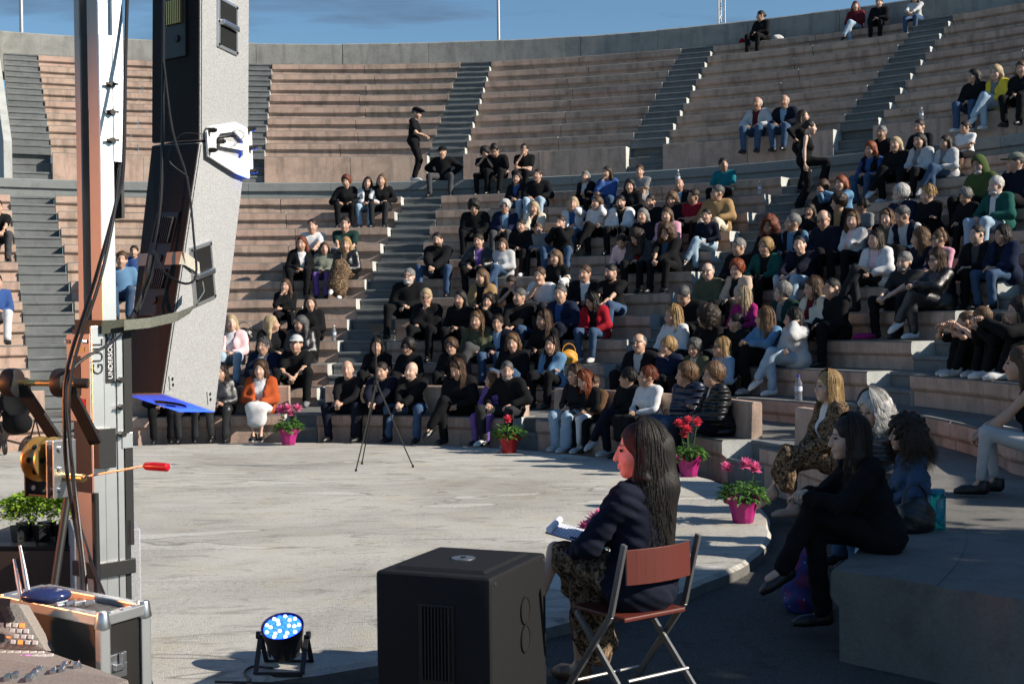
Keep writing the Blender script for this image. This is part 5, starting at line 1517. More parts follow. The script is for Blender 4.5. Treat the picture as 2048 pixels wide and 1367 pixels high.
# ---- subwoofer in front
def hexa(name, top4, bot4, mat, parent, bevel=.012):
    B = Boxes(); B.V = [np.array(p, float) for p in list(top4) + list(bot4)]
    B.F = [(0, 1, 2, 3), (7, 6, 5, 4), (0, 4, 5, 1), (1, 5, 6, 2), (2, 6, 7, 3), (3, 7, 4, 0)]
    return B.build(name, mat, parent, bevel, True, 3)
p0, p1, p2 = at_h(750, 1140, .66), at_h(982, 1156, .66), at_h(1092, 1104, .66)
p3 = p0 + p2 - p1
sub = empty('subwoofer', ((p0 + p2) / 2).to_tuple()[:2] + (ZG,), label='big black subwoofer standing on the asphalt left of the folding chair', cat='speaker')
so = Vector(sub.location); loc_ = lambda v: np.array(v) - np.array(so)
top4 = [loc_(p) for p in (p0, p1, p2, p3)]; bot4 = [q - np.array((0, 0, .75)) for q in top4]
MATS['sub_body'] = speckle('ribbed_black_plastic', (.013, .013, .014), .35, .18)
hexa('cabinet', top4, bot4, 'sub_body', sub, .022)
cen = sum(top4) / 4
rim = [cen + (q - cen) * f for q in top4 for f in (.80,)]
B = Boxes(); B.V = [q + (0, 0, .001) for q in rim] + [cen + (q - cen) * .74 + (0, 0, .012) for q in top4]; 
B.F = [(0, 1, 5, 4), (1, 2, 6, 5), (2, 3, 7, 6), (3, 0, 4, 7), (4, 5, 6, 7)]; B.build('top_panel', 'sub_body', sub, .004)
B = Boxes(); B.disc(cen + (0, 0, .014), (0, 0, 1), .055, .006, 28); B.build('pole_socket', 'steel', sub, smooth=True)
B = Boxes(); B.disc(cen + (0, 0, .0185), (0, 0, 1), .014, .004, 14); B.build('socket_hole', 'grille_blk', sub)
ex = top4[2] - top4[1]; ex /= np.linalg.norm(ex); nz = np.array((0, 0, 1.0)); nrm = np.cross(ex, nz)
mid = (top4[1] + top4[2]) / 2
Mx = np.stack((ex, nrm, nz), 1)
for dz_ in (-.215, -.345):
    hb = mid + nrm * .003 + np.array((0, 0, dz_)) + ex * .05
    B = Boxes()
    for k in range(28):
        g = lambda t: hb + ex * math.cos(t) * .050 + nz * math.sin(t) * .060
        B.bar(g(2 * math.pi * k / 28), g(2 * math.pi * (k + 1.1) / 28), .010, .010, nrm)
    B.build('handle_rim', 'plastic_blk', sub, .002)
    B = Boxes(); B.prism([(math.cos(t) * .046, math.sin(t) * .056) for t in np.linspace(0, 6.283, 20, endpoint=False)], .002, np.stack((ex, nrm, nz), 1), hb); B.build('handle_recess', 'grille_blk', sub)
for (u_, z_) in ((.06, -.03), (.94, -.03), (.06, -.70), (.94, -.70)):
    B = Boxes(); B.disc(top4[1] * (1 - u_) + top4[2] * u_ + nrm * .002 + np.array((0, 0, z_)), nrm, .007, .006, 8); B.build('screw', 'steel', sub)
fx = top4[1] - top4[0]; fx /= np.linalg.norm(fx); fn = np.cross(fx, nz); fm = (top4[0] + top4[1]) / 2; Mf = np.stack((fx, fn, nz), 1)
B = Boxes(); B.obb(fm + fn * .003 + fx * .02 + np.array((0, 0, -.33)), (.085, .003, .20), Mf); B.build('amplifier_panel', 'plastic_blk', sub, .003)
for k in range(9):
    B = Boxes(); B.obb(fm + fn * .010 + fx * (-.045 + k * .016) + np.array((0, 0, -.30)), (.003, .008, .16), Mf); B.build('cooling_fin', 'matt_black', sub)
B = Boxes(); B.obb(fm + fn * .0065 + fx * .03 + np.array((0, 0, -.565)), (.018, .001, .006), Mf); B.build('badge', 'whiteink', sub)

# ---- hanging speaker columns
def quadp(a, b, c, d):
    """a top-left, b top-right, c bottom-left, d bottom-right -> point at (u right, v down) and outward frame"""
    a, b, c, d = [np.array(q, float) for q in (a, b, c, d)]
    def pt(u, v): return (a * (1 - u) + b * u) * (1 - v) + (c * (1 - u) + d * u) * v
    x = (b - a); x /= np.linalg.norm(x); y = (a - c); y /= np.linalg.norm(y); n = np.cross(x, y); n /= np.linalg.norm(n); y = np.cross(n, x)
    return pt, np.stack((x, n, y), 1), n
def C_(px, py, dep): v = at_y(px, py, dep); return np.array(v)
uC, uL, uR = C_(400, -330, 4.5), C_(305, -330, 4.65), C_(497, -330, 4.9)
jC, jL, jR = C_(400, 285, 4.5), C_(305, 291, 4.65), C_(497, 268, 4.9)
for q in (uC, uL, uR): q[2] = 3.30
bC, bL, bR = C_(324, 788, 4.25), C_(249, 789, 4.40), C_(430, 824, 4.65)
def column(name, label, t, b, kind):
    tC, tL, tR = t; bC_, bL_, bR_ = b
    o3 = (tC + tR + tL) / 3; o3 = np.array((o3[0], o3[1], bC_[2])); e = empty(name, o3, label=label, cat='speaker', group='hanging speaker columns')
    tB, bB = tL + tR - tC, bL_ + bR_ - bC_
    hexa('cabinet', [q - o3 for q in (tL, tC, tR, tB)], [q - o3 for q in (bL_, bC_, bR_, bB)], 'cab', e, .006)
    ptR, MR, nR = quadp(tC - o3, tR - o3, bC_ - o3, bR_ - o3); ptL, ML, nL = quadp(tL - o3, tC - o3, bL_ - o3, bC_ - o3)
    # dark rear panel with heat sink and sockets
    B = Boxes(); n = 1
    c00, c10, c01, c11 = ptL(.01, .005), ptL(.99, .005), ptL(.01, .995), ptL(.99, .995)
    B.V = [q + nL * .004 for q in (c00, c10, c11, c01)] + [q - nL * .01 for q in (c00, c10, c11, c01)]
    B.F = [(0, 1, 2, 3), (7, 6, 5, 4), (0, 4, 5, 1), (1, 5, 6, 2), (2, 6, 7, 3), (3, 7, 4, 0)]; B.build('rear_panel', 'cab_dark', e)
    return e, ptR, MR, nR, ptL, ML, nL, o3
spk1 = column('line_speaker', 'grey speaker column, upper of the two hanging beside the mast', (uC, uL, uR), (jC + (0, 0, .006), jL + (0, 0, .006), jR + (0, 0, .006)), 0)
spk2 = column('line_speaker', 'grey speaker column, lower and tilted, its underside glowing blue', (jC, jL, jR), (bC, bL, bR), 1)
def handle(col, u, v, w, h, two=True):
    e, pt, M, n = col[:4]; c = pt(u, v)
    B = Boxes(); B.obb(c + n * .003, (w, .004, h), M); pl = B.build('handle_plate', 'alu', e, .003)
    for s_ in (-1, 1):
        B = Boxes(); B.obb(c + n * .006 + M @ np.array((0, 0, s_ * h * .47)), (w * .78, .003, h * .40), M); B.build('handle_recess', 'grille_blk', pl)
    B = Boxes(); a = c + n * .014; B.bar(a - M @ np.array((w * .8, 0, 0)), a + M @ np.array((w * .8, 0, 0)), .022, .018, n); B.build('grip', 'steel', pl, .006)
    for sx in (-1, 1):
        for sz in (-.9, 0, .9):
            B = Boxes(); B.disc(c + n * .008 + M @ np.array((sx * w * .9, 0, sz * h)), n, .005, .004, 8); B.build('screw', 'plastic_blk', pl)
hh1 = np.linalg.norm(uC - jC)
handle(spk1, .52, 1 - (285 - 50) * 4.65 / 2568 / hh1, .085, .092)
handle(spk2, .40, .525, .085, .105)
# rear amplifier panels
for col, v, hgt in ((spk1, 1 - (285 - 55) * 4.6 / 2568 / hh1, .11), (spk2, .42, .12), (spk2, .60, .09)):
    e, ptL, ML, nL = col[0], col[4], col[5], col[6]; c = ptL(.52, v)
    B = Boxes(); B.obb(c + nL * .006, (.058, .006, hgt), ML); pl = B.build('amplifier_panel', 'plastic_blk', e, .002)
    for k in range(9):
        B = Boxes(); B.obb(c + nL * .014 + ML @ np.array((-.04 + k * .010, 0, hgt * .45)), (.0022, .008, hgt * .38), ML); B.build('cooling_fin', 'brass' if col is spk1 else 'matt_black', pl)
    B = Boxes(); B.disc(c + nL * .012 + ML @ np.array((.012, 0, -hgt * .4)), nL, .013, .012, 14); B.build('socket', 'matt_black', pl, smooth=True)
# base plate, corner plugs and pole cup of the lower column
e2, ptR, MR, nR = spk2[:4]; o3 = spk2[7]
for (u, v) in ((.12, .945), (.84, .955)):
    B = Boxes(); B.obb(ptR(u, v) + nR * .002, (.017, .003, .024), MR); pl = B.build('insert_plate', 'cab', e2, .002)
    for sz in (-.010, .010):
        B = Boxes(); B.disc(ptR(u, v) + nR * .006 + MR @ np.array((0, 0, sz)), nR, .006, .003, 10); B.build('insert_hole', 'grille_blk', pl)
bn = np.cross(bR - bC, bL - bC); bn /= np.linalg.norm(bn); bn = bn if bn[2] < 0 else -bn
bc = (bL + bR) / 2 - o3
B = Boxes(); B.disc(bc + bn * .004, bn, .055, .006, 24); B.build('pole_cup', 'matt_black', e2, smooth=True)
B = Boxes(); B.disc(bc + bn * .0085, bn, .018, .004, 14); B.build('cup_hole', 'grille_blk', e2)
# rigging plate across the joint
rg = empty('rigging_plate', jC, label='white metal rigging plate pinned across the joint of the speaker columns', cat='bracket')
ptJ, MJ, nJ = quadp(uC - jC, uR - jC, np.zeros(3), jR - jC)
def rp(u, dz): return (jR - jC) * u + np.array((0, 0, dz)) + nJ * .012
MATS['white_metal'] = m_plain('white_coated_steel', (.78, .78, .78), .35, .1)
out = [(.04, .035), (.10, .055), (.62, .055), (.97, .015), (.99, -.13), (.90, -.165), (.62, -.135), (.06, -.05)]
inn = [(.22, .005), (.30, .022), (.60, .020), (.78, -.02), (.78, -.075), (.72, -.085), (.50, -.060), (.22, -.035)]
B = Boxes(); n = len(out)
for lay in (0, .007):
    for q in (out, inn):
        for (u, z) in q: B.V.append(rp(u, z) + nJ * lay)
for i in range(n):
    j = (i + 1) % n
    B.F += [(i, j, n + j, n + i), (2 * n + i, 3 * n + i, 3 * n + j, 2 * n + j), (i, 2 * n + i, 2 * n + j, j), (n + i, n + j, 3 * n + j, 3 * n + i)]
B.build('side_plate', 'white_metal', rg)
B = Boxes(); B.bar(rp(.30, -.012) + nJ * .004, rp(.80, -.045) + nJ * .004, .024, .006, nJ); B.build('link_bar', 'white_metal', rg, .001)
for (u, z) in ((.08, .04), (.08, -.03), (.90, .02), (.93, -.14), (.92, -.05), (.25, -.005)):
    B = Boxes(); p = rp(u, z); B.disc(p + nJ * .016, nJ, .009, .026, 10); B.disc(p + nJ * .03, nJ, .006, .012, 8); B.build('locking_pin', 'matt_black', rg, smooth=True)
tubes('pin_lanyard', [rp(-.02, .03), rp(-.10, .0) + (-.06, 0, .03), rp(-.12, -.05) + (-.10, 0, .0), rp(-.06, -.10) + (-.04, 0, -.02)], .0015, 'cable', rg)
tubes('pin_lanyard', [rp(.25, .0) + nJ * .02, rp(.40, .03) + nJ * .05, rp(.62, .005) + nJ * .04, rp(.45, -.03) + nJ * .03], .0014, 'cable', rg)

# ---- lifting mast, seen on its corner
MD = 4.0
mc = at_y(187, 900, MD)                                   # near corner of the outer tube
ma = R_(47)                                               # right face runs right and away
xr = np.array((math.cos(ma), math.sin(ma), 0)); xl = np.array((-math.cos(R_(40)), math.sin(R_(40)), 0))
mast = empty('lifting_mast', (mc.x, mc.y, ZG), label='aluminium telescopic lifting mast with hand winch at the left', cat='lifting mast')
def pm(u, v, z): return xr * u + xl * v + np.array((0, 0, z))      # u along the right face, v along the left face
def zpx(py, dep=MD): return 1.75 - (py - 653) * dep / 2568 - ZG
def boxm(u0, u1, v0, v1, z0, z1, name, mat, parent=None, bevel=.0):
    B = Boxes(); B.V = [pm(u, v, z) for z in (z0, z1) for (u, v) in ((u0, v0), (u1, v0), (u1, v1), (u0, v1))]
    B.F = [(3, 2, 1, 0), (4, 5, 6, 7), (0, 1, 5, 4), (1, 2, 6, 5), (2, 3, 7, 6), (3, 0, 4, 7)]; return B.build(name, mat, parent or mast, bevel)
S = .125
z_top1 = zpx(650)
boxm(0, .040, 0, .012, .05, z_top1, 'outer_profile', 'alu', None, .0015)
boxm(.042, .082, .003, .014, .05, z_top1, 'outer_profile', 'alu', None, .0015)
boxm(.084, S - .02, 0, .012, .05, z_top1, 'outer_profile', 'alu', None, .0015)
boxm(S - .018, S, .0, .11, .05, z_top1 - .62, 'outer_profile', 'matt_black')
boxm(.0, S - .02, .014, .11, .05, z_top1 - .01, 'profile_core', 'matt_black')
boxm(S - .016, S + .012, .0, .10, z_top1 - .70, z_top1 + .0, 'inner_rail', 'matt_black')
lp = boxm(-.006, -.001, .004, .135, zpx(842), zpx(666), 'winch_plate', 'plate', None, .001)
boxm(-.008, -.0065, .055, .095, zpx(790), zpx(710), 'plate_slot', 'matt_black', lp)
boxm(-.0078, -.0066, .03, .088, zpx(702), zpx(692), 'data_label', 'brass', lp)
boxm(-.0078, -.0066, .03, .09, zpx(828), zpx(796), 'data_label', 'red_grip', lp)
for v in (.02, .12):
    B = Boxes(); B.disc(pm(-.012, v, zpx(681)), xr, .007, .016, 10); B.build('bolt', 'steel', lp, smooth=True)
boxm(-.006, -.001, .004, .10, .45, zpx(985), 'lower_plate', 'plate', None, .001)
# second and third stage: C channels, open to the left face
def channel(z0, z1, u, w, nm):
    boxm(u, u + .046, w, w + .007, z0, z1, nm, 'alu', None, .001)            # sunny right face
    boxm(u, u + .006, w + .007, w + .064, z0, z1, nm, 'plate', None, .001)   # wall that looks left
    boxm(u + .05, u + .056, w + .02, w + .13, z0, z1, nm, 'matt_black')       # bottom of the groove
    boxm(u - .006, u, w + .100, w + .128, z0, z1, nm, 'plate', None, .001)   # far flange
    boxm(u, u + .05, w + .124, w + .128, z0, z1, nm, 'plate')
channel(z_top1 - .012, zpx(64), .040, .0, 'second_profile')
channel(zpx(80) - .2, zpx(64) + .55, .046, .012, 'third_profile')
boxm(.085, .122, -.003, .0115, zpx(318), zpx(64) + .2, 'guide_rail', 'alu', None, .001)
boxm(.118, .128, .012, .06, zpx(430), zpx(64) + .3, 'guide_rail', 'matt_black')
for py in (163, 219, 276):
    B = Boxes(); p = pm(.075, -.006, zpx(py)); B.disc(p, -xl, .009, .022, 10); B.bar(p + pm(-.02, -.008, 0), p + pm(.02, -.008, .002), .008, .006); B.build('locking_screw', 'matt_black', mast, smooth=True)
for py in (760, 815, 870):
    B = Boxes(); p = pm(.095, -.006, zpx(py)); B.disc(p, -xl, .010, .026, 10); B.bar(p + pm(-.02, -.01, 0), p + pm(.02, -.01, .006), .008, .006); B.build('locking_screw', 'matt_black', mast, smooth=True)
boxm(.098, .135, -.004, -.0005, zpx(900), zpx(868), 'end_plate', 'alu', None, .001)
# lettering on the right face, running upwards
nf = -np.cross(xr, (0, 0, 1.0)); nf = nf if nf[1] < 0 else -nf
text('GUIL', .052, frame_M((0, 0, 1), -xr, nf, pm(.020, 0, zpx(712)) + nf * .0015), 'ink', mast)
lbl = boxm(.046, .078, .0015, .0028, zpx(766), zpx(652), 'name_plate', 'ink')
text('UNDERSOUND', .022, frame_M((0, 0, 1), -xr, nf, pm(.062, 0, zpx(709)) + nf * .001), 'whiteink', mast)
# roller shaft with two pulleys and their arms
sh = np.array((1.0, -.05, 0)); zr = zpx(765)
def MP(px, py, dep): return np.array(at_y(px, py, dep)) - np.array(mast.location)
a_, b_ = MP(-8, 765, 3.86), MP(176, 766, 3.80)
B = Boxes(); B.tube([a_, b_], .0095, 14); B.build('roller_shaft', 'brass', mast, smooth=True)
B = Boxes(); B.tube([MP(150, 766, 3.80), b_], .015, 16); B.build('shaft_end', 'matt_black', mast, smooth=True)
for px in (24, 124):
    c = MP(px, 765, 3.84); B = Boxes(); ax = (b_ - a_) / np.linalg.norm(b_ - a_); ax2 = ax
    B.tube([c - ax2 * .022, c - ax2 * .018, c - ax2 * .010, c + ax2 * .010, c + ax2 * .018, c + ax2 * .022], [.034, .042, .044, .044, .042, .034], 24); B.build('roller', 'matt_black', mast, smooth=True)
for (p, q, d0) in (((40, 770), (112, 878), 3.84), ((136, 775), (192, 886), 3.82)):
    B = Boxes(); B.bar(MP(p[0], p[1], d0), MP(q[0], q[1], d0 + .08), .012, .040, (1, -.3, .3)); B.build('support_arm', 'matt_black', mast, .002)
# winch: two flanged drums, bracket, crank
wc = MP(100, 918, 3.82); ax = np.array((.86, -.5, .0)); ax /= np.linalg.norm(ax)
for k, off in enumerate((-.045, .012)):
    B = Boxes(); B.disc(wc + ax * off, ax, .068, .006, 30); dr = B.build('drum_flange', 'brass', mast, smooth=True)
    for q in range(6):
        t = q * math.pi / 3; pz = wc + ax * (off + .004) + (np.cross(ax, (0, 0, 1)) * math.cos(t) + np.array((0, 0, 1.0)) * math.sin(t)) * .042
        B = Boxes(); B.disc(pz, ax, .009, .002, 10); B.build('flange_hole', 'grille_blk', dr)
B = Boxes(); B.disc(wc - ax * .016, ax, .040, .055, 24); B.build('cable_drum', 'steel', mast, smooth=True)
for off in (-.062, .034, .062):
    B = Boxes(); c = wc + ax * off + np.array((.0, 0, -.025)); fwv = np.cross(ax, (0, 0, 1.0)); B.obb(c, (.003, .042, .085), np.stack((ax, fwv, np.array((0, 0, 1.0))), 1)); B.build('winch_bracket', 'steel' if off > 0 else 'matt_black', mast, .002)
    for dz in (.06, -.06, .0):
        B = Boxes(); B.disc(c + ax * .006 + np.array((0, 0, dz)) + fwv * .02, ax, .008, .010, 8); B.build('bolt', 'steel', mast)
B = Boxes(); B.bar(wc + ax * -.06 + np.array((0, 0, -.105)), wc + ax * .06 + np.array((0, 0, -.105)), .07, .006); B.build('winch_base', 'matt_black', mast, .001)
c0, c1, c2 = MP(158, 955, 3.76), MP(290, 931, 3.66), MP(337, 934, 3.63)
B = Boxes(); B.bar(c0, c1, .018, .006, (0, 0, 1)); B.build('crank_arm', 'steel', mast, .001)
B = Boxes(); B.tube([c0 - ax * .06, c0 + ax * .02], .012, 12); B.build('crank_hub', 'brass', mast, smooth=True)
B = Boxes(); B.tube([c1, c1 + (c2 - c1) * .08, c1 + (c2 - c1) * .5, c2 - (c2 - c1) * .05, c2], [.009, .012, .0125, .012, .008], 12); B.build('crank_grip', 'red_grip', mast, smooth=True)
boxm(.0, .06, -.03, -.002, zpx(935), zpx(855), 'bracket', 'matt_black', None, .002)
# stabiliser struts and collar
B = Boxes(); B.tube([MP(135, 995, 3.9), MP(100, 1230, 3.8)], .012, 12); B.build('strut', 'matt_black', mast, smooth=True)
B = Boxes(); B.tube([MP(190, 985, 3.9), MP(196, 1260, 3.9)], .011, 12); B.build('strut', 'matt_black', mast, smooth=True)
B = Boxes(); B.tube([MP(236, 1150, 4.1), MP(262, 1260, 4.3), MP(300, 1367, 4.6)], .011, 12); B.build('strut', 'matt_black', mast, smooth=True)
boxm(-.014, S + .008, -.014, -.002, zpx(1156), zpx(1126), 'collar', 'matt_black', None, .002)
boxm(-.014, -.002, -.014, .11, zpx(1156), zpx(1126), 'collar', 'matt_black', None, .002)
boxm(-.02, S + .03, -.02, .12, .0, .05, 'mast_foot', 'matt_black', None, .003)
for v in (-.0, 1):
    B = Boxes(); B.tube([pm(.05, .05, .03), pm(.05, .05, .03) + np.array((-.75 if v else .75, .45, -.01))], .016, 10); B.build('foot_leg', 'matt_black', mast, smooth=True)

# ---- ratchet strap from the lower column to the mast
st = empty('lashing_strap', C_(300, 560, 4.3), label='pale webbing strap tying the lower speaker column to the mast', cat='strap')
sto = np.array(st.location)
ptR2, MR2, nR2 = quadp(jC, jR, bC, bR); ptL2, ML2, nL2 = quadp(jL, jC, bL, bC)
def ribbon(name, pts, nrm, w, mat):
    B = Boxes()
    for i, (p, n_) in enumerate(zip(pts, nrm)):
        B.V += [p - sto + n_ * w / 2, p - sto - n_ * w / 2]
    for i in range(len(pts) - 1): B.F.append((2 * i, 2 * i + 1, 2 * i + 3, 2 * i + 2))
    o = B.build(name, mat, st); m = o.modifiers.new('thick', 'SOLIDIFY'); m.thickness = .003; m.offset = 0; return o
yv = ML2[:, 2]
ribbon('strap_band', [ptL2(u, .475) + nL2 * .008 for u in (0, .5, 1)] + [ptR2(0, .475) + nR2 * .008, ptR2(.12, .49) + nR2 * .012, ptR2(.26, .51) + nR2 * .016], [yv, yv, yv, MR2[:, 2], MR2[:, 2], MR2[:, 2]], .045, 'strap')
tail = [C_(404, 572, 4.36), C_(404, 590, 4.22), C_(385, 618, 4.18), C_(355, 633, 4.16), C_(300, 645, 4.10), C_(248, 650, 4.02)]
ribbon('strap_tail', tail, [np.array(q) for q in ((.2, 0, 1.), (.5, 0, .8), (.6, 0, .8), (.25, 0, 1), (.05, 0, 1), (0, 0, 1.))], .032, 'strap_mid')
m0 = np.array(mast.location)
zz = zpx(650) 
ribbon('strap_wrap', [m0 + pm(S + .02, -.012, zz), m0 + pm(.028, -.012, zz - .004), m0 + pm(.026, .136, zz), m0 + pm(S + .02, .136, zz), m0 + pm(S + .02, -.012, zz)], [np.array((0, 0, 1.))] * 5, .042, 'strap_dark')

# ---- cables
def cable(label, pts, r=.006):
    o = tubes('cable', [np.array(at_y(px, py, d)) for (px, py, d) in pts], r, 'cable'); tag(o, label, 'cable', 'black cables round the mast'); return o
cable('black cable hanging free between mast and speaker', [(256, -60, 4.1), (251, 120, 4.05), (247, 330, 3.95), (234, 400, 3.88), (190, 560, 3.78), (135, 735, 3.72), (129, 860, 3.70), (136, 960, 3.72), (160, 1110, 3.74), (164, 1192, 3.6)])
cable('black cable crossing the mast below the strap, left one', [(240, 330, 3.94), (228, 430, 3.84), (200, 560, 3.76), (150, 715, 3.71), (138, 820, 3.69), (150, 1000, 3.70), (178, 1110, 3.66), (214, 1204, 3.5)], .005)
cable('thin pale cable looping from the strap to the rollers', [(243, 668, 3.93), (215, 690, 3.84), (170, 715, 3.76), (141, 745, 3.71), (133, 800, 3.69), (141, 900, 3.69), (152, 990, 3.70), (175, 1190, 3.6)], .005)
cable('black cable dangling in front of the rear panels', [(328, -40, 4.52), (326, 200, 4.5), (322, 400, 4.42), (306, 520, 4.36), (300, 560, 4.35), (272, 630, 4.3), (250, 655, 4.1)], .006)
cable('thin black cable swinging from panel to handle', [(327, 120, 4.51), (345, 260, 4.46), (375, 360, 4.40), (388, 480, 4.30), (392, 550, 4.24), (370, 567, 4.22), (330, 545, 4.25), (308, 500, 4.33)], .004)
cable('short cable bundle below the rear sockets', [(300, 512, 4.36), (295, 540, 4.34), (284, 590, 4.33), (262, 640, 4.25)], .009)

# ---- flight case lid with router, mixing desk
MATS['case_blk'] = m_plain('phenolic_ply', (.012, .011, .011), .45, 0, .4, .2, 40)
MATS['desk'] = speckle('desk_paint', (.27, .235, .21), .25)
hz = 1.068
k0, kr, kl = at_h(205, 1239, hz), at_h(287, 1216, hz), at_h(8, 1198, hz)
fc = empty('flight_case', (k0.x, k0.y, .28), label='black flight case with aluminium edging beside the mast foot', cat='flight case')
fo = np.array(fc.location)
t4 = [np.array(q) - fo for q in (kl, k0, kr, kl + kr - k0)]; b4 = [q - np.array((0, 0, .60)) for q in t4]
hexa('case_body', t4, b4, 'case_blk', fc, .002)
B = Boxes(); cc = sum(t4) / 4
for i in range(4): B.bar(t4[i], t4[(i + 1) % 4], .026, .026)
for i in (0, 1, 2): B.bar(t4[i], b4[i], .026, .026, (1, 1, 0))
B.build('edge_trim', 'alu', fc, .003)
for i in (1, 2):
    B = Boxes(); B.disc(t4[i] + (0, 0, .0), (0, 0, 1), .020, .04, 14, .014); B.build('ball_corner', 'steel', fc, .004, True)
for i in range(3):
    B = Boxes(); B.disc(t4[1] * (1 - .3 * (i + .5)) + t4[2] * .3 * (i + .5) + np.array((0, 0, .014)), (0, 0, 1), .005, .004, 8); B.build('rivet', 'steel', fc)
ex_ = (t4[2] - t4[1]); ex_ /= np.linalg.norm(ex_); en = np.cross(ex_, (0, 0, 1.0))
Mc = np.stack((ex_, en, np.array((0, 0, 1.0))), 1); lc = (t4[1] + t4[2]) / 2 + en * .006 + np.array((0, 0, -.115)) - ex_ * .03
B = Boxes(); B.obb(lc, (.030, .004, .030), Mc); B.build('latch_dish', 'steel', fc, .003)
B = Boxes(); B.obb(lc + en * .010, (.018, .006, .008), Mc); B.obb(lc + en * .012 + Mc @ np.array((.006, 0, .014)), (.006, .005, .018), Mc); B.build('latch_handle', 'steel', fc, .002)
# a table under case and desk
tb = empty('folding_table', (k0.x - .35, k0.y - .05, ZG), label='dark folding table carrying the mixing desk', cat='table')
B = Boxes(); B.obb((-.1, .0, .53), (.62, .40, .015)); B.build('tabletop', 'case_blk', tb, .004)
for sx in (-.65, .42):
    for sy in (-.34, .34):
        B = Boxes(); B.tube([(sx, sy, 0), (sx, sy, .52)], .014, 10); B.build('leg', 'matt_black', tb, smooth=True)
# desk: wedge in front of the lid, lower edge out of frame
d0, d1, d2, d3 = C_(256, 1358, 2.72), C_(92, 1300, 2.98), C_(-150, 1290, 3.02), C_(-40, 1470, 2.60)
sA, sB = C_(38, 1206, 3.02), C_(-150, 1196, 3.02)
dk = empty('mixing_desk', (d1[0], d1[1], .45), label='digital mixing desk with faders and lit buttons in the corner', cat='mixing desk')
do = np.array(dk.location)
def slab4(name, a, b, c, d, th, mat, parent, bevel=.003):
    a, b, c, d = [np.array(q) - do for q in (a, b, c, d)]; n = np.cross(b - a, d - a); n /= np.linalg.norm(n); n = n if n[2] > 0 else -n
    B = Boxes(); B.V = [q for q in (a, b, c, d)] + [q - n * th for q in (a, b, c, d)]
    B.F = [(0, 1, 2, 3), (7, 6, 5, 4), (0, 4, 5, 1), (1, 5, 6, 2), (2, 6, 7, 3), (3, 7, 4, 0)]; B.build(name, mat, parent, bevel); return n
nA = slab4('fader_panel', d0, d1, d2, d3, .09, 'desk', dk)
nB = slab4('screen_panel', d1, sA, sB, d2, .05, 'desk', dk)
def fp(u, v):   # u 0 at the right end, v 0 front .. 1 back
    a, b, c, d = [np.array(q) - do for q in (d0, d1, d2, d3)]
    return (a * (1 - u) + d * u) * (1 - v) + (b * (1 - u) + c * u) * v
def sp(u, v):
    a, b, c, d = [np.array(q) - do for q in (d1, sA, sB, d2)]
    return (a * (1 - u) + d * u) * (1 - v) + (b * (1 - u) + c * u) * v
xa = fp(1, .5) - fp(0, .5); xa /= np.linalg.norm(xa); ya = np.cross(nA, xa); MA = np.stack((xa, ya, nA), 1)
xb = sp(1, .5) - sp(0, .5); xb /= np.linalg.norm(xb); yb = np.cross(nB, xb); MB_ = np.stack((xb, yb, nB), 1)
MATS['key'] = m_plain('pale_key', (.55, .52, .50), .5); MATS['key_lit'] = emit('lit_key_orange', (1, .22, .04), 1.2); MATS['key_mag'] = emit('lit_strip_magenta', (.9, .12, .75), 1.0); MATS['screen_on'] = emit('lit_screen_green', (.1, .8, .3), .8)
for k in range(9):
    u = .10 + k * .062; v = .42 + .05 * math.sin(k * 1.9)
    B = Boxes(); B.obb(fp(u, .45) + nA * .0015, (.0012, .045, .001), MA); B.build('fader_slot', 'grille_blk', dk)
    B = Boxes(); B.prism([(-.0085, 0), (.0085, 0), (.006, .014), (-.006, .014)], .020, np.stack((xa, ya, nA), 1), fp(u, v) + nA * .003 - ya * .010); B.build('fader_knob', 'steel', dk, .002)
    B = Boxes(); B.obb(fp(u, .80) + nA * .002, (.011, .006, .002), MA); B.build('key', 'key_mag' if k > 2 else 'key', dk, .001)
    B = Boxes(); B.obb(fp(u, .90) + nA * .002, (.007, .005, .002), MA); B.build('key', 'key', dk, .001)
for r in range(4):
    for k in range(4):
        B = Boxes(); B.obb(sp(.05 + k * .062 + r * .012, .16 + r * .12) + nB * .003, (.0058, .0048, .0025), MB_); B.build('key', 'key_lit' if (r * 4 + k) in (2, 7, 12) else 'key', dk, .0015)
B = Boxes(); B.obb(sp(.42, .62) + nB * .002, (.055, .05, .002), MB_); B.build('screen_bezel', 'plastic_blk', dk, .001)
B = Boxes(); B.obb(sp(.40, .62) + nB * .0045, (.018, .02, .001), MB_); B.build('screen', 'screen_on', dk)
for k in range(3):
    B = Boxes(); B.disc(sp(.16, .66 + k * .10) + nB * .008, nB, .009, .016, 14); B.build('rotary_knob', 'plastic_blk', dk, smooth=True)
# router on the case
rt = at_h(92, 1196, hz + .02); ro = empty('wireless_router', (rt.x, rt.y, hz + .014), label='dark blue wireless router with two aerials on the flight case', cat='router')
MATS['router'] = m_plain('glossy_blue_plastic', (.02, .03, .10), .18, 0, .5)
F = Field((-.09, -.07, -.01), (.09, .07, .05), .006); F.ell((0, 0, .014), (.062, .045, .020), 0); F.cut((0, 0, .001), (0, 0, -1)); v, q = F.mesh(); link(bpy.data.objects.new('router_body', np_mesh('router_body', v, q, MATS['router'])), ro)
for (px, py, px2, py2) in ((58, 1192, 40, 1090), (44, 1200, 28, 1117)):
    a = np.array(at_y(px, py, 3.15)) - np.array(ro.location); b = np.array(at_y(px2, py2, 3.18)) - np.array(ro.location)
    B = Boxes(); B.tube([a, a + (b - a) * .1, a + (b - a) * .45, b], [.006, .0062, .0062, .0035], 10); B.build('aerial', 'steel', ro, smooth=True)
B = Boxes(); c = np.array(at_h(150, 1210, hz + .016)) - np.array(ro.location)
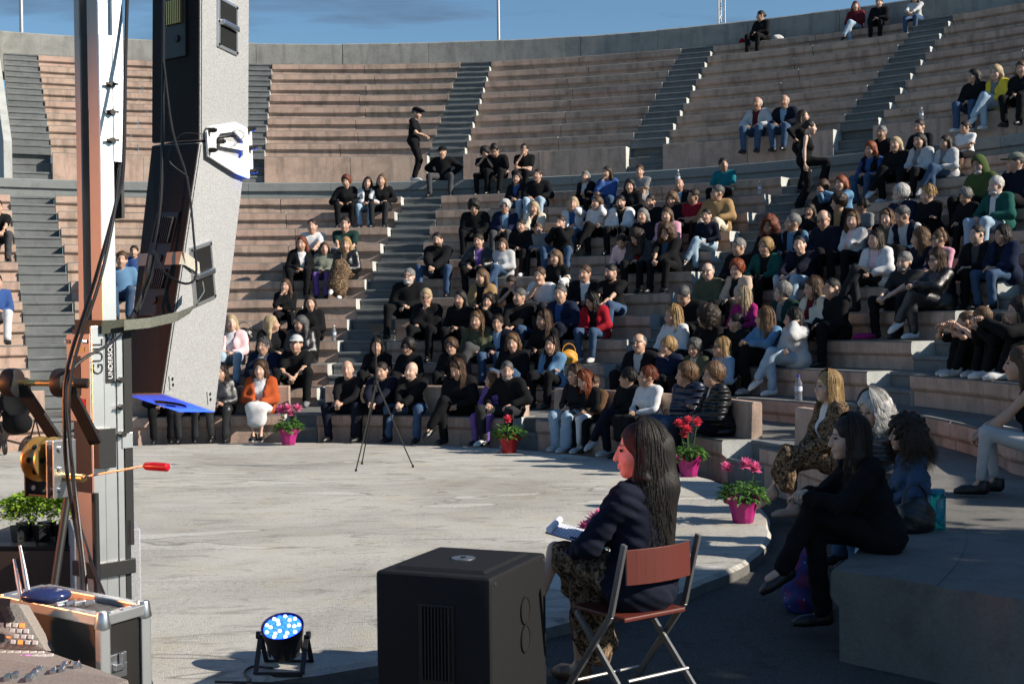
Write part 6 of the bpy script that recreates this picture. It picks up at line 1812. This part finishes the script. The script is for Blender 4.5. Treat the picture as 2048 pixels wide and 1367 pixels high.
pb = at_h(148, 1210, hz + .014); pk = empty('multi_tool', (pb.x, pb.y, hz + .014), label='bunch of small metal adapters lying on the flight case', cat='adapter')
for k in range(4):
    B = Boxes(); B.bar((-.04 + k * .022, -.01 + .006 * (k % 2), .006), (-.018 + k * .022, .006, .008), .010, .010); B.build('adapter', 'steel', pk, .002)

# ---- grey speaker and low case with seedlings behind the mast
g0, g1, g2 = at_h(281, 1056, .85), at_h(146, 1064, .85), at_h(243, 1048, .85)
gs = empty('floor_speaker', (g0.x, g0.y, ZG), label='grey floor speaker standing behind the mast foot', cat='speaker')
go = np.array(gs.location); g0, g1 = np.array(g0) - go, np.array(g1) - go; dv = np.array((-.12, .42, 0))
dv = np.array((-.16, .40, 0)); T4 = [g1, g0, g0 + dv, g1 + dv]; hexa('cabinet', T4, [q - (0, 0, .94) for q in T4], 'cab', gs, .012)
B = Boxes(); B.disc(sum(T4) / 4 + (0, 0, .002), (0, 0, 1), .05, .006, 20); B.build('pole_socket', 'matt_black', gs, smooth=True)
c0, c1 = at_h(143, 1092, .74), at_h(-90, 1090, .74)
cs = empty('low_case', (c0.x, c0.y, ZG), label='brown case with dark top carrying the seedling tray', cat='case')
co = np.array(cs.location); c0, c1 = np.array(c0) - co, np.array(c1) - co; dv = np.array((.03, .55, 0)); T4 = [c1, c0, c0 + dv, c1 + dv]
MATS['case_brown'] = m_plain('brown_lacquer', (.055, .036, .026), .55, 0, .3, .2, 12)
hexa('case_body', [q - (0, 0, .02) for q in T4], [q - (0, 0, .30) for q in T4], 'case_brown', cs, .004)
hexa('case_top', [q + np.array((0, -.008 if i < 2 else .008, 0)) for i, q in enumerate(T4)], [q - (0, 0, .018) for q in T4], 'matt_black', cs, .003)
for q in T4:
    B = Boxes(); w = (sum(T4) / 4 - q); w = w / np.linalg.norm(w) * .06; B.bar(q + w - (0, 0, .30), q + w - (0, 0, .829), .06, .06, (0, 1, 0)); B.build('leg', 'wood', cs, .003)

# ---- foliage helper: leaves as small bent quads
def leaf_mat(name, c, c2):
    t = NT(name); v = t.noise(6, 3, .5, t.coords('Object')); i = t.new('ShaderNodeNewGeometry').outputs['Random Per Island']
    t.base(t.mix(i, c, c2)); t.set(rough=.5, spec=.35); t.b.inputs['Subsurface Weight'].default_value = 0.0
    tr = t.new('ShaderNodeBsdfTranslucent'); t.link(t.mix(i, c, c2), tr.inputs['Color']); mx = t.new('ShaderNodeMixShader'); mx.inputs[0].default_value = .3
    t.link(t.b.outputs[0], mx.inputs[1]); t.link(tr.outputs[0], mx.inputs[2]); t.link(mx.outputs[0], t.n['Material Output'].inputs['Surface']); return t.m
MATS['leaf'] = leaf_mat('broad_leaf', (.045, .13, .02), (.12, .24, .05)); MATS['leaf_basil'] = leaf_mat('basil_leaf', (.17, .31, .02), (.33, .46, .06)); MATS['leaf_tree'] = leaf_mat('tree_leaf', (.035, .07, .018), (.09, .13, .035))
MATS['petal_pink'] = leaf_mat('petal_pink', (.75, .12, .32), (.85, .28, .48)); MATS['petal_red'] = leaf_mat('petal_red', (.72, .05, .09), (.85, .14, .20))
MATS['soil'] = m_plain('potting_soil', (.02, .014, .01), .95); MATS['wrap_pink'] = m_plain('magenta_wrap', (.33, .010, .14), .5, 0, .5, .1, 20); MATS['wrap_red'] = m_plain('red_wrap', (.40, .010, .016), .5, 0, .5, .1, 20); MATS['stem'] = m_plain('green_stem', (.06, .13, .03), .6)
def leaves(name, mat, parent, pts, dirs, L, W, rg, bend=.25):
    V = []; Q = []
    for p, d in zip(pts, dirs):
        d = np.array(d, float); d /= np.linalg.norm(d) + 1e-9; l = L * rg.uniform(.65, 1.25); w = W * rg.uniform(.7, 1.2)
        s_ = np.cross(d, (rg.uniform(-.4, .4), rg.uniform(-.4, .4), 1.0)); s_ /= np.linalg.norm(s_) + 1e-9; n_ = np.cross(s_, d); b = len(V); p = np.array(p, float)
        V += [p, p + d * l * .45 + s_ * w / 2 + n_ * l * .04, p + d * l * .45 - s_ * w / 2 + n_ * l * .04, p + d * l * .45 - n_ * l * .02, p + d * l - n_ * l * bend]
        Q += [(b, b + 3, b + 1, b + 1), (b, b + 2, b + 3, b + 3), (b + 1, b + 3, b + 4, b + 4), (b + 3, b + 2, b + 4, b + 4)]
    me = bpy.data.meshes.new(name); me.from_pydata([tuple(v) for v in V], [], [tuple(dict.fromkeys(q)) for q in Q]); me.materials.append(MATS[mat])
    return link(bpy.data.objects.new(name, me), parent)
def bloom(parent, c, r, mat, rg):
    pts = []; dirs = []
    for k in range(5):
        el = .15 + k * .30; m = max(5, int(18 * math.cos(el)))
        for q in range(m):
            t = 2 * math.pi * (q + .5 * (k % 2)) / m + rg.uniform(-.1, .1); d = np.array((math.cos(t) * math.cos(el), math.sin(t) * math.cos(el), math.sin(el) + .05)); pts.append(np.array(c) + d * r * .12); dirs.append(d)
    for q in range(12):
        t = q * .52; d = np.array((math.cos(t) * .9, math.sin(t) * .9, -.35)); pts.append(np.array(c)); dirs.append(d)
    leaves('bloom', mat, parent, pts, dirs, r, r * .62, rg, .05)
def flower_pot(px, py, label, wrap, petal, s, blooms, seed, zbase=0.0, flare=.0, skip_wrap=False):
    rg = random.Random(seed); loc = at_h(px, py, zbase); loc.z = zbase
    e = empty('potted_flower', loc, rg.uniform(0, 6), label=label, cat='flower pot', group='wrapped pot flowers')
    B = Boxes(); prof = [(.0, .080), (.004, .086), (.06, .095), (.12, .106), (.155, .116)]
    V = []; F_ = []; n = 36
    for i, (z, r) in enumerate(prof + [(.20, .150)]):
        for a in range(n):
            t = 2 * math.pi * a / n; pl = .006 * math.sin(a * 9 / n * 6.283) * (i / 3) + (.016 * math.sin(3 * t + seed) if i == 5 else 0)
            zz = z + (.03 * math.sin(4 * t + seed) + (.04 if (a % 9 < 2) else 0) if i == 5 else 0); V.append(((r + pl) * math.cos(t) * s, (r + pl) * math.sin(t) * s, zz * s))
    for i in range(5):
        for a in range(n): b = (a + 1) % n; F_.append((i * n + a, i * n + b, (i + 1) * n + b, (i + 1) * n + a))
    F_.append(tuple(range(n - 1, -1, -1))); mesh_obj('wrapping', V, F_, wrap, e, None, True)
    B.disc((0, 0, .145 * s), (0, 0, 1), .104 * s, .01, 24); B.build('soil', 'soil', e)
    pts = []; dirs = []
    for q in range(230):
        t = rg.uniform(0, 6.283); rr = math.sqrt(rg.random()) * .17; z = .16 + .20 * math.sqrt(max(0, 1 - (rr / .19) ** 2)) * rg.uniform(.25, 1)
        pts.append((rr * math.cos(t) * s, rr * math.sin(t) * s, z * s)); dirs.append((math.cos(t) + rg.uniform(-.7, .7), math.sin(t) + rg.uniform(-.7, .7), rg.uniform(-.45, .65)))
    leaves('foliage', 'leaf', e, pts, dirs, .085 * s, .040 * s, rg)
    for q in range(26):
        t = rg.uniform(0, 6.283); pts = None
    fw = Matrix.Rotation(-e.rotation_euler.z, 3, 'Z')
    for (dx, dz, r) in blooms:
        c = fw @ Vector((dx * s, rg.uniform(-.05, .03) * s, dz * s)); B = Boxes(); B.tube([(c.x * .3, c.y * .3, .16 * s), (c.x * .8, c.y * .8, (dz - .08) * s), (c.x, c.y, (dz - .01) * s)], .004 * s, 6); B.build('stem', 'stem', e, smooth=True); bloom(e, (c.x, c.y, dz * s), r * s, petal, rg)
    return e
flower_pot(577, 889, 'pink wrapped pot with three peonies at the left bench end', 'wrap_pink', 'petal_pink', 1.08, [(-.10, .46, .075), (.0, .49, .07), (.12, .48, .075), (.03, .42, .06)], 4)
flower_pot(1018, 905, 'red wrapped pot with a single bloom in front of the bench', 'wrap_red', 'petal_red', 1.08, [(-.01, .41, .06)], 9)
flower_pot(1378, 952, 'pot of red and pink flowers half hidden behind the reader', 'wrap_pink', 'petal_red', 1.05, [(-.10, .56, .06), (-.02, .50, .06), (.10, .57, .06), (-.05, .44, .05), (.0, .60, .05)], 14)
flower_pot(1486, 1044, 'magenta wrapped pot with pink dahlias on the rim of the orchestra floor', 'wrap_pink', 'petal_pink', 1.02, [(-.13, .455, .06), (.02, .49, .065), (.10, .455, .06)], 21)
flower_pot(1196, 1228, 'pot with big pink blooms hidden behind the clipboard', 'wrap_pink', 'petal_pink', 1.0, [(-.06, .52, .062), (.0, .55, .07), (.06, .58, .075), (.09, .52, .065), (.02, .49, .06)], 33)
# basil seedlings in a tray
bs = at_h(95, 1083, .742); bt = empty('seedling_tray', (bs.x, bs.y + .10, .742), .1, label='tray of bright green basil seedlings on the brown case', cat='seedlings'); rg2 = random.Random(8)
for ix in range(4):
    for iy in range(2):
        x, y = -.15 + ix * .10, -.05 + iy * .10; B = Boxes(); B.tube([(x, y, 0), (x, y, .075)], [.036, .046], 4); B.build('seedling_pot', 'plastic_blk', bt)
pts = []; dirs = []
for q in range(4200):
    x, y = rg2.uniform(-.22, .20), rg2.uniform(-.13, .13); z = .08 + .15 * rg2.random() ** .5 * (1 - (abs(x) / .30) ** 4); pts.append((x, y, z)); dirs.append((rg2.uniform(-1, 1), rg2.uniform(-1, 1), rg2.uniform(-.3, .8)))
fo_ = leaves('foliage', 'leaf_basil', bt, pts, dirs, .026, .017, rg2)

# ---- phone on a tripod in the middle of the floor
tp = at_h(758, 936, 0.0); tr = empty('phone_tripod', (tp.x, tp.y, 0), label='slim black tripod holding a phone on the orchestra floor', cat='tripod')
hub = np.array((-.02, 0, 1.05))
for (px, py) in ((712, 942), (724, 928), (826, 934)):
    f_ = np.array(at_h(px, py, 0)) - np.array(tr.location); B = Boxes(); B.tube([f_ + (0, 0, .012), f_ + (hub - f_) * .35], .008, 8); B.tube([f_ + (hub - f_) * .33, f_ + (hub - f_) * .68], .010, 8); B.tube([f_ + (hub - f_) * .66, hub], .0125, 8)
    B.tube([f_, f_ + (0, 0, .03)], .014, 8); B.build('leg', 'matt_black', tr, smooth=True)
B = Boxes(); B.tube([hub - (0, 0, .12), hub + (0, 0, .35)], .012, 8); B.tube([hub + (0, 0, .3), hub + (0, 0, .56)], .008, 8); B.build('centre_column', 'matt_black', tr, smooth=True)
B = Boxes(); B.disc(hub, (0, 0, 1), .030, .05, 12); B.build('hub', 'matt_black', tr, smooth=True)
B = Boxes(); B.obb(hub + (0, 0, .60), (.035, .012, .03)); B.tube([hub + (0, 0, .57), hub + (.02, -.16, .53)], .006, 6); B.build('head', 'matt_black', tr, .004)
B = Boxes(); B.obb(hub + np.array((.02, -.01, .66)), (.078, .005, .040)); B.build('phone', 'phone', tr, .004)

# ---- bottles, cups, bags
def pet_mat(name, c, rough=.05):
    t = NT(name); t.base(c); t.set(rough=rough); t.b.inputs['Transmission Weight'].default_value = .9; t.b.inputs['IOR'].default_value = 1.35; return t.m
MATS['pet'] = pet_mat('clear_bottle', (.9, .94, 1.0)); MATS['water'] = pet_mat('water', (.9, .95, .97)); MATS['teal_bottle'] = pet_mat('teal_bottle', (.02, .42, .50), .15); MATS['cap_blue'] = m_plain('blue_cap', (.05, .06, .45), .4); MATS['cap_white'] = m_plain('white_cap', (.7, .7, .7), .4); MATS['paper_label'] = m_plain('bottle_label', (.55, .6, .7), .6)
MATS['teal_solid'] = m_plain('teal_lid', (.01, .18, .30), .35)
def bottle(loc, label, s=1.0, body='pet', cap='cap_blue', lab=True, kind='w'):
    e = empty('water_bottle', loc, label=label, cat='bottle', group='drink bottles on the steps'); n = 14
    prof = [(.0, .028), (.004, .032), (.05, .033), (.06, .031), (.07, .033), (.14, .033), (.165, .028), (.185, .016), (.205, .013)] if kind == 'w' else [(0, .034), (.004, .037), (.15, .037), (.165, .034), (.175, .036)]
    B = Boxes(); B.tube([(0, 0, z * s) for z, r in prof], [r * s for z, r in prof], n); B.build('bottle_body', body, e, smooth=True)
    z0 = prof[-1][0]; B = Boxes(); B.tube([(0, 0, z0 * s), (0, 0, (z0 + .02) * s)], [.015 * s if kind == 'w' else .033 * s] * 2, 12); B.build('cap', cap, e, smooth=True)
    if lab and kind == 'w': B = Boxes(); B.tube([(0, 0, .085 * s), (0, 0, .125 * s)], .0338 * s, n, False); B.build('paper_label', 'paper_label', e, smooth=True)
    return e
def on_row(px, k, back=.12):
    r, h = (row_r(k) + back, row_h(k)) if k < 12 else (up_r(k - 20) + back, up_h(k - 20)); return polar(at_ring(px, r, h), r, h + .002)
bottle(on_row(1597, 1, .10), 'big clear water bottle with violet cap near the pale jeans', 1.5)
bottle(on_row(668, 3, .1), 'small clear bottle on the left block, right of two', 1.25, cap='cap_white')
bottle(on_row(605, 4, .25), 'clear bottle below the blazer and camouflage jacket', 1.1, cap='cap_white')
bottle(on_row(1520, 10, .1), 'clear bottle standing alone left of the climbing person', 1.2, cap='cap_white')
bottle(on_row(1843, 20, .15), 'clear bottle on the upper parapet at the right', 1.2, cap='cap_white')
bottle(on_row(1356, 11, .15), 'clear bottle just under the diazoma in the middle block', 1.4, cap='cap_white')
pb = at_h(1876, 1058, HB); bottle(Vector((pb.x, pb.y, HB)), 'teal drinking flask with blue lid on the platform', 1.32, 'teal_bottle', 'teal_solid', False, 'f')
pb = at_h(1855, 1045, HB); bottle(Vector((pb.x, pb.y, HB)), 'clear bottle with lime cap beside the teal flask', 1.1, 'pet', 'cap_lime' if 'cap_lime' in MATS else 'cap_white')
MATS['cup_white'] = m_plain('paper_cup', (.72, .70, .68), .6); MATS['cup_blk'] = m_plain('black_cup', (.02, .02, .02), .4); MATS['mustard'] = m_plain('mustard_leather', (.55, .26, .03), .55, 0, .3, .15, 12, .3)
def cup(loc, label, mat='cup_white'):
    e = empty('paper_cup', loc, label=label, cat='cup'); B = Boxes(); B.tube([(0, 0, 0), (0, 0, .11)], [.028, .040], 14); B.build('cup_body', mat, e, smooth=True); B = Boxes(); B.tube([(0, 0, .11), (0, 0, .122)], [.042, .036], 14); B.build('lid', 'cup_blk', e, smooth=True); return e
cup(on_row(1228, 9, .05), 'white paper cup with dark lid behind the white sweater'); cup(on_row(1210, 9, .05), 'black paper cup left of the white one', 'cup_blk')
def soft_bag(name, label, cat, loc, rz, size, mat, strap=True, part='bag_body'):
    e = empty(name, loc, rz, label=label, cat=cat); a, b, c = size
    F = Field((-a - .05, -b - .05, -.03), (a + .05, b + .05, c + .06), max(min(size) / 9, .008)); F.ell((0, 0, c * .42), (a, b, c * .55), .03); F.ell((0, 0, c * .2), (a * .96, b * .95, c * .32), .05); F.ripple(.006, a * 90, 1.2); F.cut((0, 0, .004), (0, 0, -1))
    v, q = F.mesh(); link(bpy.data.objects.new(part, np_mesh(part, v, q, mat)), e)
    if strap: B = Boxes(); B.tube([(a * .75 * math.cos(t), 0, c * .8 + c * .55 * math.sin(t)) for t in np.linspace(.0, math.pi, 14)], .008, 6); B.build('strap', mat, e, smooth=True)
    return e
soft_bag('handbag', 'mustard yellow handbag behind the blue denim jacket', 'bag', on_row(1138, 2, .10) - Vector((0, 0, 0)), .3, (.15, .07, .24), MATS['mustard'])
soft_bag('handbag', 'shiny black handbag above the pale pink jacket', 'bag', on_row(488, 3, .15), .2, (.17, .09, .26), cloth('blk', 'leather'))
pb = at_h(1830, 1062, HB); soft_bag('handbag', 'black handbag behind the back of the person all in black', 'bag', Vector((pb.x, pb.y, HB)), .5, (.14, .10, .22), cloth('blk', 'leather'))
pb = at_h(1612, 1222, ZG)
def bag_print():
    t = NT('printed_bag_cloth'); o = t.coords('Object'); n1 = t.noise(9, 2, .5, o); n2 = t.new('ShaderNodeTexVoronoi'); n2.inputs['Scale'].default_value = 26; t.link(o, n2.inputs['Vector'])
    c = t.ramp(n1, [(.40, (.03, .04, .16)), (.5, (.02, .03, .20)), (.55, (.16, .02, .10))]); c = t.mix(t.ramp(n2.outputs['Distance'], [(.10, (1, 1, 1)), (.16, (0, 0, 0))]), c, (.4, .4, .5)); t.base(c); t.set(rough=.6); return t.m
soft_bag('school_bag', 'blue and violet patterned bag leaning on the platform corner', 'bag', Vector((pb.x, pb.y, ZG)), .3, (.15, .11, .42), bag_print())
soft_bag('folded_jacket', 'red and white folded jacket behind the sunglasses', 'jacket', on_row(1948, 3, .10), .2, (.16, .10, .09), cloth('red'), False, 'cloth_fold')
soft_bag('folded_jacket', 'magenta cloth lying on the third row by the black sweatshirt', 'jacket', on_row(1728, 4, -.40) - Vector((0, 0, .38)), .2, (.16, .10, .09), cloth('mag'), False, 'cloth_fold')
dl = on_row(1128, 5, -.05) + Vector((0, 0, .24)); dg_ = empty('dog', dl, R_(60), label='small fluffy white dog in the arms of the person in black', cat='dog')
F = Field((-.16, -.12, -.1), (.24, .12, .2), .012); F.cap((-.08, 0, 0), (.07, 0, .02), .062, .065, .03); F.ell((.135, 0, .075), (.052, .055, .055), .03); F.cap((.165, 0, .06), (.195, 0, .05), .026, .018, .02)
for sy in (-1, 1): F.cap((.12, sy * .045, .10), (.115, sy * .07, .06), .016, .012, .015); F.cap((.05, sy * .035, -.02), (.09, sy * .035, -.07), .02, .016, .02); F.cap((-.09, sy * .035, -.02), (-.06, sy * .04, -.075), .022, .016, .02)
F.cap((-.13, 0, .03), (-.15, 0, .09), .018, .014, .02); F.ripple(.006, 1.0, 2.6); v, q = F.mesh(); link(bpy.data.objects.new('body', np_mesh('body', v, q, cloth('white', 'knit'))), dg_)
B = Boxes(); B.obb((.208, 0, .053), (.006, .007, .005)); B.obb((.178, .022, .088), (.005, .005, .005)); B.obb((.178, -.022, .088), (.005, .005, .005)); B.build('nose_and_eyes', 'plastic_blk', dg_)
B = Boxes(); B.tube([(.085, math.cos(t) * .062, .045 + math.sin(t) * .062) for t in np.linspace(0, 6.283, 16)], .010, 6); B.build('collar', 'mustard', dg_, smooth=True)
soft_bag('backpack', 'white and black backpack on the topmost row', 'bag', on_row(1556, 28, .20), .6, (.18, .10, .14), cloth('lgr'), False)
soft_bag('shopping_bag', 'red bag beside the person alone on the topmost row', 'bag', on_row(1484, 28, .2), .6, (.08, .07, .16), cloth('red'), False)

# ---- pushchair at the far left edge
pc = at_h(36, 903, 0.0); pu = empty('pushchair', (pc.x, pc.y, 0), .6, label='black folded-hood pushchair by the front bench', cat='pushchair')
for (x, y) in ((-.25, -.32), (.25, -.32), (-.25, .36), (.25, .36)):
    B = Boxes(); B.disc((x, y, .10), (1, 0, 0), .10, .03, 18); wq = B.build('wheel', 'plastic_blk', pu, smooth=True); B = Boxes(); B.disc((x, y, .10), (1, 0, 0), .04, .036, 12); B.build('hub', 'steel', wq, smooth=True)
for x in (-.25, .25):
    B = Boxes(); B.tube([(x, -.32, .10), (x, .10, .55), (x, .45, 1.02)], .012, 8); B.tube([(x, .36, .10), (x, .02, .46), (x, -.20, .60)], .012, 8); B.build('frame_tube', 'matt_black', pu, smooth=True)
B = Boxes(); B.tube([(-.25, .45, 1.02), (.25, .45, 1.02)], .014, 8); B.build('push_bar', 'matt_black', pu, smooth=True)
F = Field((-.32, -.5, .2), (.32, .5, 1.1), .03); F.cap((0, -.22, .42), (0, .16, .40), .15, .17, .05); F.ell((0, .14, .66), (.23, .24, .24), .05); F.ell((0, -.10, .72), (.19, .22, .20), .03, sub=True); v, q = F.mesh(); link(bpy.data.objects.new('seat_pod', np_mesh('seat_pod', v, q, cloth('blk'))), pu)

# ---- lamp posts behind the wall
MATS['galv'] = m_plain('galvanised', (.42, .43, .44), .45, .6)
def post(px, dist, r, label):
    d = ray(px, 60); p = CAM + d * (dist / math.hypot(d.x, d.y)); e = empty('lamp_post', (p.x, p.y, ZG), label=label, cat='lamp post', group='lamp posts behind the theatre')
    B = Boxes(); B.tube([(0, 0, 0), (0, 0, 9), (0, 0, 17)], [r * 1.5, r, r * .7], 12); B.build('pole', 'galv', e, smooth=True)
    B = Boxes(); B.tube([(0, 0, 0), (0, 0, .5)], r * 2.4, 12); B.build('base', 'galv', e, smooth=True)
    B = Boxes(); B.tube([(0, 0, 16.9), (0, -.5, 17.3), (0, -1.2, 17.4)], r * .5, 8); B.build('bracket', 'galv', e, smooth=True); B = Boxes(); B.obb((0, -1.4, 17.38), (.15, .35, .06)); B.build('lamp_head', 'galv', e, .02)
post(997, 41, .055, 'grey lamp post rising behind the middle of the wall'); post(43, 40, .06, 'grey lamp post rising at the far left above the stairs')
d = ray(1443, 30); p = CAM + d * (42 / math.hypot(d.x, d.y)); lm = empty('lattice_mast', (p.x, p.y, ZG), label='slim lattice mast behind the wall at the right', cat='mast')
for (x, y) in ((-.10, -.06), (.10, -.06), (0, .11)):
    B = Boxes(); B.tube([(x, y, 0), (x, y, 18)], .022, 8); B.build('chord', 'galv', lm, smooth=True)
for a, b in (((-.10, -.06), (.10, -.06)), ((.10, -.06), (0, .11)), ((0, .11), (-.10, -.06))):
    B = Boxes()
    for k in range(60): z = k * .3; p_, q_ = (a, b) if k % 2 else (b, a); B.tube([(p_[0], p_[1], z), (q_[0], q_[1], z + .3)], .009, 5)
    B.build('lacing', 'galv', lm)

# ---- trees to the right of the stage: they throw the dappled shade over the near corner
MATS['bark'] = m_plain('bark', (.09, .065, .045), .9, 0, .2, .4, 12, .6)
def tree(loc, H, crown, n, label, seed):
    rg = random.Random(seed); e = empty('plane_tree', loc, label=label, cat='tree', group='trees beside the stage')
    B = Boxes(); base = np.array((0, 0, 0.)); fork = np.array((rg.uniform(-.2, .2), rg.uniform(-.2, .2), H * .5)); B.tube([base, fork * .5 + (.05, 0, 0), fork], [.17, .13, .10], 10)
    tips = []
    for k in range(9):
        c = crown[k % len(crown)]; t = np.array((c[0] + rg.uniform(-.5, .5) * c[3], c[1] + rg.uniform(-.5, .5) * c[3], c[2] + rg.uniform(-.3, .4) * c[3])); m = (fork + t) / 2 + (0, 0, -.15); B.tube([fork * .95, m, t], [.06, .04, .012], 7); tips.append(t)
        for q in range(3): u = t + np.array((rg.uniform(-.6, .6), rg.uniform(-.6, .6), rg.uniform(-.3, .5))); B.tube([m, (m + u) / 2 + (0, 0, .05), u], [.025, .015, .006], 5)
    B.build('trunk', 'bark', e, smooth=True)
    pts = []; dirs = []
    clumps = []
    for c in crown:
        for q in range(26):
            v = np.array((rg.gauss(0, 1), rg.gauss(0, 1), rg.gauss(0, 1))); v /= np.linalg.norm(v); clumps.append((np.array(c[:3]) + v * c[3] * rg.uniform(.35, 1.0), c[3] * rg.uniform(.16, .34)))
    for q in range(n):
        c, r = rg.choice(clumps); v = np.array((rg.gauss(0, .5), rg.gauss(0, .5), rg.gauss(0, .42))); pts.append(c + v * r); dirs.append((rg.uniform(-1, 1), rg.uniform(-1, 1), rg.uniform(-.7, .35)))
    leaves('crown', 'leaf_tree', e, pts, dirs, .17, .12, rg)
tree((10.0, 4.9, ZG), 5.2, [(0, 0, 4.9, 1.2), (-1.1, .6, 4.6, .9), (.6, -.7, 5.6, 1.0), (-.3, .9, 5.5, .9)], 10000, 'leafy tree outside the frame to the right, shading the platform', 5)
tree((10.4, 3.0, ZG), 4.8, [(0, 0, 4.5, 1.1), (-.9, -.6, 4.1, .9), (.5, .6, 5.1, .9)], 8500, 'leafy tree outside the frame near the right foreground', 6)

# ---- the coloured stage lamps whose light falls on the gear and the reader's face (they stand left of the frame)
par_can('stage_lamp', (-3.35, 4.9, .9), (.50, 6.25, 1.12), 'led_red', 'led_red', 'red LED stage lamp on a stand outside the frame to the left', power=300, color=(1, .09, .02), spot=R_(7.5), blend=.5)
par_can('stage_lamp', (-4.2, 2.6, 1.75), (-1.1, 3.38, 1.8), 'led_amber', 'led_amber', 'amber LED stage lamp on a stand outside the frame to the left', power=320, color=(1, .30, .07), spot=R_(43), blend=.6)
for (x, y, z) in ((-3.35, 4.9, .9), (-4.2, 2.6, 1.75)):
    e = empty('lamp_stand', (x, y, ZG), label='black lamp stand holding the %s lamp outside the frame' % ('red' if z < 1 else 'amber'), cat='stand')
    B = Boxes(); B.tube([(0, 0, .2), (0, 0, z - ZG - .17)], .014, 8)
    B.build('pole', 'matt_black', e, smooth=True)
    for k in range(3):
        t = k * 2.094; B = Boxes(); B.tube([(0, 0, .45), (math.cos(t) * .35, math.sin(t) * .35, .01)], .010, 8); B.build('leg', 'matt_black', e, smooth=True)
